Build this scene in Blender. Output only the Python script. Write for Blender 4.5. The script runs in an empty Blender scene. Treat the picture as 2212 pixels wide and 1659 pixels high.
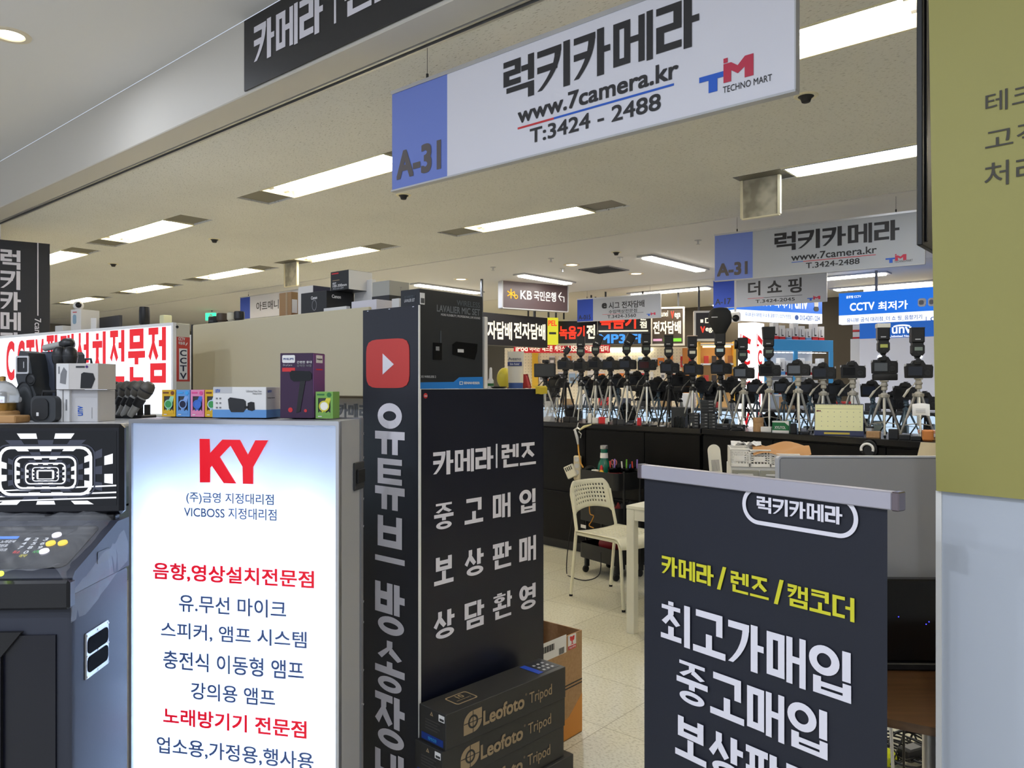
import bpy, bmesh, math, random
from mathutils import Vector, Matrix
random.seed(7)
C = bpy.context.scene.collection
S = bpy.context.scene
R = math.radians
# ---------------------------------------------------------------- camera, world, exposure
H, F, CX, HY = 1.43, 1662.0, 1106.0, 833.0            # eye height; focal length, centre column and horizon row in pixels
cd = bpy.data.cameras.new('camera'); cam = bpy.data.objects.new('camera', cd); C.objects.link(cam)
cam.location = (0, 0, H); cam.rotation_euler = (R(90), 0, 0)
cd.sensor_width = 36; cd.lens = F / 2212 * 36; cd.shift_y = 3.5 / 2212; cd.clip_start = .05; cd.clip_end = 100
S.camera = cam
w = bpy.data.worlds.new('world'); S.world = w; w.use_nodes = True
w.node_tree.nodes['Background'].inputs[0].default_value = (.76, .84, 1, 1)
w.node_tree.nodes['Background'].inputs[1].default_value = .62
S.view_settings.view_transform = 'Standard'; S.view_settings.look = 'None'
S.view_settings.exposure = 0.42; S.view_settings.gamma = 1.0; S.view_settings.use_curve_mapping = False
TUBE, LED, SPOT = 24.0, 12.0, 20.0                        # fluorescent tubes, led panels, aisle downlights (watt)
# ---------------------------------------------------------------- helpers
def lin(c):
    return tuple(((v / 255) / 12.92 if v / 255 <= .04045 else ((v / 255 + .055) / 1.055) ** 2.4) for v in c) + (1,)
MATS = {}
def mat(name, rgb, rough=.5, metal=0, emit=0, spec=.5, trans=0, alpha=1, noise=.02, scale=30, coat=0):
    if name in MATS: return MATS[name]
    m = bpy.data.materials.new(name); m.use_nodes = True; MATS[name] = m
    nt = m.node_tree; p = nt.nodes['Principled BSDF']; c = lin(rgb)
    p.inputs['Base Color'].default_value = c; p.inputs['Metallic'].default_value = metal
    p.inputs['Specular IOR Level'].default_value = spec; p.inputs['Coat Weight'].default_value = coat
    if emit:
        p.inputs['Emission Color'].default_value = c; p.inputs['Emission Strength'].default_value = emit
        p.inputs['Base Color'].default_value = tuple(v * .3 for v in c[:3]) + (1,)
    p.inputs['Transmission Weight'].default_value = trans; p.inputs['Alpha'].default_value = alpha
    tc = nt.nodes.new('ShaderNodeTexCoord'); n = nt.nodes.new('ShaderNodeTexNoise'); n.inputs['Scale'].default_value = scale
    mr = nt.nodes.new('ShaderNodeMapRange')
    mr.inputs['To Min'].default_value = max(0, rough - noise); mr.inputs['To Max'].default_value = min(1, rough + noise)
    nt.links.new(tc.outputs['Object'], n.inputs['Vector']); nt.links.new(n.outputs[0], mr.inputs['Value'])
    nt.links.new(mr.outputs[0], p.inputs['Roughness'])
    return m
def speckle(name, rgb, rgb2, scl, lo, hi, rough=.8, tiles=None, amount=1):
    m = bpy.data.materials.new(name); m.use_nodes = True; MATS[name] = m
    nt = m.node_tree; N = nt.nodes.new; L = nt.links.new; p = nt.nodes['Principled BSDF']
    tc = N('ShaderNodeTexCoord'); mp = N('ShaderNodeMapping'); mp.inputs['Scale'].default_value = scl
    no = N('ShaderNodeTexNoise'); no.inputs['Scale'].default_value = 1; no.inputs['Detail'].default_value = 3
    cr = N('ShaderNodeValToRGB'); cr.color_ramp.elements[0].position = lo; cr.color_ramp.elements[1].position = hi
    cr.color_ramp.elements[0].color = lin(rgb2); cr.color_ramp.elements[1].color = lin(rgb)
    L(tc.outputs['Object'], mp.inputs['Vector']); L(mp.outputs[0], no.inputs['Vector']); L(no.outputs[0], cr.inputs[0])
    big = N('ShaderNodeTexNoise'); big.inputs['Scale'].default_value = 1.3; big.inputs['Detail'].default_value = 4
    L(tc.outputs['Object'], big.inputs['Vector'])
    mx = N('ShaderNodeMixRGB'); mx.blend_type = 'MULTIPLY'; mx.inputs[0].default_value = .5
    mr = N('ShaderNodeMapRange'); mr.inputs['To Min'].default_value = .75; mr.inputs['To Max'].default_value = 1.15
    L(big.outputs[0], mr.inputs['Value']); L(cr.outputs[0], mx.inputs[1]); L(mr.outputs[0], mx.inputs[2])
    out = mx.outputs[0]
    if tiles:
        br = N('ShaderNodeTexBrick'); br.offset = 0; br.inputs['Scale'].default_value = 1
        br.inputs['Brick Width'].default_value = tiles; br.inputs['Row Height'].default_value = tiles
        br.inputs['Mortar Size'].default_value = .0022; br.inputs['Color1'].default_value = (1, 1, 1, 1)
        br.inputs['Color2'].default_value = (.93, .93, .93, 1); br.inputs['Mortar'].default_value = (.55, .53, .48, 1)
        L(tc.outputs['Object'], br.inputs['Vector'])
        m2 = N('ShaderNodeMixRGB'); m2.blend_type = 'MULTIPLY'; m2.inputs[0].default_value = 1
        L(out, m2.inputs[1]); L(br.outputs[0], m2.inputs[2]); out = m2.outputs[0]
    L(out, p.inputs['Base Color']); p.inputs['Roughness'].default_value = rough
    return m
def perforated(name, rgb, rgb2, scale, hole=.3, soot=0):   # a regular grid of punched holes, optionally stained
    m = bpy.data.materials.new(name); m.use_nodes = True; MATS[name] = m; nt = m.node_tree; N = nt.nodes.new; L = nt.links.new; p = nt.nodes['Principled BSDF']
    tc = N('ShaderNodeTexCoord'); vo = N('ShaderNodeTexVoronoi'); vo.inputs['Scale'].default_value = scale; vo.inputs['Randomness'].default_value = 0
    cr = N('ShaderNodeValToRGB'); cr.color_ramp.elements[0].position = hole; cr.color_ramp.elements[1].position = hole + .12; cr.color_ramp.elements[0].color = lin(rgb2); cr.color_ramp.elements[1].color = lin(rgb)
    L(tc.outputs['Object'], vo.inputs['Vector']); L(vo.outputs['Distance'], cr.inputs[0]); out = cr.outputs[0]
    if soot:
        no = N('ShaderNodeTexNoise'); no.inputs['Scale'].default_value = 9; c2 = N('ShaderNodeValToRGB'); c2.color_ramp.elements[0].position = .42; c2.color_ramp.elements[1].position = .62; c2.color_ramp.elements[1].color = (.28, .26, .22, 1); c2.color_ramp.elements[0].color = (1, 1, 1, 1)
        mx = N('ShaderNodeMixRGB'); mx.blend_type = 'MULTIPLY'; mx.inputs[0].default_value = soot; L(tc.outputs['Object'], no.inputs['Vector']); L(no.outputs[0], c2.inputs[0]); L(out, mx.inputs[1]); L(c2.outputs[0], mx.inputs[2]); out = mx.outputs[0]
    L(out, p.inputs['Base Color']); p.inputs['Roughness'].default_value = .45; return m
def wood(name, a, b, scl=(3, 30, 30)):
    m = speckle(name, a, b, scl, .3, .7, .35); return m

class MB:
    def __init__(s): s.bm = bmesh.new()
    def box(s, x0, x1, y0, y1, z0, z1, bev=0, M=None, seg=1):
        g = bmesh.ops.create_cube(s.bm, size=1)['verts']
        for v in g:
            v.co = Vector((x0 + (v.co.x + .5) * (x1 - x0), y0 + (v.co.y + .5) * (y1 - y0), z0 + (v.co.z + .5) * (z1 - z0)))
        if bev:
            es = list({e for v in g for e in v.link_edges})
            r = bmesh.ops.bevel(s.bm, geom=es, offset=bev, segments=seg, profile=.5, affect='EDGES')
            g = list({v for v in r['verts']})
        if M is not None: bmesh.ops.transform(s.bm, matrix=M, verts=g)
        return s
    def _ring(s, c, d, r, n):
        d = d.normalized(); a = d.orthogonal().normalized(); b = d.cross(a)
        return [s.bm.verts.new(c + (a * math.cos(2 * math.pi * k / n) + b * math.sin(2 * math.pi * k / n)) * r) for k in range(n)]
    def cyl(s, p0, p1, r0, r1=None, n=16):
        p0, p1 = Vector(p0), Vector(p1); r1 = r0 if r1 is None else r1; d = p1 - p0
        a, b = s._ring(p0, d, r0, n), s._ring(p1, d, r1, n)
        for k in range(n): s.bm.faces.new((a[k], a[(k + 1) % n], b[(k + 1) % n], b[k]))
        s.bm.faces.new(a[::-1]); s.bm.faces.new(b); return s
    def tube(s, pts, r, n=8):
        pts = [Vector(p) for p in pts]; rs = r if isinstance(r, (list, tuple)) else [r] * len(pts); prev = None; a0 = None
        for i, p in enumerate(pts):
            d = (pts[min(i + 1, len(pts) - 1)] - pts[max(i - 1, 0)]).normalized()
            if a0 is None: a0 = d.orthogonal().normalized()
            a0 = (a0 - d * a0.dot(d)).normalized(); b = d.cross(a0)
            ring = [s.bm.verts.new(p + (a0 * math.cos(2 * math.pi * k / n) + b * math.sin(2 * math.pi * k / n)) * rs[i]) for k in range(n)]
            if prev:
                for k in range(n): s.bm.faces.new((prev[k], prev[(k + 1) % n], ring[(k + 1) % n], ring[k]))
            else: s.bm.faces.new(ring[::-1])
            prev = ring
        s.bm.faces.new(prev); return s
    def lathe(s, prof, c=(0, 0, 0), n=20, M=None, sx=1, sy=1, ring=False):
        rings = []; c = Vector(c); new = []
        for r, z in prof:
            rings.append([s.bm.verts.new(c + Vector((math.cos(2 * math.pi * k / n) * r * sx, math.sin(2 * math.pi * k / n) * r * sy, z))) for k in range(n)])
            new += rings[-1]
        for a, b in zip(rings, rings[1:] + (rings[:1] if ring else [])):
            for k in range(n): s.bm.faces.new((a[k], a[(k + 1) % n], b[(k + 1) % n], b[k]))
        if not ring: s.bm.faces.new(rings[0][::-1]); s.bm.faces.new(rings[-1])
        if M is not None: bmesh.ops.transform(s.bm, matrix=M, verts=new)
        return s
    def ball(s, c, r, sx=1, sy=1, sz=1, n=16):
        prof = [(r * math.sin(math.pi * k / 10) + 1e-5, -r * sz * math.cos(math.pi * k / 10)) for k in range(11)]
        return s.lathe(prof, c, n, None, sx, sy)
    def prism(s, poly, y0, y1, M=None):           # polygon in x,z pushed along y
        a = [s.bm.verts.new((x, y0, z)) for x, z in poly]; b = [s.bm.verts.new((x, y1, z)) for x, z in poly]; n = len(poly)
        fs = [s.bm.faces.new(a), s.bm.faces.new(b[::-1])]
        for k in range(n): fs.append(s.bm.faces.new((a[(k + 1) % n], a[k], b[k], b[(k + 1) % n])))
        if M is not None: bmesh.ops.transform(s.bm, matrix=M, verts=a + b)
        return s
    def ringplate(s, outer, inner, y0, y1, M=None):  # frame between two outlines with the same number of points
        O0 = [s.bm.verts.new((x, y0, z)) for x, z in outer]; I0 = [s.bm.verts.new((x, y0, z)) for x, z in inner]
        O1 = [s.bm.verts.new((x, y1, z)) for x, z in outer]; I1 = [s.bm.verts.new((x, y1, z)) for x, z in inner]
        n = len(outer)
        for k in range(n):
            j = (k + 1) % n
            s.bm.faces.new((O0[k], O0[j], I0[j], I0[k])); s.bm.faces.new((O1[j], O1[k], I1[k], I1[j]))
            s.bm.faces.new((O0[j], O0[k], O1[k], O1[j])); s.bm.faces.new((I0[k], I0[j], I1[j], I1[k]))
        if M is not None: bmesh.ops.transform(s.bm, matrix=M, verts=O0 + I0 + O1 + I1)
        return s
    def quad(s, *ps): s.bm.faces.new([s.bm.verts.new(p) for p in ps]); return s
    def grid(s, nx, ny, fn):
        g = [[s.bm.verts.new(fn(i / nx, j / ny)) for j in range(ny + 1)] for i in range(nx + 1)]
        for i in range(nx):
            for j in range(ny): s.bm.faces.new((g[i][j], g[i + 1][j], g[i + 1][j + 1], g[i][j + 1]))
        return s
    def build(s, name, m, parent=None, smooth=True):
        me = bpy.data.meshes.new(name)
        bmesh.ops.recalc_face_normals(s.bm, faces=s.bm.faces[:])
        s.bm.to_mesh(me); s.bm.free(); me.materials.append(m)
        if smooth: me.shade_smooth(); me.set_sharp_from_angle(angle=R(32))
        o = bpy.data.objects.new(name, me); C.objects.link(o)
        if parent: o.parent = parent
        return o
def rrect(x0, x1, z0, z1, r, n=6, pinch=0):
    out = []
    for cx, cz, a in ((x1 - r, z1 - r, 0), (x0 + r, z1 - r, 90), (x0 + r, z0 + r, 180), (x1 - r, z0 + r, 270)):
        for k in range(n + 1):
            t = R(a + 90 * k / n); out.append((cx + r * math.cos(t), cz + r * math.sin(t)))
    return out
def tag(o, label, cat, group=None, kind=None):
    if label: o['label'] = label
    if cat: o['category'] = cat
    if group: o['group'] = group
    if kind: o['kind'] = kind
    return o
def thing(name, label, cat, loc=(0, 0, 0), rz=0, group=None):
    o = bpy.data.objects.new(name, None); C.objects.link(o); o.empty_display_size = .1
    o.location = loc; o.rotation_euler = (0, 0, R(rz)); return tag(o, label, cat, group)
def solid(name, label, cat, mb, m, loc, rz=0, group=None, smooth=True):
    o = mb.build(name, m, None, smooth); o.location = loc; o.rotation_euler = (0, 0, R(rz)); return tag(o, label, cat, group)
def struct(name, mb, m, parent=None, rz=0):
    o = mb.build(name, m, parent, False); o.rotation_euler = (0, 0, R(rz)); o['kind'] = 'structure'; return o
def bx(name, m, parent, x0, x1, y0, y1, z0, z1, bev=0):
    return MB().box(x0, x1, y0, y1, z0, z1, bev).build(name, m, parent)
def dup(o, parent=None):
    c = o.copy(); C.objects.link(c)
    if parent: c.parent = parent
    for ch in list(o.children): dup(ch, c)
    return c
# pixel measurements of the photograph turned into places on real planes
def at(px, py, Y): return Vector(((px - CX) / F * Y, Y, H + (HY - py) / F * Y))
def onfloor(px, py, z=0): Y = (H - z) * F / (py - HY); return Vector(((px - CX) / F * Y, Y, z))
U = Vector((math.sin(R(-49.5)), math.cos(R(-49.5)))); V = Vector((math.sin(R(40.5)), math.cos(R(40.5))))
TU, TV = -40.5, 49.5
def uv(u, v, z=0): return Vector((U.x * u + V.x * v, U.y * u + V.y * v, z))
def onv(v, px): s = (px - CX) / F; return v / (s * V.x + V.y)
def onu(u, px): s = (px - CX) / F; return u / (s * U.x + U.y)
class Fr:                                                # a vertical plane: a = metres to the right, z = metres above its base
    def __init__(s, px, Y, rz, zb=0):
        s.x, s.y, s.rz, s.zb = (px - CX) / F * Y, Y, rz, zb; s.c, s.s = math.cos(R(rz)), math.sin(R(rz)); s.loc = (s.x, s.y, zb)
    def a(s, px): t = (px - CX) / F; return (t * s.y - s.x) / (s.c - t * s.s)
    def z(s, px, py): return H + (HY - py) / F * (s.y + s.a(px) * s.s) - s.zb
    def p(s, px, py): return (s.a(px), s.z(px, py))
    def box(s, pxl, pyt, pyb, pxr): return s.a(pxl), s.a(pxr), s.z(pxl, pyb), s.z(pxl, pyt)
    def text(s, root, t, pxl, pyt, pyb, pxr, m, bold=0, y=-.0015, name='lettering'):
        return text(root, t, s.a(pxl), s.a(pxr), s.z(pxl, pyb), s.z(pxl, pyt), m, bold, y, name)
_tx = {}
BENCH = bpy.data.scenes.new('lettering_bench')           # glyph outlines are taken from here; removed at the end
def text(root, t, x0, x1, z0, z1, m, bold=0, y=-.0015, name='lettering', M=None, part=False):
    if t not in _tx:
        c = bpy.data.curves.new('t', 'FONT'); c.body = t; c.size = 1; c.resolution_u = 4
        o = bpy.data.objects.new('t', c); BENCH.collection.objects.link(o); 
        with bpy.context.temp_override(scene=BENCH, view_layer=BENCH.view_layers[0]): dg = bpy.context.evaluated_depsgraph_get()
        me = bpy.data.meshes.new_from_object(o.evaluated_get(dg))
        _tx[t] = ([v.co.copy() for v in me.vertices], [tuple(p.vertices) for p in me.polygons])
        bpy.data.objects.remove(o); bpy.data.curves.remove(c); bpy.data.meshes.remove(me)
    vs, fs = _tx[t]
    if ' ' in t and not part:                             # words set wide apart become lettering parts of their own
        lo, hi = min(v.x for v in vs) - bold, max(v.x for v in vs) + bold; ylo, yhi = min(v.y for v in vs) - bold, max(v.y for v in vs) + bold
        grp = sorted((min(vs[i].x for i in f), max(vs[i].x for i in f), f) for f in fs); cl = []
        for a, b, f in grp:
            if cl and a - cl[-1][1] < .19: cl[-1][1] = max(cl[-1][1], b); cl[-1][2].append(f)
            else: cl.append([a, b, [f]])
        if len(cl) > 1:
            X = lambda x: x0 + (x - lo) / (hi - lo) * (x1 - x0); Z = lambda z: z0 + (z - ylo) / (yhi - ylo) * (z1 - z0)
            for k, (a, b, ff) in enumerate(cl):
                ids = sorted({i for f in ff for i in f}); mp = {i: n for n, i in enumerate(ids)}; _tx[t + '#%d' % k] = ([vs[i] for i in ids], [tuple(mp[i] for i in f) for f in ff])
                ys = [vs[i].y for i in ids]; text(root, t + '#%d' % k, X(a - bold), X(b + bold), Z(min(ys) - bold), Z(max(ys) + bold), m, bold, y, name, M, True)
            return
    offs = [(0, 0)]
    if bold:
        b = bold
        offs = [(i * b, j * b) for i in (-1, 0, 1) for j in (-1, 0, 1)]
    lo = (min(v.x for v in vs) - bold, min(v.y for v in vs) - bold); hi = (max(v.x for v in vs) + bold, max(v.y for v in vs) + bold)
    sx, sz = (x1 - x0) / (hi[0] - lo[0]), (z1 - z0) / (hi[1] - lo[1]); V_, F_ = [], []
    for k, (dx, dz) in enumerate(offs):
        n = len(V_)
        V_ += [(x0 + (v.x + dx - lo[0]) * sx, y - k * 3e-5, z0 + (v.y + dz - lo[1]) * sz) for v in vs]
        F_ += [tuple(i + n for i in f) for f in fs]
    me = bpy.data.meshes.new(name); me.from_pydata(V_, [], F_); me.materials.append(m)
    if M is not None: me.transform(M)
    o = bpy.data.objects.new(name, me); C.objects.link(o); o.parent = root; return o
ORD = ['first', 'second', 'third', 'fourth', 'fifth', 'sixth', 'seventh', 'eighth', 'ninth', 'tenth', 'eleventh', 'twelfth', 'thirteenth', 'fourteenth', 'fifteenth', 'sixteenth', 'seventeenth', 'eighteenth', 'nineteenth', 'twentieth']
# ---------------------------------------------------------------- materials
WHITE = mat('white_paint', (232, 230, 226), .45); CREAM = mat('cream_board', (198, 187, 156), .45)
BLACK = mat('black_plastic', (18, 18, 20), .42); GLOSS = mat('black_gloss', (7, 8, 10), .12, noise=.006)
NAVY = mat('navy_board', (20, 23, 38), .3, noise=.006); DARK = mat('dark_grey', (52, 53, 56), .5)
CHAR = mat('charcoal', (34, 35, 38), .55); GREY = mat('mid_grey', (128, 128, 130), .5); LGREY = mat('light_grey', (190, 190, 192), .45)
STEEL = mat('satin_aluminium', (200, 200, 202), .32, .85); CHROME = mat('chrome', (225, 225, 228), .12, 1)
LETW = mat('white_vinyl', (232, 228, 236), .5); LETK = mat('black_vinyl', (38, 36, 38), .5)
RED = mat('red_print', (205, 40, 45), .45); BLUE = mat('blue_print', (30, 90, 190), .45); YEL = mat('yellow_vinyl', (225, 215, 40), .5)
PERI = mat('periwinkle_vinyl', (112, 132, 208), .5); COB = mat('cobalt_vinyl', (35, 75, 190), .5); SIGNW = mat('white_acrylic', (226, 224, 232), .4)
SIGNG = mat('pale_grey_acrylic', (178, 181, 187), .4); TAUPE = mat('grey_brown_vinyl', (92, 84, 84), .5)
PAPER = mat('white_card', (226, 224, 222), .6); KRAFT = speckle('kraft_card', (176, 140, 100), (166, 129, 90), (70, 70, 70), .35, .65, .75)
GLASS = mat('clear_glass', (235, 245, 245), .04, trans=1, noise=.01); CLEAR = mat('clear_film', (225, 228, 236), .14, alpha=.15, spec=.9, noise=.04)
RUBBER = mat('black_rubber', (24, 24, 24), .7); GOLD = mat('tan_print', (158, 136, 104), .5)
ACOUST = speckle('acoustic_tile', (232, 231, 226), (150, 147, 138), (46, 250, 60), .32, .39, .9)
PLASTER = mat('smooth_plaster', (232, 230, 228), .8, scale=6); TILE = speckle('vinyl_tile', (224, 221, 204), (188, 183, 162), (70, 120, 60), .32, .52, .32, .45)
# ---------------------------------------------------------------- heavy sign lettering drawn stroke by stroke
def _rc(a, b, c, d): return [(a, b), (c, b), (c, d), (a, d)]
def _ring(x0, y0, x1, y1, tv, th):
    cx, cy, rx, ry, out = (x0 + x1) / 2, (y0 + y1) / 2, (x1 - x0) / 2, (y1 - y0) / 2, []
    tv, th = min(tv, rx * .72), min(th, ry * .68); P = lambda k, a, b: (cx + a * math.cos(k * math.pi / 14), cy + b * math.sin(k * math.pi / 14))
    for k in range(28): out.append([P(k, rx, ry), P(k + 1, rx, ry), P(k + 1, rx - tv, ry - th), P(k, rx - tv, ry - th)])
    return out
def _sl(x0, y0, x1, y1, tv):
    tv = min(tv, (x1 - x0) * .30); cx, h = (x0 + x1) / 2, y1 - y0; e = tv * .5
    return [[(cx - e, y1), (cx + e, y1), (cx + e, y1 - .3 * h), (x0 + tv * .75, y0), (x0, y0 + .16 * h), (cx - e, y1 - .38 * h)], [(cx + e * .4, y1 - .28 * h), (x1, y0 + .16 * h), (x1 - tv * .75, y0), (cx - e * .3, y1 - .66 * h)]]
def _kleg(x0, y0, x1, y1, tv):
    q = []; n = 8
    for k in range(n + 1): s = k / n; q.append((x1 - (x1 - x0 - tv * .75) * s ** 2.3, y1 - (y1 - y0) * s))
    return [[(a[0] - tv * (1 - .25 * k / n), a[1]), a, b, (b[0] - tv * (1 - .25 * (k + 1) / n), b[1])] for k, (a, b) in enumerate(zip(q, q[1:]))]
def _cons(c, x0, y0, x1, y1, tv, th, vert):
    h, w = y1 - y0, x1 - x0; tv = min(tv, w * .36); t = lambda n: min(th, h / (n * 1.5 - .2)); m = (y0 + y1) / 2
    if c == 'ㄱ': return [_rc(x0, y1 - t(2), x1, y1)] + (_kleg(x0, y0, x1, y1, tv) if vert else [_rc(x1 - tv, y0, x1, y1)])
    if c == 'ㅋ': return [_rc(x0, y1 - t(3), x1, y1)] + (_kleg(x0, y0, x1, y1, tv) if vert else [_rc(x1 - tv, y0, x1, y1)]) + [_rc(x0, m - t(3) * .35, x1 - tv * .6, m + t(3) * .65)]
    if c == 'ㄴ': return [_rc(x0, y0, x0 + tv, y1), _rc(x0, y0, x1, y0 + t(2))]
    if c in 'ㄷㅌ': a = [_rc(x0, y0, x0 + tv, y1), _rc(x0, y0, x1, y0 + t(3)), _rc(x0, y1 - t(3), x1, y1)]; return a + ([_rc(x0, m - t(3) / 2, x1 - w * .04, m + t(3) / 2)] if c == 'ㅌ' else [])
    if c == 'ㄹ': k = t(3); return [_rc(x0, y1 - k, x1, y1), _rc(x1 - tv, m, x1, y1), _rc(x0, m - k / 2, x1, m + k / 2), _rc(x0, y0, x0 + tv, m), _rc(x0, y0, x1, y0 + k)]
    if c == 'ㅁ': k = t(2); return [_rc(x0, y0, x0 + tv, y1), _rc(x1 - tv, y0, x1, y1), _rc(x0, y0, x1, y0 + k), _rc(x0, y1 - k, x1, y1)]
    if c == 'ㅂ': k = t(2.4); return [_rc(x0, y0, x0 + tv, y1), _rc(x1 - tv, y0, x1, y1), _rc(x0, y0, x1, y0 + k), _rc(x0, m - k * .2, x1, m + k * .8)]
    if c == 'ㅅ': return _sl(x0, y0, x1, y1, tv)
    if c == 'ㅇ': return _ring(x0, y0, x1, y1, tv, th)
    if c == 'ㅈ': k = t(3); return [_rc(x0, y1 - k, x1, y1)] + _sl(x0, y0, x1, y1 - k * .6, tv)
    if c == 'ㅊ': k = t(4.2); return [_rc(x0 + w * .36, y1 - k, x1 - w * .36, y1), _rc(x0, y1 - 2.2 * k, x1, y1 - 1.15 * k)] + _sl(x0, y0, x1, y1 - 1.9 * k, tv)
    if c == 'ㅍ': k = t(2); return [_rc(x0, y1 - k, x1, y1), _rc(x0, y0, x1, y0 + k), _rc(x0 + w * .17, y0, x0 + w * .17 + tv * .8, y1), _rc(x1 - w * .17 - tv * .8, y0, x1 - w * .17, y1)]
    if c == 'ㅎ': k = t(4); return [_rc(x0 + w * .3, y1 - k, x1 - w * .3, y1), _rc(x0, y1 - 2.25 * k, x1, y1 - 1.2 * k)] + _ring(x0 + w * .06, y0, x1 - w * .06, y1 - 2.5 * k, tv, k)
CHO, JUNG, JONG = 'ㄱㄲㄴㄷㄸㄹㅁㅂㅃㅅㅆㅇㅈㅉㅊㅋㅌㅍㅎ', 'ㅏㅐㅑㅒㅓㅔㅕㅖㅗㅘㅙㅚㅛㅜㅝㅞㅟㅠㅡㅢㅣ', ' ㄱㄲㄳㄴㄵㄶㄷㄹㄺㄻㄼㄽㄾㄿㅀㅁㅂㅄㅅㅆㅇㅈㅊㅋㅌㅍㅎ'
def syllable(ch, tv, th):
    i = ord(ch) - 0xAC00; c, v, f = CHO[i // 588], JUNG[i % 588 // 28], JONG[i % 28]; has = f != ' '; g = .045; out = []
    if v in 'ㅏㅑㅓㅕㅣㅐㅔ':
        yb = .40 if has else 0; xr = {'ㅏ': .60, 'ㅑ': .60, 'ㅓ': .56, 'ㅕ': .56, 'ㅣ': .72, 'ㅐ': .47, 'ㅔ': .44}[v]; m = yb + (1 - yb) * .52; k = th * .9
        out += _cons(c, 0, yb if has else .04, xr, 1 if has else .97, tv, th, True); xs = xr + g; y0 = yb - (.0 if has else .03)
        if v == 'ㅏ': out += [_rc(xs, y0, xs + tv, 1), _rc(xs, m - k / 2, 1, m + k / 2)]
        if v == 'ㅑ': out += [_rc(xs, y0, xs + tv, 1), _rc(xs, m - k * 1.15, 1, m - k * .25), _rc(xs, m + k * .35, 1, m + k * 1.25)]
        if v == 'ㅓ': out += [_rc(.98 - tv, y0, .98, 1), _rc(xr + .02 - .0, m - k / 2, .98, m + k / 2)]
        if v == 'ㅕ': out += [_rc(.98 - tv, y0, .98, 1), _rc(xr - .06, m - k * 1.2, .98, m - k * .3), _rc(xr - .06, m + k * .35, .98, m + k * 1.25)]
        if v == 'ㅣ': out += [_rc(.97 - tv, y0, .97, 1)]
        if v == 'ㅐ': t2 = tv * .82; out += [_rc(xs, y0 + .03, xs + t2, .98), _rc(1 - t2, y0, 1, 1), _rc(xs, m - k / 2, 1, m + k / 2)]
        if v == 'ㅔ': t2 = tv * .82; out += [_rc(1 - t2, y0, 1, 1), _rc(1 - 2 * t2 - g, y0 + .03, 1 - t2 - g, .98), _rc(xr - .06, m - k / 2, 1 - t2 - g, m + k / 2)]
        if has: out += _cons(f, .10, 0, .98, .355, tv, th, False)
    elif v in 'ㅗㅛㅜㅠㅡ':
        if has: yc, y0, y1, jf = .63, .34, .59, .30
        else: yc, y0, y1, jf = (.5 if v != 'ㅡ' else .33), 0, (.45 if v != 'ㅡ' else .22), 0
        out += _cons(c, .09, yc, .91, 1, tv, th, False); k = min(th, (y1 - y0) * .55)
        if v == 'ㅡ': out += [_rc(0, y0 + (y1 - y0 - k) / 2 * (1 if has else 0), 1, y0 + (y1 - y0 - k) / 2 * (1 if has else 0) + k)]
        if v in 'ㅗㅛ': out += [_rc(0, y0, 1, y0 + k)] + [_rc(a - tv * .5, y0, a + tv * .5, y1 + (.03 if not has else 0)) for a in ((.5,) if v == 'ㅗ' else (.32, .68))]
        if v in 'ㅜㅠ': out += [_rc(0, y1 - k, 1, y1)] + [_rc(a - tv * .5, y0, a + tv * .5, y1) for a in ((.5,) if v == 'ㅜ' else (.32, .68))]
        if has: out += _cons(f, .1, 0, .9, jf, tv, th, False)
    else:                                                 # vowels that wrap below and to the right
        yb = .36 if has else 0; out += _cons(c, .03, yb + (1 - yb) * .42, .66, 1, tv, th * .85, False); k = th * .8; yl = yb + (1 - yb) * (.06 if not has else .0)
        out += [_rc(0, yl, .70, yl + k), _rc(.35 - tv / 2, yl, .35 + tv / 2, yb + (1 - yb) * .39)]
        if v == 'ㅚ': out += [_rc(.98 - tv, yb, .98, 1)]
        if v == 'ㅘ': m = yb + (1 - yb) * .55; out += [_rc(.745, yb, .745 + tv * .85, 1), _rc(.745, m - k / 2, 1, m + k / 2)]
        if has: out += _cons(f, .12, 0, .96, .31, tv, th, False)
    return out
def hangul(root, s, x0, x1, z0, z1, m, tv=.185, th=.15, y=-.0015, M=None, gap=.08, name='lettering'):
    n = len(s); cw = (x1 - x0) / (n + (n - 1) * gap); V_, F_ = [], []; q = 0
    for i, ch in enumerate(s):
        xa = x0 + i * cw * (1 + gap)
        for poly in syllable(ch, tv, th):
            k = len(V_); V_ += [(xa + a * cw, y - (q % 12) * 2e-5, z0 + b * (z1 - z0)) for a, b in poly]; F_.append(tuple(range(k, k + len(poly)))); q += 1
    me = bpy.data.meshes.new(name); me.from_pydata(V_, [], F_); me.materials.append(m)
    if M is not None: me.transform(M)
    o = bpy.data.objects.new(name, me); C.objects.link(o); o.parent = root; return o
def _fh(s, root, t, pxl, pyt, pyb, pxr, m, tv=.185, th=.15, y=-.0015): return hangul(root, t, s.a(pxl), s.a(pxr), s.z(pxl, pyb), s.z(pxl, pyt), m, tv, th, y)
Fr.hangul = _fh
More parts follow.
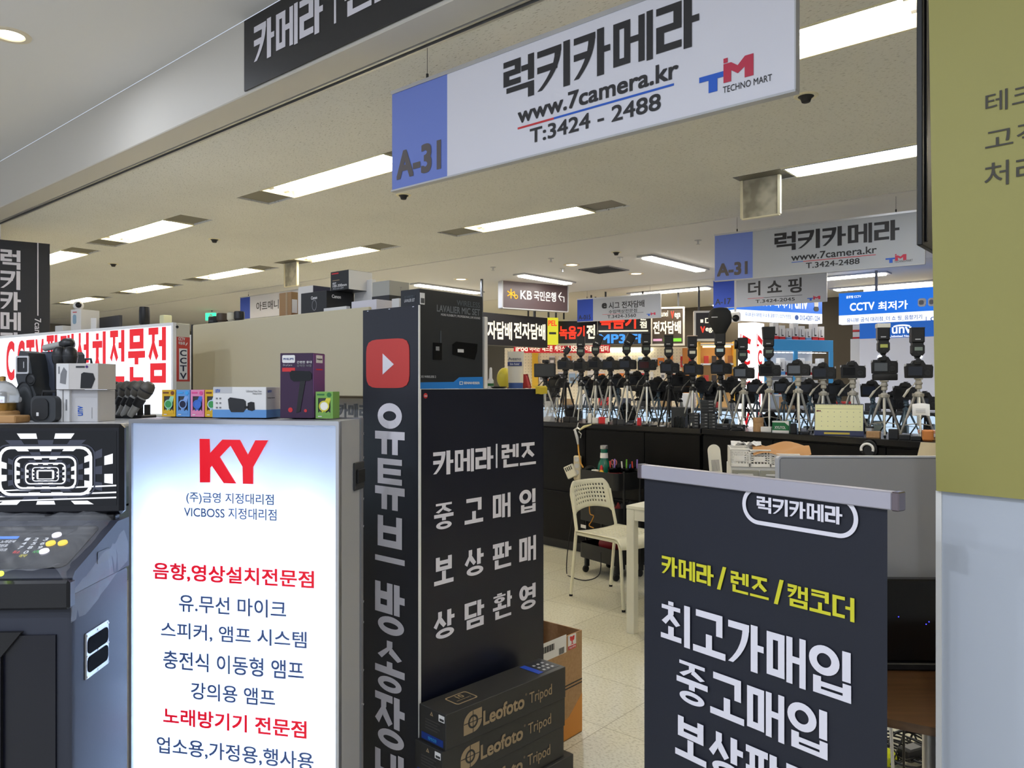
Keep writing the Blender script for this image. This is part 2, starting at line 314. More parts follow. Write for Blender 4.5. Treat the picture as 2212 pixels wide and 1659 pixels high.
# ================================================================ the setting
def slab(name, u0, u1, v0, v1, z0, z1, m): return struct(name, MB().box(-u1, -u0, v0, v1, z0, z1), m, None, TU)
ZC, ZA = 2.70, 3.03
slab('floor', -9, 18, -4, 17, -.05, 0, TILE)
rowA = [(-1.95, -.75), (.62, 1.84), (3.28, 4.5), (5.88, 7.05), (7.95, 9.15), (10.3, 11.5)]
rowB = [(-1.4, -.3), (.58, 1.73), (3.2, 4.32), (5.63, 6.74), (7.6, 8.72), (9.73, 10.78), (11.85, 12.95)]
VA, VB = (2.745, 3.0), (4.445, 4.69)
mb = MB()
for v0, v1 in ((1.985, VA[0]), (VA[1], VB[0]), (VB[1], 5.49)): mb.box(-18, 9, v0, v1, ZC, ZC + .06)
for row, (v0, v1) in ((rowA, VA), (rowB, VB)):
    e = -9
    for a, b in row + [(18.3, 19)]:
        mb.box(-(a - .3), -e, v0, v1, ZC, ZC + .06); e = b + .3
struct('ceiling', mb, ACOUST, None, TU)
slab('ceiling_over_aisle', -9, 18, 5.515, 8.49, ZC, ZC + .05, PLASTER)
slab('ceiling_far', -9, 18, 8.505, 17, ZC, ZC + .05, mat('far_tile', (226, 222, 210), .85))
slab('ceiling_seam', -9, 18, 5.4, 5.6, ZC + .051, ZC + .07, BLACK); slab('ceiling_seam_far', -9, 18, 8.4, 8.6, ZC + .051, ZC + .07, BLACK)
slab('ceiling_walkway', -9, 18, -4, 1.8, ZA, ZA + .05, PLASTER)
struct('wall_fascia', MB().box(-18, 9, 1.8, 1.95, ZC, ZA, .004), mat('fascia_paint', (212, 207, 198), .55), None, TU)
slab('trim_1', -9, 18, 1.951, 1.962, ZC - .004, ZC + .03, STEEL); slab('trim_2', -9, 18, 1.978, 1.99, ZC - .006, ZC + .03, STEEL)
slab('trim_3', -9, 18, 1.95, 1.99, ZC + .031, ZC + .05, BLACK)
slab('wall_back', -9, 18, 16.4, 16.5, 0, ZC, mat('back_wall_paint', (150, 146, 140), .7))
slab('wall_left', 17.4, 17.5, 1.8, 17, 0, ZC, mat('side_wall_paint', (120, 114, 106), .7))
slab('wall_right_far', -5.6, -5.5, 1.8, 17, 0, ZC, WHITE)
# ================================================================ ceiling lights and small ceiling things
TUBEW = mat('warm_tube', (255, 246, 229), .4, emit=TUBE); TUBEC = mat('cool_tube', (238, 246, 255), .4, emit=LED)
TUBEN = mat('neutral_tube', (255, 248, 236), .4, emit=TUBE); REFL = mat('troffer_reflector', (236, 228, 196), .4)
PERF = perforated('perforated_metal', (128, 124, 110), (40, 39, 36), 110, .3)
def perfgrille(t, x0, x1, y0, y1, z=0):
    g = MB().box(x0, x1, y0, y1, z, z + .006).build('grille', PERF, t); bx('grille_rim', REFL, g, x0, x1, y0, y0 + .008, z - .004, z)
    return g
def troffer(u0, u1, vr, label, led=False, tube=TUBEW, hung=None):
    L, W = u1 - u0, vr[1] - vr[0]; p = uv((u0 + u1) / 2, (vr[0] + vr[1]) / 2, ZC)
    t = thing('ceiling_light', label, 'light', p, TU, 'recessed lights in the shop ceiling')
    h = MB(); w2 = W / 2 - .004; L2 = L / 2
    prof = [(-w2, -.003), (-w2 - .012, -.003), (-w2 - .012, .0), (-w2, .09), (w2, .09), (w2 + .012, 0), (w2 + .012, -.003), (w2, -.003), (w2 - .03, .085), (-w2 + .03, .085)]
    h.prism([(y, z) for y, z in prof], -L2, L2, Matrix.Rotation(R(90), 4, 'Z'))
    h.box(-L2, -L2 + .004, -w2, w2, 0, .09); h.box(L2 - .004, L2, -w2, w2, 0, .09)
    h.build('housing', REFL, t)
    if led:
        bx('diffuser', TUBEC, t, -L2 + .012, L2 - .012, -w2 + .012, w2 - .012, .0, .01)
        bx('diffuser_frame', LGREY, t, -L2, L2, -w2, -w2 + .012, -.006, .0)
    else:
        for y in (-.055, .055):
            tb = MB().cyl((-L2 + .06, y, .036), (L2 - .06, y, .036), .016, n=10).build('tube', tube, t)
            for s in (-1, 1): MB().cyl((s * (L2 - .004), y, .036), (s * (L2 - .06), y, .036), .0168, n=10).build('tube_cap', LGREY, tb)
    for s in (-1, 1):
        if hung == s: continue
        perfgrille(t, s * L2 if s > 0 else -L2 - .3, L2 + .3 if s > 0 else -L2, -w2, w2, .012)
    bx('vent_box', DARK, t, -L2 - .3, -L2, -w2, w2, .03, .05) if hung != -1 else None
    return t
la = ['tube light at the end of the nearest row, hidden by the yellow poster', 'large twin tube light glowing behind the upper right end of the big hanging sign', 'twin tube light just left of the big hanging sign with its tube ends showing',
      'twin tube light above the dark pillar board and the glowing red lettered sign', 'twin tube light cut by the edge of the black pillar board', 'tube light beyond the black pillar board, out of sight']
lb = ['tube light at the far end of the second row by the yellow poster', 'cool white flat panel light left of the hanging sign mount', 'tube light below the big hanging sign with open vents at both ends', 'tube light with a metal flap hanging below its left end',
      'tube light above the stack of lens boxes, fourth along the far row', 'small tube light left of the lens boxes, fifth along the far row', 'smallest tube light of the far row beside the black pillar board']
for (a, b), l in list(zip(rowA, la))[:6]: troffer(a, b, VA, l)
for k, ((a, b), l) in enumerate(zip(rowB, lb)): troffer(a, b, VB, l, led=(k == 1), hung=(-1 if k in (1, 3) else None))
# perforated metal flaps hanging open from two of the lights
for fu, label, wid, hh in ((1.9, 'perforated metal flap with sooty stain hanging beside the cool panel light', .235, .235), (6.9, 'small metal flap hanging below the left end of a ceiling tube light', .22, .24)):
    t = thing('ceiling_flap', label, 'flap', uv(fu, 4.565, ZC), TU, 'open flaps below ceiling lights')
    MB().box(-wid / 2, wid / 2, -.006, 0, -hh, .0).build('flap', perforated('sooty_perforated%g' % fu, (196, 190, 170), (56, 54, 48), 105, .26, .6), t)
    m_ = MB()
    for s in (-1, 1): m_.box(s * wid / 2 - .008, s * wid / 2 + .008, -.012, .012, -hh, .0)
    m_.box(-wid / 2, wid / 2, -.012, .012, -hh - .008, -hh); m_.build('rim', REFL, t)
    bx('hinge_plate', PERF, t, -.18, .2, -.11, .11, .001, .012)
def strip(u, v0, v1, label, along='V', wd=.11, m=TUBEN, z=ZC):
    p = uv(u, (v0 + v1) / 2, z) if along == 'V' else uv((v0 + v1) / 2, u, z)
    t = thing('ceiling_light', label, 'light', p, TV if along == 'V' else TU, 'strip lights beyond the shop'); L = abs(v1 - v0) / 2
    bx('housing', LGREY, t, -L - .05, L + .05, -wd / 2 - .03, wd / 2 + .03, -.018, 0, .003); bx('diffuser', m, t, -L, L, -wd / 2, wd / 2, -.03, -.018, .004)
strip(3.88, 6.57, 7.7, 'slanting strip light on the white ceiling left of the hanging blue and white signs')
strip(5.6, 6.72, 7.62, 'strip light just above the dark bank arrow sign')
strip(7.1, 6.5, 7.6, 'strip light above the black microphone set carton')
strip(1.6, 6.5, 7.6, 'strip light on the white ceiling hidden behind the second shop sign')
for u0, u1, v, l in ((4.5, 5.6, 9.13, 'strip light above the cigarette shop hanging sign'), (2.42, 3.1, 9.25, 'strip light beside the second hanging sign right end'), (2.2, 3.32, 10.4, 'strip light just above the blue signs at right'),
                     (6.9, 8.0, 9.2, 'faint strip light behind the lens boxes'), (9.2, 10.3, 9.2, 'distant strip light above the glowing red lettered sign'), (11.4, 12.6, 9.2, 'distant strip light near the green exit sign'),
                     (6.3, 7.4, 10.6, 'distant strip light behind the white board shelf'), (8.8, 9.9, 11.5, 'distant strip light right of the exit sign'), (12.2, 13.4, 10.6, 'distant strip light left of the exit sign'), (4.3, 5.4, 11.2, 'strip light over the recorder shop'), (10.4, 12, 13.4, 'farthest strip light in the dim hall')):
    strip(v, u0, u1, l, 'U', .15, TUBEW)
def downlight(u, v, z, label, pw=SPOT, seen=True):
    t = thing('downlight', label, 'light', uv(u, v, z), TU, 'recessed downlights')
    MB().lathe([(.058, -.001), (.062, -.006), (.085, -.006), (.088, 0), (.058, 0)], n=28, ring=True).build('trim_ring', mat('ring', (238, 226, 200), .35), t)
    MB().lathe([(.0, -.0012), (.057, -.0012), (.057, -.0002), (.0, -.0002)], n=28).build('lens', mat('downlight_lens', (255, 240, 214), .4, emit=5), t)
    if pw:
        l = bpy.data.lights.new('downlight_lamp', 'AREA'); l.shape = 'DISK'; l.size = .11; l.energy = pw; l.color = (.80, .87, 1)
        o = bpy.data.objects.new('downlight_lamp', l); C.objects.link(o); o.parent = t; o.location = (0, 0, -.012)
downlight(4.02, 1.18, ZA, 'round downlight in the walkway ceiling at upper left', 5)
for u, v_ in ((3.2, -.9), (1.4, -.9), (-.4, -.9), (2.4, -2.4), (.4, -2.4)): downlight(u, v_, ZA, 'round downlight in the walkway ceiling above the viewer')
for u, v, l in ((4.77, 6.55, 'round downlight left of the square air vent'), (4.59, 7.54, 'round downlight right of the square air vent'), (6.42, 6.58, 'round downlight above the black microphone set carton')): downlight(u, v, ZC, l, 8)
t = thing('ceiling_vent', 'square grey air vent between two round downlights', 'vent', uv(4.7, 7.05, ZC), TU)
bx('vent_frame', GREY, t, -.2, .2, -.2, .2, -.01, 0); m_ = MB()
for k in range(9): m_.box(-.18, .18, -.18 + k * .04, -.165 + k * .04, -.014, -.01)
m_.build('louvres', DARK, t)
for u, v, l in ((1.21, 3.4, 'black smoke detector below the big hanging sign right end'), (3.88, 3.43, 'black smoke detector below the big hanging sign left end'), (6.3, 3.4, 'black smoke detector between two tube lights at left'), (8.37, 3.4, 'small smoke detector near the black pillar board'), (4.0, 6.21, 'small smoke detector on the white aisle ceiling')):
    t = thing('smoke_detector', l, 'smoke detector', uv(u, v, ZC), 0, 'smoke detectors')
    MB().lathe([(.048, -.004), (.052, 0), (.03, 0)], n=20).build('base_plate', REFL, t); MB().lathe([(.014, -.03), (.018, -.028), (.024, -.012), (.034, -.004)], n=16).build('sensor', CHAR, t)
for k_, (px, py) in enumerate(((1508, 519), (1190, 558), (1340, 556), (1215, 580), (1065, 577), (1170, 598))):
    Y = 1.27 * F / (HY - py); p = at(px, py, Y); p.z = ZC
    t = thing('sprinkler_head', 'small sprinkler head on the white aisle ceiling, %s by nearness' % ORD[k_], 'sprinkler', p, 0, 'sprinkler heads')
    MB().lathe([(.03, -.004), (.032, 0)], n=14).build('flange', LGREY, t); MB().cyl((0, 0, 0), (0, 0, -.035), .008).cyl((0, 0, -.035), (0, 0, -.038), .018).build('nozzle', STEEL, t)
# ================================================================ hanging signs
TMB, TMR = mat('logo_blue', (20, 90, 200), .45), mat('logo_red', (196, 40, 70), .45)
def tmlogo(t, f, pxl, pyt, pyb, pxr, y=-.002):
    a0, a1, z0, z1 = f.box(pxl, pyt, pyb, pxr); g = lambda P: [(a0 + x * (a1 - a0), z0 + z * (z1 - z0)) for x, z in P]
    MB().prism(g([(0, .6), (.46, .6), (.46, .42), (.345, .42), (.345, 0), (.18, 0), (.18, .42), (0, .42)]), y, y + .001).build('logo_mark', TMB, t)
    MB().prism(g([(.46, .2), (.46, .82), (.6, .82), (.72, .66), (.85, .9), (1, .9), (1, .2), (.845, .2), (.845, .56), (.72, .4), (.6, .56), (.6, .2)]), y, y + .001).prism(g([(.46, .85), (.535, .85), (.535, 1), (.46, 1)]), y, y + .001).build('logo_mark', TMR, t)
def hsign(label, f, pxr, pyt, pyb, blue, pxb, white, wires=True, thick=.02, rim=True):
    a1, z1 = f.a(pxr), f.z(CX + f.x / f.y * F, pyt); t = thing('hanging_sign', label, 'sign', f.loc, f.rz, 'hanging shop signs'); ab = f.a(pxb)
    bx('panel', white, t, ab, a1, 0, thick, 0, z1); bx('colour_field', blue, t, 0, ab, 0, thick, 0, z1)
    if rim: bx('rail', STEEL, t, -.004, a1 + .004, -.004, thick + .004, z1, z1 + .014); bx('edge_strip', LGREY, t, -.003, a1 + .003, -.0035, thick + .0035, -.006, 0); bx('end_strip', LGREY, t, a1, a1 + .004, -.0035, thick + .0035, 0, z1)
    if wires:
        for k in (.12, .88):
            wv = MB().tube([(a1 * k, thick / 2, z1 + .012), (a1 * k, thick / 2, ZC - f.zb)], .0012, 5).build('wire', DARK, t)
            MB().cyl((a1 * k, thick / 2, z1 + .012), (a1 * k, thick / 2, z1 + .035), .005, n=8).build('wire_clip', BLACK, wv)
    return t
def uline(t, f, pxl, pxm, pxr, pyl, m1, m2, h):
    z = f.z(pxl, pyl)
    bx('underline', m1, t, f.a(pxl), f.a(pxm), -.002, -.0005, z - h, z); bx('underline', m2, t, f.a(pxm), f.a(pxr), -.002, -.0005, z - h, z)
f = Fr(847, onv(1.975, 847), TU); f.zb = f.z(847, 411); f.loc = (f.x, f.y, f.zb)
t = hsign('large white and blue hanging shop sign in front, nearest the viewer', f, 1717, 205, 411, PERI, 966, SIGNW)
f.text(t, 'A-31', 857, 329, 390, 953, TAUPE, .035)
f.hangul(t, '럭키카메라', 1088, 137, 226, 1511, LETK, .19, .15); f.text(t, 'www.7camera.kr', 1119, 233, 268, 1466, LETK, .022)
f.text(t, 'T:3424 - 2488', 1145, 279, 311, 1428, LETK, .016); uline(t, f, 1119, 1197, 1456, 276, RED, TMB, .006)
tmlogo(t, f, 1511, 143, 207, 1628); f.text(t, 'TECHNO MART', 1562, 188, 202, 1668, LETK, .004)
f = Fr(1544, onv(5.5, 1544), -36.5); f.zb = f.z(1544, 607); f.loc = (f.x, f.y, f.zb)
t = hsign('smaller white and periwinkle hanging shop sign farther back, above the grey one', f, 1997, 510, 607, PERI, 1626, SIGNG)
f.text(t, 'A-31', 1549, 570, 598, 1615, TAUPE, .035); f.hangul(t, '럭키카메라', 1673, 505, 544, 1943, LETK, .185, .15)
f.text(t, 'www.7camera.kr', 1709, 549, 564, 1894, LETK, .014); f.text(t, 'T.3424-2488', 1741, 568, 580, 1857, LETK, .012); uline(t, f, 1710, 1735, 1892, 566.5, TMB, RED, .004)
tmlogo(t, f, 1913, 551, 569, 1958); f.text(t, 'TECHNO-MART', 1932, 563, 568, 1972, TAUPE, .002)
f = Fr(1541, onv(8.5, 1541), -38); f.zb = f.z(1541, 666); f.loc = (f.x, f.y, f.zb)
t = hsign('grey and cobalt hanging sign just below the periwinkle one', f, 1785, 607, 666, COB, 1587, SIGNG)
f.text(t, 'A-17', 1545, 646, 659, 1579, LETK, .015); f.text(t, '더 쇼 핑', 1616, 609, 640, 1732, LETK, .022); f.text(t, 'T.3424-2045', 1632, 648, 655, 1717, LETK, .012)
uline(t, f, 1615, 1650, 1733, 645, RED, LETK, .005); tmlogo(t, f, 1744, 640, 650, 1772)
f = Fr(1247, onv(8.5, 1247), -35); f.zb = f.z(1247, 695); f.loc = (f.x, f.y, f.zb)
t = hsign('grey and cobalt hanging sign of the electronic cigarette shop', f, 1426.5, 648, 695, COB, 1281, SIGNG)
f.text(t, 'A-015', 1250, 681, 691, 1276, LETK, .012); f.text(t, 'e', 1300, 655, 667, 1311, LETK, .04); f.text(t, '시그 전자담배', 1315, 653, 668, 1392, LETK, .02)
f.text(t, '수입액상전문점', 1315, 670, 677.5, 1376, LETK, .012); f.text(t, 'T.3424-3560', 1312, 681, 688, 1374, LETK, .01); uline(t, f, 1301, 1340, 1390, 679.5, RED, LETK, .004); tmlogo(t, f, 1397, 675, 683, 1416)
f = Fr(519, onv(5.6, 519), TU); f.zb = f.z(519, 690); f.loc = (f.x, f.y, f.zb)
t = hsign('white and blue hanging sign partly hidden behind the brown parcel and lens boxes', f, 668, 644, 690, COB, 540, SIGNW)
f.text(t, '아트매니', 554, 653, 672, 602, LETK, .01)
# bank arrow sign, lit from inside
f = Fr(1086, 9.3, 32); f.zb = f.z(1086, 664); f.loc = (f.x, f.y, f.zb)
t = thing('arrow_sign', 'dark brown bank direction sign with yellow star and white arrow', 'sign', f.loc, f.rz); a1, z1 = f.a(1226), f.z(1086, 604)
bx('panel', mat('bank_brown', (84, 66, 68), .35), t, 0, a1, 0, .08, 0, z1, .004); m_ = MB().ringplate(rrect(-.012, a1 + .012, -.012, z1 + .012, .02), rrect(.0, a1, 0, z1, .014), -.008, .088); m_.build('frame', LGREY, t)
bx('hanger', STEEL, t, -.02, a1 + .02, .0, .08, z1 + .012, z1 + .06); bx('hanger_post', STEEL, t, a1 * .45, a1 * .55, .02, .06, z1 + .06, ZC - f.zb)
GLOW = mat('lit_white', (250, 244, 236), .5, emit=.7); GLY = mat('lit_yellow', (250, 180, 40), .5, emit=.9)
f.text(t, 'KB', 1124, 627, 646, 1149, GLOW, .012); f.text(t, '국민은행', 1153, 628, 649, 1201, GLOW, .02); m_ = MB(); cx, cz = f.p(1103.5, 634.5); rr = .058
for k in range(6): a = R(60 * k + 30); m_.tube([(cx, -.003, cz), (cx + rr * math.cos(a), -.003, cz + rr * math.sin(a))], .007, 6)
cx2, cz2 = f.p(1114.5, 641); m_.tube([(cx2 + .022 * math.cos(R(k * 30)), -.003, cz2 + .022 * math.sin(R(k * 30))) for k in range(13)], .006, 6); m_.tube([(cx2 - .022, -.003, cz2 + .05), (cx2 - .022, -.003, cz2)], .006, 6)
m_.build('star_emblem', GLY, t)
m_ = MB(); P = lambda px, py: (f.p(px, py)[0], -.003, f.p(px, py)[1]); m_.tube([P(1212, 632), P(1206.5, 640), P(1212, 650)], .006, 6); m_.tube([P(1207, 640), P(1218, 642), P(1218, 653)], .006, 6); m_.build('arrow', GLOW, t)
# black poster on the fascia
f = Fr(530, onv(1.797, 530), TU, ZC); t = thing('fascia_poster', 'black poster with huge white lettering high on the fascia', 'poster', f.loc, f.rz)
bx('board', mat('poster_black', (40, 38, 38), .5), t, 0, 3.4, -.006, .0, .012, ZA - ZC - .012)
x0, x1, z0, z1 = f.box(552, 58, 139, 701); f.hangul(t, '카메라', 552, 58, 139, 701, LETW, .2, .16, -.0075)
bx('divider', LETW, t, f.a(725), f.a(729), -.0075, -.006, z0, z1); xa = f.a(748); hangul(t, '렌즈', xa, xa + (x1 - x0) * .68, z0, z1, LETW, .2, .16, -.0075)
# ================================================================ foreground: the glowing lightbox
def hit(px, py, p0, n):
    d = Vector(((px - CX) / F, 1, (HY - py) / F)); o = Vector((0, 0, H)); return o + d * ((p0 - o).dot(n) / d.dot(n))
MTOP = Matrix.Rotation(R(-90), 4, 'X')                   # lays lettering flat on a top face
f = Fr(280, 2.24, -12.25); KW = f.a(733); KZ = 1.333; KX = f
t = thing('lightbox_sign', 'tall glowing white lightbox with red and blue lettering in front', 'sign', f.loc, f.rz)
m_ = MB().box(0, KW, .132, .136, 0, KZ).box(0, .004, .005, .132, 0, KZ).box(KW - .004, KW, .005, .132, 0, KZ).box(.004, KW - .004, .005, .132, KZ - .004, KZ).box(.004, KW - .004, .005, .132, 0, .004)
m_.build('case', mat('case_grey', (170, 170, 174), .4), t)
m_ = MB().ringplate(rrect(0, KW, 0, KZ, .004, 2), rrect(.009, KW - .009, .02, KZ - .012, .003, 2), -.004, .014); m_.build('front_frame', STEEL, t)
KYF = bpy.data.materials.new('milky_acrylic'); KYF.use_nodes = True; nt = KYF.node_tree; nt.nodes.remove(nt.nodes['Principled BSDF'])
a_, b_, m1 = nt.nodes.new('ShaderNodeBsdfTranslucent'), nt.nodes.new('ShaderNodeBsdfDiffuse'), nt.nodes.new('ShaderNodeMixShader'); a_.inputs[0].default_value = b_.inputs[0].default_value = (.86, .89, .93, 1)
m1.inputs[0].default_value = .3; nt.links.new(a_.outputs[0], m1.inputs[1]); nt.links.new(b_.outputs[0], m1.inputs[2]); nt.links.new(m1.outputs[0], nt.nodes['Material Output'].inputs[0])
MB().quad((.006, .004, .012), (KW - .006, .004, .012), (KW - .006, .004, KZ - .006), (.006, .004, KZ - .006)).build('light_face', KYF, t)
KT = mat('inner_tube', (190, 216, 255), .4, emit=17)
for x in (.17, .5, .83): MB().cyl((KW * x, .088, .06), (KW * x, .088, 1.16 if x == .5 else 1.12), .012, n=10).build('inner_tube', KT, t)
bx('rear_door', mat('case_dark', (120, 120, 126), .45), t, 0, KW + .004, .137, .157, 0, KZ + .004, .003)
s_ = MB()
for z in (1.29, 1.22, 1.1, 1.02, .8, .74, .6, .5): s_.cyl((KW + .003, .149, z), (KW + .009, .149, z), .003, n=8)
s_.build('screw', CHROME, t)
lt = bx('latch', DARK, t, KW, KW + .006, .09, .158, 1.13, 1.21, .002); bx('latch_bolt', BLACK, lt, KW + .006, KW + .012, .1, .15, 1.15, 1.19, .002)
LR = mat('backlit_red', (222, 8, 34), .5, emit=.66); LB = mat('backlit_slate', (66, 86, 134), .5, emit=.42)
ky = [(1365, 278), (1430, 279), (1433, 378), (1520, 283), (1637, 285), (1693, 388), (1745, 288), (1830, 288), (1728, 470), (1728, 586), (1660, 584), (1658, 468), (1575, 322), (1500, 402), (1612, 583), (1530, 580), (1448, 460), (1434, 475), (1434, 575), (1367, 575)]
MB().prism([f.p(x / 3.16, 860 + y / 3.16) for x, y in ky], -.002, .0015).build('logo', LR, t)
for s, a, b, c, d, m, bd in (('(주)금영 지정대리점', 402, 1062, 1088, 591, LB, .012), ('VICBOSS 지정대리점', 397, 1093, 1117, 597, LB, .012), ('음향,영상설치전문점', 330, 1214, 1252, 678, LR, .024), ('유.무선 마이크', 386, 1283, 1321, 618, LB, .014),
                             ('스피커, 앰프 시스템', 347, 1342, 1378, 662, LB, .014), ('충전식 이동형 앰프', 352, 1404, 1444, 656, LB, .014), ('강의용 앰프', 412, 1473, 1510, 594, LB, .014), ('노래방기기 전문점', 352, 1527, 1564, 662, LR, .024), ('업소용,가정용,행사용', 338, 1590, 1628, 677, LB, .014)):
    f.text(t, s, a, c - (c - b), c, d, m, bd, .001)
# ---- cartons along its top
def wbox(px0, px1, pyt, body, hood, face, ring, label, tilt=0):
    fb = Fr(px0, 2.33 - (px0 - 350) * .00045, -12 + tilt, KZ + .004); wd = fb.a(px1); hh = fb.z(px0, pyt)
    t = thing('watch_carton', label, 'box', fb.loc, fb.rz, 'small window cartons on the lightbox'); bm = mat('carton_' + body[0], body[1], .5)
    win = [(wd * .14, hh * .22), (wd * .86, hh * .22), (wd * .86, hh * .76), (wd * .14, hh * .76)]
    b = MB(); b.box(0, wd, .004, .05, 0, hh, .001); b.ringplate([(0, 0), (wd, 0), (wd, hh), (0, hh)], win, 0, .005); b.build('carton', bm, t, False)
    bx('backing', DARK, t, wd * .14, wd * .86, .0025, .0035, hh * .22, hh * .76)
    M = Matrix.Translation((wd / 2, 0, hh * .46)) @ Matrix.Rotation(R(90), 4, 'X'); r = wd * .3
    wt = MB().lathe([(r * .78, 0), (r, .0), (r, .0022), (r * .78, .0022)], n=20, M=M, ring=True).build('watch_ring', ring, t)
    MB().lathe([(.0, 0), (r * .76, .0), (r * .76, .0016), (0, .0016)], n=20, M=M).build('watch_face', face, wt)
    MB().prism([(wd * .5 - r * .55, hh * .22), (wd * .5 + r * .2, hh * .22), (wd * .5 + r * .9, hh * .5), (wd * .86, hh * .70), (wd * .86, hh * .76), (wd * .62, hh * .76), (wd * .5 - r * .2, hh * .55)], .0, .0022).build('strap', ring, wt)
    bx('title_bar', hood, t, wd * .08, wd * .5, -.0008, 0, hh * .86, hh * .92); MB().lathe([(0, 0), (wd * .13, 0), (wd * .13, .001), (0, .001)], n=14, M=Matrix.Translation((wd * .78, 0, hh * .88)) @ Matrix.Rotation(R(90), 4, 'X')).build('round_badge', hood, t)
    z = MB(); n = 6
    z.prism([(wd * .14, hh * .1)] + [(wd * (.14 + .72 * (k / n)), hh * (.2 if k % 2 == 0 else .27)) for k in range(n + 1)] + [(wd * .86, hh * .1)], -.0008, 0); z.build('wavy_border', bm, t)
    bx('foot_print', PAPER, t, wd * .14, wd * .36, -.0008, 0, hh * .06, hh * .09); return t
cy, cb, cp, cg = ('yellow', (214, 168, 24)), ('blue', (96, 150, 208)), ('pink', (222, 132, 172)), ('green', (120, 168, 78))
MINT = mat('mint_rubber', (150, 210, 175), .5); SKY = mat('sky_rubber', (130, 165, 220), .5); ROY = mat('royal_rubber', (60, 110, 200), .5); SAL = mat('pale_blue_rubber', (190, 210, 225), .5); LIM = mat('yellow_rubber', (215, 205, 60), .5)
BRN = mat('brown_print', (110, 60, 25), .5); GRN = mat('green_face', (60, 150, 80), .4); DKB = mat('navy_face', (25, 30, 60), .3); LBL = mat('azure_print', (60, 160, 225), .5); MAG = mat('magenta_print', (215, 70, 135), .5); DGR = mat('deep_green', (40, 110, 55), .5)
wbox(350, 379, 842, cy, BRN, GRN, MINT, 'yellow watch carton with mint ringed green watch, at the left end of the row')
wbox(381, 410, 842, cb, LBL, DKB, SKY, 'blue watch carton between the yellow and pink ones'); wbox(412, 441, 842, cp, MAG, ROY, ROY, 'pink watch carton right of the blue one')
wbox(443, 472, 842, cy, BRN, GRN, SAL, 'yellow watch carton partly hidden by the white camera carton')
wbox(682, 719, 846, cg, DGR, mat('daisy', (240, 238, 225), .5), LIM, 'green watch carton with daisy watch right of the purple dryer carton', 3)
fb = Fr(460, 2.25, -10, KZ + .004); wd, hh = fb.a(575), fb.z(460, 836); t = thing('camera_carton', 'white and blue security camera carton lying on the lightbox', 'box', fb.loc, fb.rz)
b = bx('carton', PAPER, t, 0, wd, 0, .085, 0, hh, .0012); UB = mat('carton_blue', (20, 110, 176), .5); bx('blue_band', UB, t, -.0008, wd + .0008, -.0008, .0858, -.0, hh * .26)
bx('lid_flap', LGREY, t, wd * .01, wd * .36, -.0008, 0, hh * .8, hh * .995); text(t, 'unv', wd * .05, wd * .14, hh * .82, hh * .93, BLUE, .01, -.0016)
text(t, 'Unlimited New View', wd * .63, wd * .92, hh * .83, hh * .9, GREY, .006); text(t, 'Analog Camera', wd * .75, wd * .92, hh * .75, hh * .81, BLACK, .006)
cam_ = MB().prism([(wd * x, hh * z) for x, z in ((.29, .6), (.33, .66), (.58, .6), (.62, .54), (.63, .3), (.58, .18), (.35, .18), (.31, .3))], -.002, 0).build('camera_picture', CHAR, t)
MB().prism([(wd * x, hh * z) for x, z in ((.66, .48), (.72, .52), (.78, .5), (.79, .26), (.74, .22), (.66, .26))], -.002, 0).box(wd * .6, wd * .68, -.002, 0, hh * .3, hh * .38).build('mount_picture', BLACK, cam_)
i_ = MB(); [i_.box(wd * (.06 + .065 * (k % 2)), wd * (.09 + .065 * (k % 2)), -.0014, 0, hh * (.6 - .15 * (k // 2)), hh * (.65 - .15 * (k // 2))) for k in range(6)]; i_.build('icon', GREY, t)
MS = Matrix.Translation((wd, 0, 0)) @ Matrix.Rotation(R(90), 4, 'Z'); text(t, 'unv', .006, .03, hh * .82, hh * .9, BLUE, .01, M=MS); text(t, 'Analog Camera', .005, .05, hh * .62, hh * .67, DARK, .01, M=MS)
fb = Fr(605, 2.215, -12, KZ + .004); wd, hh = fb.a(676), fb.z(605, 763); t = thing('hair_dryer_carton', 'tall purple hair dryer carton standing on the lightbox', 'box', fb.loc, fb.rz)
PU = mat('plum_card', (52, 22, 58), .35); LI = mat('lilac_card', (112, 72, 128), .4)
bx('carton', PU, t, 0, wd, 0, .075, 0, hh, .0012); bx('side_panel', LI, t, wd - .0002, wd + .0009, .001, .074, .002, hh - .002)
MB().prism(rrect(wd * .07, wd * .46, hh * .85, hh * .97, .004, 4), -.001, 0).build('name_shield', PAPER, t); text(t, 'PHILIPS', wd * .11, wd * .42, hh * .895, hh * .925, mat('deep_blue', (30, 50, 130), .5), .02)
text(t, 'DryCare', wd * .1, wd * .38, hh * .795, hh * .83, LGREY, .004); bx('red_tag', RED, t, wd * .07, wd * .46, -.0009, 0, hh * .715, hh * .775); text(t, '간편한 휴대', wd * .52, wd * .97, hh * .84, hh * .88, PAPER, .01); text(t, '강력한 바람', wd * .52, wd * .97, hh * .785, hh * .825, GREY, .006)
dr = MB(); dr.prism([(wd * x, hh * z) for x, z in ((.3, .69), (.36, .73), (.9, .72), (.97, .68), (.97, .6), (.88, .575), (.42, .565), (.33, .6))], -.0022, 0); dr = dr.build('dryer_picture', GLOSS, t)
MB().prism([(wd * x, hh * z) for x, z in ((.62, .575), (.78, .575), (.62, .1), (.5, .08))], -.0018, 0).build('handle_picture', BLACK, dr)
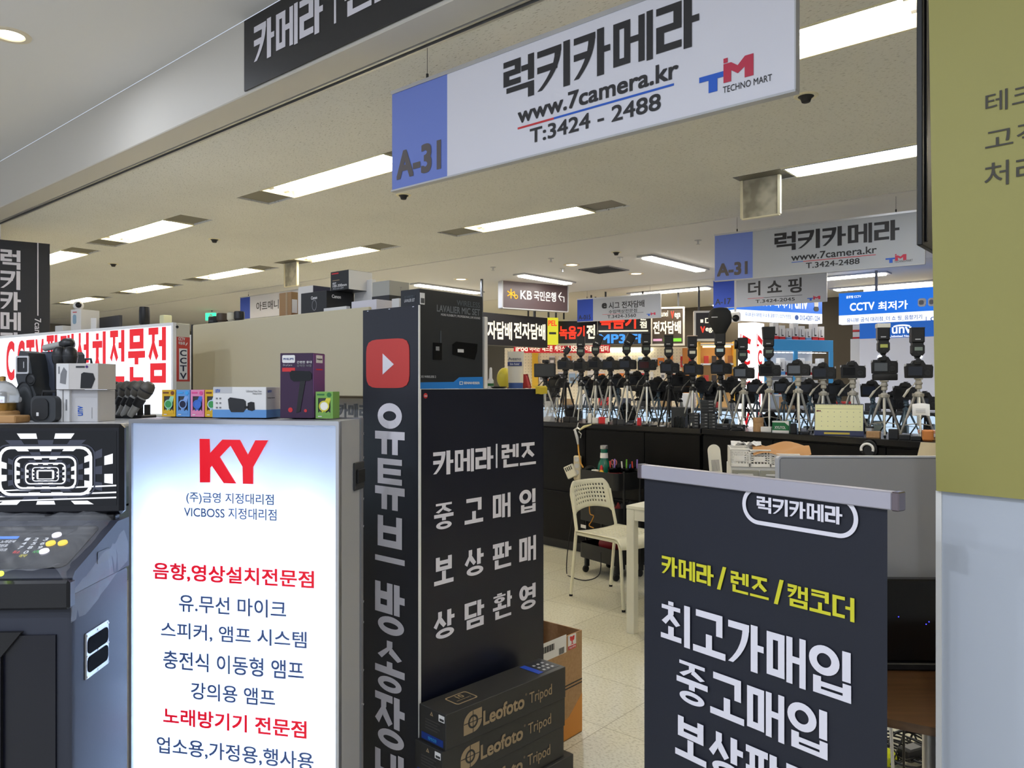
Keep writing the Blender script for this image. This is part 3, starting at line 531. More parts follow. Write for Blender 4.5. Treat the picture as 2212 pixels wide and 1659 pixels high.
MB().lathe([(.0, 0), (.007, 0), (.007, .001), (0, .001)], n=16, M=Matrix.Translation((wd * .32, 0, hh * .125)) @ Matrix.Rotation(R(90), 4, 'X')).lathe([(.0, 0), (.0045, 0), (.0045, .001), (0, .001)], n=16, M=Matrix.Translation((wd * .78, 0, hh * .115)) @ Matrix.Rotation(R(90), 4, 'X')).build('round_mark', RED, t)
MS = Matrix.Translation((wd + .0009, 0, 0)) @ Matrix.Rotation(R(90), 4, 'Z'); bx('side_shield', PAPER, t, wd + .0008, wd + .0016, .018, .058, hh * .85, hh * .97); text(t, 'PHILIPS', .022, .054, hh * .895, hh * .92, DKB, .02, -.0012, M=MS); bx('side_tag', RED, t, wd + .0008, wd + .0014, .018, .058, hh * .74, hh * .76)
# ================================================================ karaoke amplifier with flip up screen at far left
f = Fr(157, 1.75, 2.7); t = thing('amplifier', 'big dark karaoke amplifier with flip up screen at lower left', 'amplifier', f.loc, f.rz)
AMP = mat('amp_shell', (42, 46, 60), .5, scale=200); AMPD = mat('amp_dark', (8, 10, 28), .35); ZB, DP, LX = .955, .285, -.62
MB().box(LX, 0, 0, DP, .06, ZB, .012, seg=2).build('cabinet', AMP, t)
MB().prism([(-.30, .08), (-.035, .08), (-.035, .865), (-.30, .865)], -.006, .0).build('corner_panel', AMPD, t)
MB().prism([(LX + .02, .05), (-.15, .05), (-.15, .82), (-.105, .875), (LX + .02, .875)], -.016, -.004).build('speaker_grille', mat('amp_grille', (17, 17, 22), .6), t)
hz = MB().prism([(0, ZB), (0, ZB + .038), (-.01, ZB + .05), (-DP * .78, ZB + .128), (-DP, ZB + .128), (-DP, ZB)], LX, 0, Matrix.Rotation(R(-90), 4, 'Z') @ Matrix.Scale(1, 4)); o = hz.build('console', AMP, t)
o.location = (0, 0, 0)
bx('front_lip', mat('amp_lip', (20, 20, 26), .35), t, LX, .002, -.02, .012, ZB - .03, ZB + .036, .006)
slope = Vector((0, DP * .78 - .01, .078)); P0 = Vector((0, .01, ZB + .051)); ang = math.atan2(slope.z, slope.y)
W = Matrix.Translation(f.loc) @ Matrix.Rotation(R(f.rz), 4, 'Z'); Wi = W.inverted(); nrm = (W.to_3x3() @ Vector((0, -math.sin(ang), math.cos(ang)))).normalized(); wp0 = W @ P0
MSL = Matrix.Translation(P0) @ Matrix.Rotation(ang, 4, 'X') @ MTOP
MB().prism(rrect(LX + .02, -.03, .012, .2, .02), -.0015, .002, MSL).build('control_panel', GLOSS, t)
kl = lambda px, py: (MSL.inverted() @ (Wi @ hit(px, py, wp0, nrm)))
KP = mat('key_print', (225, 230, 240), .5, emit=.5)
for s, px, py, m in (('1', 60, 1167, KP), ('2', 79, 1167, KP), ('3', 100, 1167, KP), ('4', 53, 1176, KP), ('5', 74, 1176, KP), ('6', 93, 1176, KP), ('7', 45, 1185, KP), ('8', 66, 1185, KP), ('9', 87, 1185, KP), ('취소', 36, 1195, mat('key_red', (230, 50, 40), .5, emit=.5)), ('0', 57, 1195, KP), ('시작', 79, 1194, mat('key_green', (60, 200, 80), .5, emit=.5)), ('예약', 50, 1203, mat('key_yellow', (210, 200, 40), .5, emit=.5)), ('노래검색', 18, 1172, KP), ('곡번호', 6, 1181, KP), ('마이크', 4, 1190, KP)):
    q = kl(px, py); wq = .008 * (1 if len(s) == 1 else len(s) * .8); text(t, s, q.x - wq * .65, q.x + wq * .65, q.z - .0065, q.z + .0065, m, .02, -.003, 'key_mark', M=MSL)
q = kl(22, 1163); MB().box(q.x - .03, q.x + .02, -.003, -.0015, q.z - .005, q.z + .005, M=MSL).build('blue_readout', mat('readout', (70, 130, 230), .4, emit=.8), t)
for px, py, c in ((123, 1158, (240, 235, 255)), (110, 1176, (250, 205, 20)), (136, 1175, (250, 205, 20)), (96, 1193, (240, 235, 255))):
    q = kl(px, py); MB().lathe([(.011, 0), (.0105, .004), (.0, .0042)], (0, 0, 0), 18, MSL @ Matrix.Translation((q.x, -.0015, q.z)) @ Matrix.Rotation(R(90), 4, 'X')).build('lit_button', mat('button_%d' % c[2], c, .3, emit=.9), t)
q = Wi @ hit(2, 1239, W @ Vector((0, -.02, 0)), W.to_3x3() @ Vector((0, 1, 0))); MB().ball(q, .006).build('power_lamp', mat('lime_lamp', (205, 255, 60), .4, emit=3), t)
fs = Fr(157, 1.75, 92.7); MSD = Matrix.Rotation(R(90), 4, 'Z')
a, b, c, d = fs.a(182), fs.a(231), fs.z(182, 1470), fs.z(182, 1370); hp = bx('handle_plate', STEEL, t, -.001, .005, a, b, c, d, .002); hh = d - c
for z0, z1 in ((.53, .88), (.12, .47)): MB().prism(rrect(a + .006, b - .006, c + hh * z0, c + hh * z1, .012), -.0065, .0, MSD).build('grip_slot', mat('slot_black', (6, 6, 8), .9, spec=.1), hp)
sc = MB()
for y in (a + .004, (a + b) / 2, b - .004):
    for z in (c + .006, c + hh / 2, d - .006): sc.cyl((.005, y, z), (.0065, y, z), .0022, n=8)
sc.build('screw', CHROME, hp)
a, b, c, d = fs.a(210), fs.a(236), fs.z(210, 1219), fs.z(210, 1193); MB().prism(rrect(a, b, c, d, .004), -.0015, .0, MSD).build('side_slot', BLACK, t)
for x in (-.05, LX + .05):
    for y in (.04, DP - .04): MB().cyl((x - .015, y, .032), (x + .015, y, .032), .032).build('caster', RUBBER, t)
# flip up screen
fd = Fr(265, 1.985, 2.7); zo = fd.z(265, 1112); dx, dy = Wi @ Vector((fd.x, fd.y, 0)), 0; zt = fd.z(265, 916); x1 = dx.x; y1 = dx.y
fr = bx('screen_lid', mat('screen_shell', (14, 14, 20), .25), t, x1 - .64, x1, y1, y1 + .03, zo, zt, .01)
bx('hinge_bar', BLACK, t, x1 - .6, x1 - .02, y1 + .0, y1 + .03, ZB + .12, zo, .004)
lx = lambda px: (Wi @ Vector((fd.x + fd.a(px) * fd.c, fd.y + fd.a(px) * fd.s, 0))).x
X0, X1, Z0, Z1 = lx(-54), lx(252), fd.z(252, 1092), fd.z(252, 931); vx, vz = lx(99), fd.z(99, 1027)
bx('display', GLOSS, fr, X0, X1, y1 - .001, y1, Z0, Z1)
SW, SG, SK = mat('screen_white', (232, 234, 240), .5, emit=.8), mat('screen_grey', (60, 64, 80), .5, emit=.6), mat('screen_black', (8, 8, 14), .4)
sp = lambda s, x, z: (vx + s * (x - vx), vz + s * (z - vz)); gw, gg, gk = MB(), MB(), MB(); s = 1.0; yy = y1 - .0018
def sring(g, s, th, y):
    x0, x1_, z0, z1 = sp(s, X0, Z0)[0], sp(s, X1, Z1)[0], sp(s, X0, Z0)[1], sp(s, X1, Z1)[1]; r = (x1_ - x0) * .12
    g.ringplate(rrect(x0, x1_, z0, z1, r, 4), rrect(x0 + th, x1_ - th, z0 + th, z1 - th, r * .85, 4), y, y - .0003)
for k in range(6):
    sn = s * .66
    for i in range(7):                                    # checker tiles on the four walls of the corridor
        u0, u1 = i / 7, (i + 1) / 7
        for sa, sb, par in ((s * .95, s * .83, 0), (s * .80, s * .70, 1)):
            for side in range(4):
                if (i + k + par + side) % 2: continue
                g = gw if par == 0 else gg
                e = [((X0 + u0 * (X1 - X0), Z1), (X0 + u1 * (X1 - X0), Z1)), ((X0 + u0 * (X1 - X0), Z0), (X0 + u1 * (X1 - X0), Z0)), ((X1, Z0 + u0 * (Z1 - Z0)), (X1, Z0 + u1 * (Z1 - Z0))), ((X0, Z0 + u0 * (Z1 - Z0)), (X0, Z0 + u1 * (Z1 - Z0)))][side]
                if i in (0, 6): continue
                q = [sp(sa, *e[0]), sp(sa, *e[1]), sp(sb, *e[1]), sp(sb, *e[0])]; g.quad(*[(p[0], yy, p[1]) for p in q])
    sring(gw, sn, .007 * s, yy - .0003); sring(gg, sn * 1.07, .004 * s, yy - .0003); s = sn
gw.prism([sp(.12, X0, Z0), sp(.12, X1, Z0), sp(.12, X1, Z1), sp(.12, X0, Z1)], yy - .0008, yy - .0006)
for z in (.06, .12, .2): gw.quad((X0, yy - .0004, Z0 + z * .18), (X1, yy - .0004, Z0 + z * .22 + .006), (X1, yy - .0004, Z0 + z * .22 + .010), (X0, yy - .0004, Z0 + z * .18 + .003))
o = gw.build('corridor_picture', SW, fr, False); gg.build('corridor_shading', SG, fr, False)
x0, z0 = sp(.095, X0, Z0); xe, ze = sp(.095, X1, Z1); bx('corridor_end', SK, fr, x0, xe, yy - .0012, yy - .0009, z0, ze); gk.bm.free()
# crumpled clear film over the control panel
random.seed(3)
def film(i, j):
    x = LX + .02 + i * (.60 + .03); y = -.015 + j * .27; q = math.sin(i * 23 + j * 9) * .004 + math.sin(i * 51 - j * 17) * .003 + random.uniform(-.003, .003)
    z = ZB + .047 + max(0, y) * .36 + .014 + q
    if x > -.035: z -= ((x + .035) / .05) ** 1.6 * .09; x = min(x, .006 + q)
    return (x, y, max(z, ZB - .06))
fm = MB().grid(46, 22, film); solid('plastic_film', 'crumpled clear plastic film over the amplifier keypad', 'plastic film', fm, CLEAR, f.loc, f.rz)
# ================================================================ dark cabinet, upright lettered board and things on the cabinet
CZ = 1.418; f = Fr(907, onu(1.80, 907), TV); CWD = f.a(1174)
t = thing('display_cabinet', 'tall navy cabinet faced with a white lettered board in the middle', 'cabinet', f.loc, f.rz)
bx('carcass', mat('cabinet_white', (205, 203, 200), .5), t, .004, CWD - .006, .008, .277, 0, CZ - .002)
bx('front_board', NAVY, t, .0045, CWD - .002, 0, .008, .0, CZ, 0); bx('board_edge', WHITE, t, 0, .0045, -.001, .009, 0, CZ); bx('top_edge', WHITE, t, 0, CWD, -.001, .009, CZ, CZ + .0015); bx('end_board', NAVY, t, CWD - .006, CWD, .0, .277, 0, CZ)
x0, z0 = f.p(919, 855); MB().lathe([(0, 0), (.0085, 0), (.0085, .001), (0, .001)], n=20, M=Matrix.Translation((x0, 0, z0)) @ Matrix.Rotation(R(90), 4, 'X')).build('round_logo', RED, t); text(t, 'Leica', x0 - .006, x0 + .006, z0 - .003, z0 + .004, PAPER, .01)
f.hangul(t, '카메라', 935, 976, 1027, 1065, LETW, .2, .16); bx('divider', LETW, t, f.a(1071), f.a(1074), -.0012, 0, f.z(1071, 1011), f.z(1071, 959)); f.hangul(t, '렌즈', 1083, 961, 1011, 1157, LETW, .19, .15)
for s, xs, y0, y1 in (('중고매입', ((937, 979), (1003, 1043), (1064, 1102), (1121, 1157)), 1090, 1147), ('보상판매', ((937, 979), (1003, 1044), (1064, 1104), (1121, 1157)), 1207, 1267), ('상담환영', ((936, 981), (1003, 1045), (1064, 1105), (1121, 1157)), 1326, 1386)):
    zz0, zz1 = f.z(936, y1), f.z(936, y0)
    for ch, (xa, xb) in zip(s, xs): hangul(t, ch, f.a(xa), f.a(xb), zz0, zz1, LETW, .2, .155)
f = Fr(786, onv(1.652, 786), TU); w_ = f.a(905.5); zt = f.z(786, 671)
t = thing('upright_board', 'tall dark board with red play button and stacked white lettering', 'signboard', f.loc, f.rz)
bx('board', mat('board_black', (28, 30, 40), .3), t, 0, w_, -.004, .003, 0, zt); bx('board_core', WHITE, t, w_, w_ + .002, -.004, .003, 0, zt)
x0, x1 = f.a(794), f.a(887); z0, z1 = f.z(794, 838), f.z(794, 735); sq = []
for k in range(40):
    a = 2 * math.pi * k / 40; c_, s_ = math.cos(a), math.sin(a); n_ = 5.5; r_ = (abs(c_) ** n_ + abs(s_) ** n_) ** (-1 / n_); sq.append(((x0 + x1) / 2 + c_ * r_ * (x1 - x0) / 2, (z0 + z1) / 2 + s_ * r_ * (z1 - z0) / 2))
pb = MB().prism(sq, -.006, -.004).build('play_button', mat('button_red', (202, 62, 56), .4), t)
MB().prism([f.p(830, 809), f.p(854, 787), f.p(830, 764)], -.007, -.006).build('play_triangle', LETW, pb)
for ch, y0, y1 in (('유', 870, 979), ('튜', 988, 1096), ('브', 1110, 1208), ('방', 1252, 1360), ('송', 1374, 1482), ('장', 1489, 1600), ('비', 1608, 1715)): f.hangul(t, ch, 813, y0, y1, 877, LETW, .19, .155, -.0055)
st = MB(); [st.box(w_ * k - .004, w_ * k + .004, -.0055, -.004, zt - .005, zt - .003) for k in (.1, .5, .92)]; st.build('staple', CHROME, t)
# microphone set carton on the cabinet
f = Fr(906, onu(1.812, 906), TV, CZ + .002); w_, hh = f.a(1043), f.z(906, 623); BKC = mat('carton_black', (26, 30, 36), .4); FNT = mat('faint_print', (78, 86, 94), .5)
t = thing('microphone_carton', 'large black wireless microphone carton on the dark cabinet', 'box', f.loc, f.rz)
bx('carton', BKC, t, 0, w_, 0, .09, 0, hh, .0015); bl = MB().prism([(0, .0), (w_, 0), f.p(1042.5, 814), f.p(992, 815), f.p(980, 825), (0, f.z(906.5, 826))], -.0012, 0).build('blue_band', mat('band_blue', (18, 118, 200), .45), t)
f.text(t, 'WIRELESS', 986, 648, 660, 1036, FNT, .01); f.text(t, 'LAVALIER MIC SET', 943, 658, 673, 1036, mat('mid_print', (108, 114, 120), .5), .014); f.text(t, 'MORE FLEXIBILITY, PROFESSIONAL LIVE SOUND', 952, 677, 682.5, 1036.5, LGREY, .008)
f.text(t, 'XS WIRELESS 2', 908.5, 811, 816, 941, LGREY, .012); f.text(t, 'SENNHEISER', 1001, 824.5, 830, 1035.5, PAPER, .03, -.002); x0, x1, z0, z1 = f.box(992, 824, 831, 999); MB().ringplate([(x0, z0), (x1, z0), (x1, z1), (x0, z1)], [(x0 + .002, z0 + .002), (x1 - .002, z0 + .002), (x1 - .002, z1 - .002), (x0 + .002, z1 - .002)], -.002, -.0012).build('band_logo', PAPER, t)
x0, x1, z0, z1 = f.box(935, 740, 777, 954); pk = bx('bodypack_picture', GLOSS, t, x0, x1, -.0012, 0, z0, z1); bx('bodypack_screen', GREY, pk, x0 + .012, x1 - .012, -.002, -.0012, z0 + .03, z1 - .012); bx('antenna_picture', FNT, pk, x1 - .006, x1 - .003, -.0012, 0, z1, z1 + .04)
MB().prism([f.p(977, 744), f.p(985, 738), f.p(1031, 743), f.p(1030, 760), f.p(1025, 777), f.p(977, 766)], -.0012, 0).build('receiver_picture', GLOSS, t); x0, x1, z0, z1 = f.box(988, 754, 761, 1001); bx('receiver_screen', LGREY, t, x0, x1, -.002, -.0012, z0, z1)
x0, x1, z0, z1 = f.box(907, 632, 657, 917); bx('price_sticker', PAPER, t, x0, x1, -.001, 0, z0, z1); bc = MB(); [bc.box(x0 + .003 + k * .002, x0 + .004 + k * .002, -.0016, -.001, z0 + .004, z0 + .02) for k in range(8)]; bc.build('bar_lines', BLACK, t)
ML = Matrix.Translation((0, .09, 0)) @ Matrix.Rotation(R(-90), 4, 'Z'); text(t, 'LAVALIER SET', .02, .07, hh - .04, hh - .03, LGREY, .02, M=ML); text(t, 'XS WIRELESS 2', .02, .07, hh - .028, hh - .02, FNT, .02, M=ML)
f2 = Fr(1046, onu(1.86, 1046), TV, CZ); solid('white_carton', 'narrow white carton edge beside the black microphone carton', 'box', MB().box(0, f2.a(1054), 0, .1, .002, f2.z(1046, 684), .002), PAPER, f2.loc, TV)
# ---- small things at the right end of the cabinet top
def place(px, u): Y = onu(u, px); return Vector(((px - CX) / F * Y, Y, CZ + .0005))
p = place(1114, 1.87); k = p.y / F
t = thing('lotion_tube', 'cream lotion tube with blue cap standing on the dark cabinet', 'tube', p, -10)
def tb(i, j): a = i * 2 * math.pi; e = j ** 2; rx = .029 * (1 - .1 * e) * (1 + .22 * e); ry = .024 * (1 - e * .92); return (rx * math.cos(a), ry * math.sin(a), .022 + j * .118)
m_ = MB().grid(24, 10, tb); TUBEC_ = mat('tube_cream', (216, 208, 190), .4); m_.build('tube', TUBEC_, t); MB().lathe([(.0265, 0), (.0275, .004), (.0275, .022), (.02, .023)], n=24, sy=.82).build('cap', mat('cap_blue', (52, 82, 140), .4), t)
bx('navy_band', mat('band_navy', (40, 52, 110), .5), t, -.027, .027, -.0235, -.019, .085, .1, .001); text(t, 'Aveeno', -.024, .024, .106, .118, DKB, .01, -.0235); text(t, 'Skin Relief', -.018, .018, .0885, .096, PAPER, .01, -.0242)
def lump(name, label, cat, px, u, m, r, sz=1, sx=1, dz=0): return solid(name, label, cat, MB().ball((0, 0, r * sz + dz), r, sx, 1, sz), m, place(px, u))
lump('yellow_egg', 'yellow egg shaped thing behind the cream lotion tube', 'toy', 1090, 1.95, mat('egg_yellow', (205, 190, 60), .45), .03, 1.35)
t = thing('red_bag', 'red crumpled pouch behind the lotion tube', 'pouch', place(1122, 1.98)); MB().grid(14, 8, lambda i, j: ((.05 - .016 * j) * math.cos(i * 6.2832) * (1 + .12 * math.sin(i * 31)), .028 * math.sin(i * 6.2832), .055 * j + .004 * math.sin(i * 18))).build('pouch', mat('pouch_red', (165, 34, 34), .5), t)
t = thing('dropper_bottle', 'slim white bottle with green band left of the lotion tube', 'bottle', place(1060, 1.95)); MB().lathe([(.011, 0), (.0115, .03), (.006, .04), (.005, .075), (.003, .08)], n=16).build('bottle', WHITE, t); MB().lathe([(.0117, .01), (.0117, .02)], n=16).build('band', DGR, t)
t = thing('dark_dish', 'small black dish between the white bottle and the lotion tube', 'dish', place(1077, 1.9)); MB().lathe([(.02, 0), (.032, .008), (.03, .008), (.018, .003)], n=20).build('dish', BLACK, t)
t = thing('sponge_cloth', 'flattened yellow sponge cloth hanging on the cabinet corner', 'cloth', place(1163, 1.81), TV); MB().grid(10, 8, lambda i, j: (-.035 + .07 * i, (.022 - .05 * j) if j < .7 else -.015, (.010 if j < .7 else .010 - (j - .7) * .1) + .001 * math.sin(i * 9))).build('cloth', mat('sponge_yellow', (190, 168, 40), .8), t)
# ================================================================ stack of dark tripod cartons and the open brown carton
def legbox(px, Y, rz, layer, L, label):
    f = Fr(px, Y, rz, layer * .109); t = thing('tripod_carton', label, 'box', f.loc, f.rz, 'dark tripod cartons stacked on the floor'); hh, dp = .1085, .126
    bx('carton', mat('tripod_card', (44, 43, 42), .5), t, 0, L, 0, dp, .0003, hh, .0012)
    k = L / .56; text(t, 'Leofoto', .155 * k, .345 * k, .028, .075, GOLD, .026); text(t, 'Tripod', .37 * k, .485 * k, .022, .07, GOLD, .004)
    a0, a1, z0, z1 = .073 * k, .15 * k, .022, .09; cx_, cz_ = (a0 + a1) / 2, (z0 + z1) / 2; r_ = min(a1 - a0, z1 - z0) / 2; rx, rz_ = (a1 - a0) / 2, (z1 - z0) / 2
    leaf = [(a0, z0)] + [(cx_ + rx * math.cos(R(q)), cz_ + rz_ * math.sin(R(q))) for q in range(180, 89, -15)] + [(a1, z1)] + [(cx_ + rx * math.cos(R(q)), cz_ + rz_ * math.sin(R(q))) for q in range(0, -91, -15)]
    lg = MB().prism(leaf, -.001, 0).build('leaf_logo', GOLD, t); KD = mat('tripod_card', (0, 0, 0))
    MB().ringplate([(cx_ + .021 * math.cos(R(q)), cz_ + .021 * math.sin(R(q))) for q in range(0, 360, 20)], [(cx_ + .015 * math.cos(R(q)), cz_ + .015 * math.sin(R(q))) for q in range(0, 360, 20)], -.0018, -.001).box(a0, a1, -.0018, -.001, cz_ - .001, cz_ + .001).box(cx_ - .001, cx_ + .001, -.0018, -.001, z0, z1).build('logo_ring', KD, lg)
    text(t, '®', .35 * k, .358 * k, .066, .074, GOLD)
    ME = Matrix.Translation((0, dp, 0)) @ Matrix.Rotation(R(-90), 4, 'Z'); bx('reminder_band', mat('band_deep_blue', (20, 52, 130), .5), t, -.0008, 0, .012, dp - .012, .006, .027); text(t, 'REMINDER', .045, .085, .011, .021, LBL, .01, -.0015, M=ME)
    bx('barcode_sticker', PAPER, t, -.0012, 0, .006, .032, .082, .102); bb = MB(); [bb.box(-.0018, -.0012, .008 + q * .002, .0092 + q * .002, .085, .092) for q in range(10)]; bb.build('bar_lines', BLACK, t)
    tr = MB(); q3 = [(.06 + .008 * math.cos(R(90 + 120 * q)), .092 + .008 * math.sin(R(90 + 120 * q))) for q in range(3)]; q4 = [(.06 + .004 * math.cos(R(90 + 120 * q)), .092 + .004 * math.sin(R(90 + 120 * q))) for q in range(3)]; tr.ringplate(q3, q4, -.001, 0, ME).build('recycling_mark', GOLD, t)
    dm = MB(); [dm.box(-.0009, 0, dp - .1 + .012 * (q % 2), dp - .03, .07 - q * .009, .0735 - q * .009) for q in range(4)]; dm.build('small_print', mat('dim_print', (66, 64, 62), .5), t)
    if layer == 3:
        MT = Matrix.Translation((0, 0, hh)) @ MTOP; MB().ringplate(rrect(.075, .165, .03, .095, .01), rrect(.079, .161, .034, .091, .008), -.001, 0, MT).build('badge_frame', GOLD, t)
        text(t, '10', .108, .135, .06, .085, GOLD, .03, M=MT); text(t, 'anniversary', .09, .15, .045, .055, GOLD, .01, M=MT)
        bx('contents_sticker', mat('sticker_dark', (34, 36, 44), .5), t, L - .12, L - .01, .02, .11, hh, hh + .0008); bx('sticker_band', COB, t, L - .12, L - .095, .02, .11, hh + .0008, hh + .0014)
        ic = MB(); [ic.box(L - .08 + i * .022, L - .07 + i * .022, .03 + j * .024, .04 + j * .024, hh + .0008, hh + .0014) for i in range(3) for j in range(3)]; ic.build('icon', LGREY, t)
    return t
legbox(963, 2.32, 46, 3, .56, 'topmost dark tripod carton of the floor stack, with a gold badge on top')
legbox(955, 2.315, 47, 2, .585, 'second dark tripod carton from the top of the floor stack')
legbox(958, 2.33, 46.5, 1, .57, 'third dark tripod carton from the top of the floor stack')
legbox(966, 2.33, 46, 0, .60, 'lowest dark tripod carton resting on the floor')
f = Fr(1257, 3.18, TV); t = thing('open_carton', 'open brown shipping carton on the floor behind the tripod boxes', 'box', f.loc, f.rz); wd, dp, hh = .285, .36, .42
m_ = MB(); m_.box(-wd, 0, 0, .005, 0, hh).box(-wd, 0, dp - .005, dp, 0, hh).box(-wd, -wd + .005, .005, dp - .005, 0, hh).box(-.005, 0, .005, dp - .005, 0, hh).box(-wd, 0, 0, dp, .0, .005); m_.build('carton', KRAFT, t, False)
x0, x1, z0, z1 = f.box(1170, 1392, 1432, 1223); lb_ = bx('shipping_label', PAPER, t, x0, x1, -.001, 0, z0, z1); m_ = MB(); [m_.box(x0 + .01 + k * .005, x0 + .012 + k * .005 + .0012 * (k % 3), -.0016, -.001, z1 - .04, z1 - .015) for k in range(14)]; [m_.box(x0 + .11 + k * .004, x0 + .112 + k * .004, -.0016, -.001, z1 - .07, z1 - .045) for k in range(9)]; m_.build('bar_lines', BLACK, lb_)
x0, x1, z0, z1 = f.box(1227, 1374, 1405, 1244); fl = bx('fragile_sticker', PAPER, t, x0, x1, -.001, 0, z0, z1); g = lambda a, b: (x0 + a * (x1 - x0), z0 + b * (z1 - z0))
MB().prism([g(.2, .9), g(.42, .9), g(.5, .8), g(.56, .9), g(.8, .9), g(.75, .62), g(.56, .55), g(.55, .38), g(.75, .33), g(.25, .33), g(.45, .38), g(.44, .55), g(.25, .62)], -.0016, -.001).box(x0, x1, -.0016, -.001, z0, z0 + .26 * (z1 - z0)).build('glass_symbol', RED, fl); text(fl, '파손주의', *(g(.1, 0)[0], g(.9, 0)[0], g(0, .05)[1], g(0, .21)[1]), PAPER, .02, -.002)
MB().prism([(-.0, .005), (-wd, .005), (-wd, .05), (-.09, .09), (0, .16)], -.0012, 0).build('orange_print', mat('orange_card', (205, 135, 55), .6), t); m_ = MB(); m_.box(-wd, 0, -.001, 0, .205, .21).box(-wd, 0, -.001, 0, .218, .223); m_.build('print_lines', BLACK, t); text(t, '배송', -.28, -.2, .17, .195, BLACK, .02)
# ================================================================ roll up banner
f = Fr(1388, 1.881, -52.3); w_ = f.a(1942); zr1 = f.z(1388, 1003); zr0 = f.z(1388, 1032)
BAN = mat('banner_fabric', (21, 24, 38), .6, scale=300); t = thing('rollup_banner', 'dark roll up banner with silver top rail and white and yellow lettering', 'banner', f.loc, f.rz)
fa, fb_ = f.a(1392), f.a(1917); bx('top_rail', mat('rail_silver', (182, 178, 188), .35, .3), t, 0, w_ - .008, -.012, .012, zr0, zr1, .002)
for x in (-.006, w_ - .008): bx('end_cap', mat('cap_metal', (128, 116, 120), .22, .8), t, x, x + .014, -.0135, .0135, zr0 - .001, zr1 + .001, .002)
m_ = MB().grid(10, 20, lambda i, j: (fa + i * (fb_ - fa), .002 * math.sin(i * 5) * (1 - j), .08 + j * (zr0 + .004 - .08))); m_.build('fabric', BAN, t)
bx('base_cassette', STEEL, t, -.01, w_ + .01, -.05, .05, .02, .09, .01); bx('foot', BLACK, t, .05, .09, -.14, .14, 0, .02, .003); bx('foot', BLACK, t, w_ - .09, w_ - .05, -.14, .14, 0, .02, .003); MB().cyl((w_ / 2, .02, .09), (w_ / 2, .02, zr1 - .01), .008).build('support_pole', STEEL, t)
x0, x1 = f.a(1606), f.a(1856); zm = f.z(1606, 1087); zb = f.z(1732, 1148); zt = 2 * zm - zb; th = .0085; rr = (zt - zb) / 2; zc = min(zt, zr0 + .03)
MB().ringplate(rrect(x0, x1, zb, zt, rr - .0005, 10), rrect(x0 + th, x1 - th, zb + th, zt - th, rr - th - .0005, 10), -.0042, -.0032).build('name_outline', LETW, t)
f.hangul(t, '럭키카메라', 1637, 1071, 1105, 1822, LETW, .19, .15, -.004); x0, x1, z0, z1 = f.box(1432, 1198, 1238, 1544); YL = mat('banner_yellow', (214, 208, 40), .55)
for s, a, b in (('카메라', 1432, 1544), ('렌즈', 1581, 1663), ('캠코더', 1704, 1849)): hangul(t, s, f.a(a), f.a(b), z0, z1, YL, .185, .15, -.004)
for a, b in ((1551, 1571), (1674, 1695)): xa, xb = f.a(a), f.a(b); MB().prism([(xa, z0 - .004), (xa + .009, z0 - .004), (xb, z1 + .004), (xb - .009, z1 + .004)], -.004, -.003).build('slash', YL, t)
f.hangul(t, '최고가매입', 1430, 1293, 1380, 1843, LETW, .19, .155, -.004); f.hangul(t, '중고매입', 1464, 1421, 1508, 1792, LETW, .19, .155, -.004); f.hangul(t, '보상판매', 1461, 1540, 1626, 1790, LETW, .19, .155, -.004)
# ================================================================ pillar, yellow poster, black screen edge at far right
f = Fr(2030, 1.5, -46); mb = MB().box(0, 1.3, 0, .12, 0, ZA); o = struct('wall_right', mb, mat('pillar_paint', (186, 192, 202), .55, scale=8)); o.location = f.loc; o.rotation_euler = (0, 0, R(f.rz))
tr = MB().box(-.006, .004, -.004, .09, 0, f.z(2030, 1060)).build('trim_4', WHITE); tr.location = f.loc; tr.rotation_euler = (0, 0, R(f.rz)); tr['kind'] = 'structure'
t = thing('wall_poster', 'tall olive yellow poster on the pillar at the right edge', 'poster', f.loc, f.rz); a_, z_ = f.p(2027, 1059); at_, zt_ = f.p(2010, -20)
bt = 2.98; al = a_ + (at_ - a_) * (bt - z_) / (zt_ - z_); MB().prism([(a_, z_), (1.2, z_ - .012), (1.2, bt), (al, bt)], -.012, -.004).build('sheet', mat('poster_olive', (156, 149, 80), .5), t); PK = mat('poster_ink', (66, 62, 52), .6)
for s, xa, y0, y1, xb in (('테크노', 2133, 206, 250, 2187), ('고객', 2132.5, 286, 331, 2192), ('처리', 2131, 357, 409, 2187)):
    x0, x1, z0, z1 = f.box(xa, y0, y1, xb); n = len(s); text(t, s, x0, x0 + (x1 - x0) * (n + (n - 1) * .08), z0, z1, PK, .004, -.0135)
f = Fr(1993, 1.64, TV); zb = f.z(1986, 525); t = thing('hanging_screen', 'black framed panel seen edge on beside the yellow poster', 'screen', (f.x, f.y, zb), TV)
bx('case', BLACK, t, 0, .30, 0, .012, 0, 1.1, .002); bx('bezel', GLOSS, t, .018, .03, -.004, .0, .01, 1.09, .001)
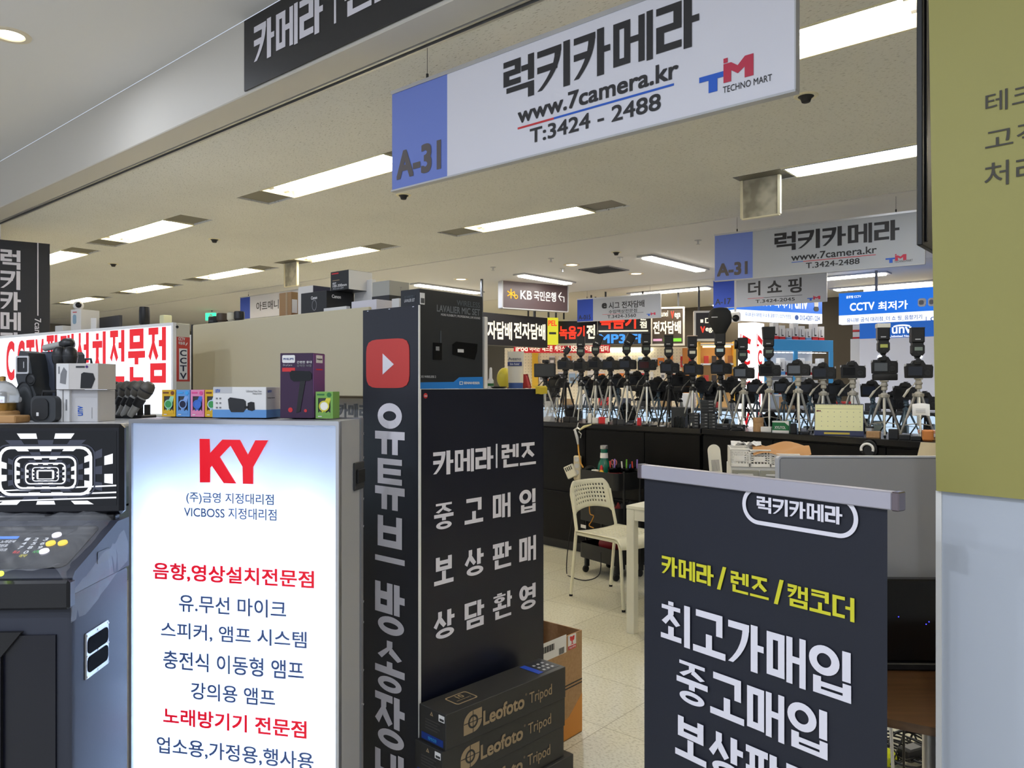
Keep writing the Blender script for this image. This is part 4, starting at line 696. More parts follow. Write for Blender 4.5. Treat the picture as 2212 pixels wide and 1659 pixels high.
# ================================================================ desk with partition at lower right
f = Fr(1680, 1.98, -1.5); PG = mat('partition_grey', (158, 156, 153), .7, scale=120); zb, zt = .93, f.z(1680, 985)
t = thing('desk_partition', 'grey fabric desk partition behind the dark banner', 'partition', (f.x, f.y, .722), f.rz); w_ = .62
bx('panel', PG, t, 0.003, w_, 0, .02, zb - .722, zt - .722 - .003, .004); MB().ringplate(rrect(0, w_ + .003, zb - .725, zt - .722, .01, 4), rrect(.004, w_ - .001, zb - .721, zt - .726, .008, 4), -.001, .021).build('rim', LGREY, t)
for x in (.05, w_ - .05): bx('foot', DARK, t, x - .02, x + .02, -.002, .022, 0, zb - .722)
t = thing('monitor', 'glossy black panel standing on the brown desk below the grey partition', 'monitor', (f.x + .12, f.y - .055, .722), -1.5)
bx('panel', GLOSS, t, -.05, .62, 0, .03, .018, .224, .004); bx('stand', BLACK, t, -.05, .62, -.01, .04, 0, .018, .003); LED_ = mat('blue_lamp', (60, 60, 255), .4, emit=3); m_ = MB(); [m_.box(x, x + .002, -.001, 0, z, z + .002) for x, z in ((.16, .13), (.235, .118), (.228, .112))]; m_.build('lamp', LED_, t)
poly = [(.70, 1.70), (.79, 1.646), (.881, 1.592), (.98, 1.55), (1.16, 1.50), (1.5, 1.48), (1.6, 2.12), (.62, 2.12), (.62, 1.8)]
t = thing('desk', 'brown wood grain desk with rounded front behind the banner', 'desk', (.9, 1.8, 0)); MX = Matrix(((1, 0, 0, -.9), (0, 0, 1, -1.8), (0, 1, 0, 0), (0, 0, 0, 1)))
MB().prism(poly, .702, .7205, MX).build('desktop', wood('brown_wood', (116, 84, 52), (92, 62, 36), (4, 60, 60)), t)
MB().cyl((.1, .0, 0), (.1, .0, .702), .036, n=24).build('leg', STEEL, t); MB().cyl((-.15, .28, 0), (-.15, .28, .702), .036, n=24).build('leg', STEEL, t)
p = onfloor(1917, 1648); p = Vector((1.41, 2.89, 0)); t = thing('tennis_ball', 'yellow tennis ball on the floor under the desk', 'ball', p); MB().ball((0, 0, .0335), .0335, n=24).build('ball', mat('felt_lime', (196, 206, 30), .95, scale=300), t)
MB().tube([(.0338 * math.cos(R(a)) * (.92 + .0 * a), .0338 * math.sin(R(a)) * .92, .0335 + .0125 * math.sin(R(2 * a))) for a in range(0, 361, 12)], .0012, 5).build('seam', LGREY, t)
def smooth(P, n=5):
    P = [Vector(q) for q in P]; out = []
    for i in range(len(P) - 1):
        a, b, c, d = P[max(i - 1, 0)], P[i], P[i + 1], P[min(i + 2, len(P) - 1)]
        for k in range(n): t = k / n; out.append(.5 * ((2 * b) + (c - a) * t + (2 * a - 5 * b + 4 * c - d) * t * t + (3 * b - a - 3 * c + d) * t ** 3))
    return out + [P[-1]]
def cable(name, label, pts, r, m, cat='cable'): return solid(name, label, cat, MB().tube(smooth(pts), r, 6), m, (0, 0, 0))
cable('white_cable', 'white cable hanging under the desk in front of the tennis ball', [(1.02, 2.1, .69), (1.13, 2.3, .45), (1.18, 2.38, .2), (1.215, 2.44, .006), (1.3, 2.5, .005)], .005, WHITE)
cable('black_cable', 'thin black cable hanging under the desk', [(1.07, 2.1, .69), (1.12, 2.2, .4), (1.13, 2.22, .1), (1.12, 2.25, .004)], .0035, BLACK)
random.seed(5); pts = []
for k in range(60): a = k * .8; pts.append((1.52 + .13 * math.cos(a) * random.uniform(.5, 1), 2.95 + .16 * math.sin(a * 1.3) * random.uniform(.5, 1), .02 + .03 * random.random()))
o = cable('cable_tangle', 'tangle of black cables on the floor under the desk', pts, .004, BLACK); tag(o, None, None, None, 'stuff')
p = at(1970, 1612, 2.9); t = thing('power_adapter', 'black power adapter brick lying in the cable tangle under the desk', 'adapter', (p.x, p.y, .035), 25); bx('brick', CHAR, t, -.05, .05, -.025, .025, 0, .035, .004); bx('rating_plate', GREY, t, -.03, .03, -.018, .018, .035, .0356)
# ================================================================ the black counters
PA, PB = Vector((.285, 6.87)), Vector((1.405, 5.712)); TA, TB = -46, -54; CT = 1.11
LA, LB = 1.611, 2.35
def cline(px, off):                                       # a place on the counter top, off metres behind its front edge
    s = (px - CX) / F
    for P_, T_, ok in ((PA, TA, lambda a: a <= LA), (PB, TB, lambda a: True)):
        c_, n_ = math.cos(R(T_)), math.sin(R(T_)); x0, y0 = P_.x - n_ * off, P_.y + c_ * off
        a = (s * y0 - x0) / (c_ - s * n_)
        if ok(a): return Vector((x0 + a * c_, y0 + a * n_, CT + .0005)), T_
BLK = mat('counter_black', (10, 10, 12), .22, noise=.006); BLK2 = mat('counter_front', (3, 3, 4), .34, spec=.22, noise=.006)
def counter(P_, T_, x0, x1, cuts, label):
    t = thing('display_counter', label, 'counter', (P_.x, P_.y, 0), T_)
    bx('worktop', BLK, t, x0, x1, -.012, .70, CT - .04, CT, .004); bx('carcass', BLK2, t, x0 + .004, x1 - .004, .01, .69, .08, CT - .041); bx('plinth', BLACK, t, x0 + .01, x1 - .01, .04, .68, 0, .08)
    e = [x0 + .006] + cuts + [x1 - .006]
    for a, b in zip(e, e[1:]):
        bx('drawer', BLK2, t, a + .003, b - .003, -.006, .009, .515, CT - .05, .002); 
        bx('drawer', BLK2, t, a + .003, b - .003, -.010, .009, .085, .505, .002)
    return t
counter(PA, TA, -1.25, LA, [-.35, .49, 1.1], 'long black display counter carrying the left part of the camera row'); counter(PB, TB, .012, LB, [.62, 1.4], 'black display counter carrying the right part of the camera row')
# ================================================================ tripods
SIL = mat('tripod_silver', (196, 196, 192), .35, .55); CLR = mat('milky_plastic', (196, 190, 176), .3, trans=.25); BLU = mat('blue_grey_metal', (92, 112, 128), .4, .4)
def tripod(kind, h=.36):
    t = thing('mini_tripod', '', 'tripod'); leg = {'silver': SIL, 'clear': SIL, 'black': BLACK, 'blue': BLU}[kind]; hd = {'silver': BLACK, 'clear': CLR, 'black': BLACK, 'blue': BLU}[kind]; hub = hd if kind != 'silver' else BLACK
    for k in range(3):
        a = R(-90 + 120 * k + 8); c_, s_ = math.cos(a), math.sin(a)
        l = MB().tube([(c_ * .018, s_ * .018, h * .73), (c_ * .066, s_ * .066, h * .36)], .0085, 8).tube([(c_ * .064, s_ * .064, h * .38), (c_ * .112, s_ * .112, .008)], .0062, 8).build('leg', leg, t)
        MB().ball((c_ * .113, s_ * .113, .007), .0085, n=8).build('foot', RUBBER, l)
    MB().cyl((0, 0, h * .22), (0, 0, h * .86), .0085, n=12).build('centre_column', leg, t)
    m_ = MB().lathe([(.012, h * .69), (.026, h * .70), (.026, h * .745), (.014, h * .78)], n=12)
    for k in range(3): a = R(-90 + 120 * k + 8); m_.box(-.008, .008, .014, .034, h * .70, h * .75, .002, Matrix.Rotation(a - R(90), 4, 'Z'))
    m_.build('hub', hub, t)
    m_ = MB().lathe([(.013, h * .82), (.019, h * .835), (.017, h * .89), (.022, h * .905), (.022, h * .93)], n=12).box(-.016, .016, -.02, .02, h * .92, h * .975, .004).box(-.024, .024, -.024, .024, h * .975, h * 1.0, .003); m_.build('head', hd, t)
    MB().tube([(-.012, -.012, h * .93), (-.045, -.03, h * .83)], .0035, 6).tube([(-.045, -.03, h * .83), (-.055, -.036, h * .80), (-.078, -.05, h * .69)], [.004, .008, .0065], 8).build('pan_handle', hd, t)
    m_ = MB()
    for k in range(3): a = R(-90 + 120 * k + 8); m_.tube([(0, 0, h * .26), (math.cos(a) * .086, math.sin(a) * .086, h * .22)], .0028, 5)
    m_.build('spreader', hub, t)
    return t
# ================================================================ cameras and flashes
CAM = mat('camera_body', (22, 22, 24), .55, scale=400); CAMG = mat('camera_rubber', (16, 16, 17), .75, scale=500)
def camera(screen=(20, 24, 30), grip=False):
    t = thing('camera', '', 'camera'); z0 = .042 if grip else 0; sc_ = mat('screen_%d_%d' % (screen[0], screen[2]), screen, .12, noise=.02)
    b = MB().prism([(-.07, z0 + .004), (-.066, z0), (.066, z0), (.072, z0 + .006), (.074, z0 + .066), (.066, z0 + .078), (.034, z0 + .08), (.02, z0 + .104), (-.004, z0 + .110), (-.03, z0 + .104), (-.042, z0 + .082), (-.066, z0 + .078), (-.073, z0 + .068)], -.026, .03); b.build('body', CAM, t)
    MB().box(.05, .078, -.012, .052, z0, z0 + .072, .010, seg=2).build('grip', CAMG, t)
    if grip: MB().box(-.066, .074, -.026, .034, .0, .0415, .006, seg=2).build('battery_grip', CAM, t)
    MB().box(-.028, .008, -.038, -.026, z0 + .078, z0 + .102, .004).build('eyecup', RUBBER, t)
    s = MB().box(-.062, .016, -.0295, -.026, z0 + .014, z0 + .070, .0015).build('screen', sc_, t)
    MB().ringplate([(-.064, z0 + .012), (.018, z0 + .012), (.018, z0 + .072), (-.064, z0 + .072)], [(-.060, z0 + .016), (.014, z0 + .016), (.014, z0 + .068), (-.060, z0 + .068)], -.031, -.026).build('screen_bezel', BLACK, s)
    RX = Matrix.Rotation(R(90), 4, 'X'); MB().lathe([(.017, 0), (.016, .004), (.009, .004), (.008, .002), (0, .002)], n=18, M=Matrix.Translation((.042, -.026, z0 + .03)) @ RX).build('control_dial', CHAR, t)
    m_ = MB(); [m_.cyl((x, -.025, z0 + z), (x, -.0285, z0 + z), .0035, n=8) for x, z in ((.03, .058), (.045, .062), (.058, .058), (.026, .012), (-.055, .077))]; m_.build('button', CHAR, t)
    MB().lathe([(.013, 0), (.013, .010), (.0, .0102)], (-.052, .002, z0 + .077), 16).build('mode_dial', CHAR, t)
    l = MB().lathe([(.031, 0), (.034, .004), (.034, .035), (.037, .04), (.037, .062), (.033, .064), (.03, .056), (0, .055)], n=22, M=Matrix.Translation((0, .028, z0 + .045)) @ Matrix.Rotation(R(-90), 4, 'X')).build('lens', CAMG, t)
    m_ = MB(); [m_.box(x - .004, x + .004, -.004, .004, z0 + .07, z0 + .084, .001) for x in (-.072, .072)]; m_.build('strap_lug', STEEL, t)
    m_ = MB().box(-.012, .012, -.01, .012, z0 + .109, z0 + .113); m_.build('hot_shoe', CHAR, t)
    return t, z0 + .113
def flash(head='plain', tilt=0, disp=(150, 165, 150)):
    t = thing('camera_flash', '', 'flash'); M = Matrix.Translation((0, 0, .083)) @ Matrix.Rotation(R(tilt), 4, 'Y')
    MB().box(-.013, .013, -.012, .014, 0, .010, .002).lathe([(.016, .010), (.02, .014), (.02, .018)], n=14).build('foot', BLACK, t)
    b = MB().prism([(-.022, .018), (.022, .018), (.034, .034), (.034, .078), (.028, .084), (-.028, .084), (-.034, .078), (-.034, .034)], -.024, .024); b.build('body', CAM, t)
    bx('display', mat('flash_display_%d' % disp[0], disp, .25), t, -.022, .022, -.0255, -.024, .048, .070, .001); m_ = MB(); [m_.cyl((x, -.0235, z), (x, -.0265, z), r, n=10) for x, z, r in ((0, .036, .006), (-.016, .038, .003), (.016, .038, .003))]; m_.build('button', CHAR, t)
    h = MB().box(-.036, .036, -.022, .038, .012, .1, .006, M).box(-.03, .03, -.018, .03, -.004, .014, .003, M); h = h.build('head', BLACK, t)
    MB().box(-.018, .012, -.0228, -.022, .03, .036, 0, M).build('head_print', LGREY, h)
    if head == 'plain': MB().box(-.0365, .0365, -.0225, .0385, .096, .104, .001, M).build('lens_window', CHAR, h)
    if head == 'white': MB().box(-.039, .039, -.025, .041, .09, .118, .003, M).build('white_diffuser', mat('diffuser_white', (214, 210, 198), .5), t)
    if head == 'card': MB().box(-.039, .039, -.024, .041, .1, .106, .002, M).build('pale_window', mat('pale_pink', (220, 196, 180), .5), t)
    if head == 'round': MB().lathe([(.03, 0), (.034, .006), (.034, .02), (.0, .022)], n=20, M=Matrix.Translation((-.036, .01, .135)) @ Matrix.Rotation(R(-90), 4, 'Y')).build('round_adapter', BLACK, t)
    if head == 'soft':
        MB().lathe([(.032, 0), (.05, .04), (.074, .085), (.078, .12), (.07, .165), (.045, .19), (0, .196)], (0, .008, .17), 24, sy=.45).build('round_softbox', RUBBER, t); bx('softbox_print', LGREY, t, -.055, -.015, -.032, -.0305, .29, .297)
    if head == 'wide': MB().prism([(-.036, .15), (.036, .15), (.042, .235), (-.042, .235)], -.028, .044).build('bounce_hood', RUBBER, t)
    return t
def small_flash():
    t = thing('camera_flash', '', 'flash'); MB().box(-.012, .012, -.012, .012, 0, .012, .002).box(-.014, .014, -.012, .014, .012, .03, .003).build('body', CAM, t); M = Matrix.Translation((0, 0, .03)) @ Matrix.Rotation(R(35), 4, 'Y')
    h = MB().box(-.026, .026, -.02, .02, .0, .062, .006, M).build('head', BLACK, t); MB().box(-.02, .02, -.0212, -.02, .012, .05, 0, M).build('head_panel', CHAR, h); return t
protoT = {}; G1, G2 = 'cameras in the front row on the black counter', 'cameras in the rear row on the black counter'
def put_tripod(kind, loc, rz, h, label, group):
    if kind not in protoT: protoT[kind] = [tripod(kind), False]
    o = protoT[kind][0] if not protoT[kind][1] else dup(protoT[kind][0]); protoT[kind][1] = True
    o.location = loc; o.rotation_euler = (0, 0, R(rz)); o.scale = (1, 1, h / .36); o['label'] = label; o['group'] = group
    if 'rear' in group: o.scale = (.75, .75, h / .36)
protoC = {}
def put_camera(key, loc, rz, label, group, scale=1):
    if key not in protoC: protoC[key] = list(camera(*key)) + [False]
    o = protoC[key][0] if not protoC[key][2] else dup(protoC[key][0]); protoC[key][2] = True
    o.location = loc; o.rotation_euler = (0, 0, R(rz)); o.scale = (scale,) * 3; o['label'] = label; o['group'] = group; return protoC[key][1] * scale
LCD, LCDG, LCDR = (14, 16, 20), (88, 92, 98), (58, 20, 18)
front = [(1222, 798, 'black', LCD, 'small', 0, 'small tilted flash'), (1256, 801, 'silver', LCD, 'plain', 0, 'upright tall flash'), (1288, 798, 'silver', LCD, 'plain', 22, 'flash head bent to the right'), (1319, 799, 'silver', LCD, None, 0, 'bare top'),
         (1355, 798, 'silver', LCD, 'plain', 28, 'flash head tipped far right'), (1397, 800, 'silver', LCDR, 'plain', 0, 'dark red screen and upright flash'), (1446, 806, 'black', LCD, 'plain', 0, 'short upright flash'), (1497, 810, 'silver', LCD, 'card', 0, 'flash with pale top window'),
         (1557, 808, 'silver', LCD, 'soft', 0, 'round black softbox'), (1606, 818, 'clear', LCDG, 'round', 0, 'flash with round side adapter'), (1662, 813, 'clear', LCD, 'wide', 0, 'flash with flared hood'), (1724, 812, 'clear', LCDG, None, 0, 'bare top and grey screen'),
         (1779, 819, 'clear', LCD, None, 0, 'bare top and black screen'), (1842, 817, 'clear', LCD, None, 0, 'bare top, left of the tall gripped camera'), (1910, 822, 'clear', LCDG, 'white', 0, 'battery grip and white capped flash'), (1984, 817, 'clear', LCD, 'plain', 0, 'plain flash beside the yellow poster')]
FD = {8: (190, 188, 170), 9: (235, 232, 215), 10: (200, 225, 230), 15: (150, 155, 110), 16: (175, 178, 90)}
for i, (px, py, kind, lcd, fl, tl, word) in enumerate(front):
    n = i + 2; p, T_ = cline(px, .155 if i % 2 else .175) if i not in (12, 13, 14) else cline(px, .235); zb = H + (HY - py) / F * p.y; pos = ORD[n - 1]
    put_tripod(kind, p, T_ + 14 + (i * 37) % 17, zb - CT, '%s mini tripod under the %s camera from the left, front row' % ({'clear': 'silver'}.get(kind, kind), pos), 'tripods in the front row')
    rz = T_ + 30 + (i * 13) % 11; key = (lcd, i == 14); sc_ = 1.0
    hh = put_camera(key, (p.x, p.y, zb + .001), rz, 'black camera with %s, %s from left, front row' % (word, pos), G1, sc_)
    if fl:
        o = small_flash() if fl == 'small' else flash(fl, tl, FD.get(n, (120, 132, 122))); c_, s_ = math.cos(R(rz)), math.sin(R(rz)); k = -.006
        o.location = (p.x + c_ * k, p.y + s_ * k, zb + .002 + hh); o.rotation_euler = (0, 0, R(rz + 4)); o.scale = (1.0, 1, 1.0) if fl != 'soft' else (1.12, 1.1, 1.06)
        o['label'] = ('black camera flash on the %s camera from the left, front row' % pos); o['group'] = 'flashes on the front row of cameras'
# camcorder at the left end
p, T_ = cline(1178, .17); zb = H + (HY - 815) / F * p.y
put_tripod('silver', p, T_, zb - CT, 'silver mini tripod under the boxy camcorder at the left end of the front row', 'tripods in the front row')
t = thing('camcorder', 'boxy black camcorder with open screen at the left end of the front row', 'camcorder', (p.x, p.y, zb + .001), T_ + 36)
bx('body', CAM, t, -.05, .05, -.02, .16, 0, .11, .008); s = bx('monitor_panel', CHAR, t, -.1, .1, -.045, -.022, .0, .125, .006); bx('monitor_screen', mat('screen_dull', (44, 46, 48), .3), s, -.085, .085, -.047, -.045, .012, .112); bx('top_light', BLACK, t, -.03, .03, .0, .05, .13, .16, .004); MB().tube([(0, -.01, .108), (0, .0, .14), (0, .05, .15), (0, .13, .15), (0, .14, .108)], .011, 8).build('top_handle', CAMG, t)
MB().lathe([(.04, 0), (.046, .05), (.05, .1)], n=20, M=Matrix.Translation((0, .16, .055)) @ Matrix.Rotation(R(-90), 4, 'X')).build('lens', CAMG, t)
back = [(1205, 838), (1268, 842), (1302, 840), (1335, 838), (1377, 845), (1422, 846), (1470, 848), (1515, 848), (1582, 848), (1635, 851), (1694, 850), (1749, 852), (1812, 856), (1885, 858), (1957, 864)]
for i, (px, py) in enumerate(back):
    p, T_ = cline(px, .50 + .03 * (i % 2)); zb = H + (HY - py) / F * p.y; pos = ORD[i]
    put_tripod('blue' if i % 2 or i > 8 else 'silver', p, T_ + 20 + i * 7, zb - CT, '%s mini tripod in the rear row, %s from the left' % ('blue grey' if i % 2 or i > 8 else 'silver', pos), 'tripods in the rear row')
    put_camera(((30, 40, 60) if i in (13,) else LCD, i in (4, 6)), (p.x, p.y, zb + .001), T_ + 30 + (i * 29) % 15, 'dark camera in the rear row, %s from the left' % pos, G2, 1.16 if i < 9 else 1.04)
third = [(1190, 858), (1238, 862), (1285, 860), (1320, 858), (1355, 864), (1400, 866), (1445, 866), (1490, 868), (1540, 868), (1610, 872), (1665, 874), (1722, 876), (1780, 880), (1850, 884), (1930, 890), (1998, 894)]
for i, (px, py) in enumerate(third):
    p, T_ = cline(px, .655); zb = CT + .001 if i % 3 == 1 else max(H + (HY - py) / F * p.y, CT + .16); pos = ORD[i]
    if zb > CT + .01: put_tripod('black', p, T_ + 10 + i * 11, zb - CT, 'black mini tripod in the rearmost row, %s from the left' % pos, 'tripods in the rearmost row')
    put_camera((LCD, i % 4 == 0), (p.x, p.y, zb + .001), T_ + 20 + (i * 41) % 30, 'dark camera in the rearmost row, %s from the left' % pos, 'cameras in the rearmost row', 1.1)
# ================================================================ small things along the counter front
def cbox(name, label, cat, px0, px1, pyt, pyb, m, off=.05, dp=.05, rz=0, group=None, zb=None, bev=.002):
    p, T_ = cline(px0, off); f = Fr(px0, p.y, T_ + 22 + rz, CT + .0005 if zb is None else zb); w_ = f.a(px1); h_ = (pyb - pyt) / F * p.y
    return solid(name, label, cat, MB().box(0, w_, 0, dp, 0, h_, bev), m, f.loc, f.rz, group), f, w_, h_
# piles of small black battery cartons
bc = mat('battery_card', (44, 46, 48), .5)
for px0, px1, n, off, lab, hgt in ((1488, 1510, 5, .05, 'low pile beside the standing filters', .0225), (1513, 1530, 5, .05, 'middle pile in front', .0225), (1514, 1544, 9, .13, 'tall rear pile', .0232), (1531, 1546, 5, .05, 'low right pile', .0225)):
    p, T_ = cline(px0, off)
    for k in range(n):
        f = Fr(px0, p.y, T_ + 24 + (k * 31 % 7) - 3, CT + .0005 + k * hgt); w_ = f.a(px1) - .002
        o = solid('battery_carton', 'black battery carton, %s from the bottom, %s' % (ORD[k], lab), 'box', MB().box(0, w_, 0, .065, 0, hgt - .0008, .001), bc, f.loc, f.rz, 'piles of battery cartons'); bx('print_strip', LGREY, o, w_ * .58, w_ * .9, -.0008, 0, hgt * .55, hgt * .7)
for px0, px1, l in ((1548, 1574, 'open black battery carton left of its twin'), (1579, 1606, 'open black battery carton right of its twin, next to the brown tub')):
    o, f, w_, h_ = cbox('battery_carton', l, 'box', px0, px1, 918, 930, bc, .03, .05, group='open battery cartons'); MB().quad((0, 0, h_), (w_, 0, h_), (w_ * .92, -.02, h_ - .012), (w_ * .08, -.02, h_ - .012)).build('flap', bc, o, False); bx('print_strip', LGREY, o, w_ * .5, w_ * .85, -.001, 0, h_ * .5, h_ * .68)
for k in range(8):
    p, T_ = cline(1455 + k * 3.4, .05); solid('filter_case', 'thin black filter case, %s in the row standing beside the battery piles' % ORD[k], 'filter case', MB().box(-.003, .003, 0, .06, 0, .072 + .006 * (k % 3), .0015), CHAR if k % 2 else bc, p, T_ + 20, 'standing filter cases')
p, T_ = cline(1466, .14); o = solid('black_carton', 'black card box behind the standing filter cases', 'box', MB().box(-.06, .06, 0, .05, 0, .15, .002), bc, p, T_ + 20)
for k, (a, b, y, m, l) in enumerate(((1270, 1277, 891, WHITE, 'tiny white bottle left of the white and red packs'), (1279, 1292, 900, PAPER, 'small white pack between the white bottle and the red pack'), (1293, 1307, 898, RED, 'small red pack among the white ones'), (1307, 1315, 900, PAPER, 'small white pack right of the red one'), (1216, 1230, 901, BLACK, 'flat black box at the counter left end'), (1231, 1245, 901, BLACK, 'flat black box, second at the counter left end'), (1324, 1332, 899, CHAR, 'short black canister right of the white and red packs'), (1334, 1347, 901, DARK, 'dark grey canister, right of the short black one'), (1376, 1384, 896, RED, 'small red tube behind the tripod legs'))):
    cbox('small_pack', l, 'pack', a, b, y, 912, m, .06, .03)
for px, off, l in ((1360, .03, 'black lens cap lying on the counter edge below the fifth tripod'), (1393, .03, 'black lens cap lying on the counter edge below the red screened camera'), (1412, .035, 'black lens cap on the counter edge, rightmost of three'), (1432, .03, 'silver rimmed cap near the standing filter cases')):
    p, T_ = cline(px, off); solid('lens_cover', l, 'lens cover', MB().lathe([(.026, 0), (.028, .002), (.028, .009), (.024, .011)], n=20), STEEL if 'silver' in l else BLACK, p, 0, 'caps on the counter edge')
p, T_ = cline(1638, .05); t = thing('cardboard_tub', 'brown cardboard tub standing on the counter front', 'tub', p); MB().lathe([(.035, 0), (.035, .062)], n=24).build('body', KRAFT, t); MB().lathe([(.0362, .063), (.0362, .095), (.034, .0965)], n=24).build('lid', KRAFT, t)
cbox('small_white_box', 'flat white box left of the green gum carton', 'box', 1643, 1666, 927, 938, PAPER, .02, .05)
o, f, w_, h_ = cbox('gum_carton', 'green and white gum carton on the counter front', 'box', 1668, 1704, 913, 938, mat('gum_green', (20, 110, 60), .45), .03, .07); bx('white_band', PAPER, o, -.0006, w_ + .0006, -.0008, 0, 0, h_ * .2); MB().prism([(0, h_ * .88), (w_ * .75, h_ * .88), (w_, h_ * .6), (w_, h_), (0, h_)], -.0008, 0).build('white_corner', PAPER, o); text(o, 'XYLITOL', w_ * .15, w_ * .82, h_ * .32, h_ * .56, PAPER, .02, -.0014)
cbox('small_charger', 'small black charger right of the green gum carton', 'charger', 1707, 1720, 919, 940, BLACK, .04, .03); cbox('flat_case', 'flat black case lying left of the desk calendar', 'case', 1730, 1747, 937, 942, BLACK, .03, .05)
# desk calendar
p, T_ = cline(1759, .012); f = Fr(1759, p.y, -24, CT + .0005); w_ = f.a(1866); t = thing('desk_calendar', 'pale yellow spiral desk calendar on a navy stand', 'calendar', f.loc, f.rz); hh = .205; sl = .034
NV = mat('stand_navy', (32, 44, 84), .5); PG_ = mat('page_cream', (228, 226, 176), .6); MR = Matrix.Rotation(-math.atan2(sl, hh), 4, 'X')
MB().box(0, w_, 0, .003, 0, hh, .001, MR).box(0, w_, 2 * sl + .0, 2 * sl + .003, 0, hh, .001, Matrix.Translation((0, 2 * sl + .004, 0)) @ Matrix.Rotation(math.atan2(sl, hh), 4, 'X') @ Matrix.Translation((0, -2 * sl, 0))).box(0, w_, 0, 2 * sl, 0, .003).build('stand', NV, t)
MB().box(.004, w_ - .004, -.0015, -.0, .032, hh - .004, 0, MR).build('page', PG_, t); MB().box(w_ * .2, w_ * .72, -.001, 0, .008, .02, 0, MR).build('gold_line', mat('gold_print', (190, 170, 60), .5), t)
g = MB(); [g.box(w_ * (.14 + .13 * i), w_ * (.155 + .13 * i), -.0022, -.0015, hh * (.28 + .15 * j), hh * (.3 + .15 * j), 0, MR) for i in range(7) for j in range(4)]; g.box(w_ * .04, w_ * .95, -.0022, -.0015, hh * .84, hh * .845, 0, MR); g.build('date_mark', GREY, t)
MB().prism([(w_ * .03, hh * .76), (w_ * .06, hh * .8), (w_ * .11, hh * .785), (w_ * .13, hh * .8), (w_ * .13, hh * .74), (w_ * .1, hh * .755), (w_ * .06, hh * .74)], -.0024, -.0015, MR).build('fish_picture', mat('fish_brown', (110, 60, 60), .5), t)
sp_ = MB(); [sp_.tube([MR @ Vector((w_ * (.03 + k * .032), .006 * math.cos(R(a)) + .002, hh - .004 + .007 * math.sin(R(a)))) for a in range(0, 361, 45)], .001, 4) for k in range(30)]; sp_.build('spiral', CHAR, t)
o, f, w_, h_ = cbox('brown_box', 'small brown card box right of the desk calendar', 'box', 1871, 1900, 937, 951, KRAFT, .035, .07); p = Vector(f.loc) + Vector((.035, .03, h_ + .0005))
t = thing('round_tin', 'small round tin on the brown box', 'tin', p); MB().lathe([(.024, 0), (.024, .018)], n=20).build('body', STEEL, t); MB().lathe([(.025, .0182), (.025, .028), (.022, .029)], n=20).build('lid', CHAR, t)
for a, b, y, l, ob in ((1919, 1940, 934, 'black cube charger right of the brown box', .05), (1942, 1966, 944, 'flat black charger, middle of the right group', .03), (1967, 1990, 946, 'flat black charger left of the orange pouch', .03)): cbox('battery_charger', l, 'charger', a, b, y, 955, BLACK, ob, .05, group='chargers on the counter')
o, f, w_, h_ = cbox('orange_pouch', 'orange leather pouch at the right end of the counter', 'pouch', 1992, 2016, 934, 958, mat('orange_leather', (200, 125, 60), .6), .03, .05, bev=.008); 
for k in range(3): p, T_ = cline(2000, .1); solid('card_stack', 'flat card box, %s layer of the pile behind the orange pouch' % ORD[k], 'box', MB().box(-.04, .05, 0, .08, 0, .018, .001), [KRAFT, PAPER, mat('salmon_card', (205, 150, 130), .6)][k], (p.x, p.y, CT + .001 + .09 * 0 + .02 * k + .0), T_ + 20 + k * 4, 'card boxes behind the pouch')
p, T_ = cline(1991, .02); t = thing('receipt_tag', 'white curled receipt hanging on the rightmost front tripod', 'receipt', (p.x, p.y, H + (HY - 899) / F * p.y), T_ + 30); MB().grid(10, 8, lambda i, j: (-.048 + .09 * i, .012 * math.sin(i * 3.1) + .02 * j * j, .068 * j + .006 * math.sin(i * 3))).build('paper', PAPER, t, True); q = MB(); [q.box(-.03, .02, -.003 + .012, .012 - .002, .02 + .01 * k, .023 + .01 * k) for k in range(3)]; q.build('print_line', LGREY, t)
p, T_ = cline(1186, .05); t = thing('plastic_bag', 'clear crumpled plastic bag at the left end of the counter', 'bag', p, 20); random.seed(11); MB().grid(16, 10, lambda i, j: ((.055 - .02 * j) * math.cos(i * 6.2832) + random.uniform(-.006, .006), (.045 - .02 * j) * math.sin(i * 6.2832) + random.uniform(-.006, .006), .18 * j)).build('bag', mat('bag_film', (206, 208, 212), .12, alpha=.42, spec=.9, noise=.04), t)
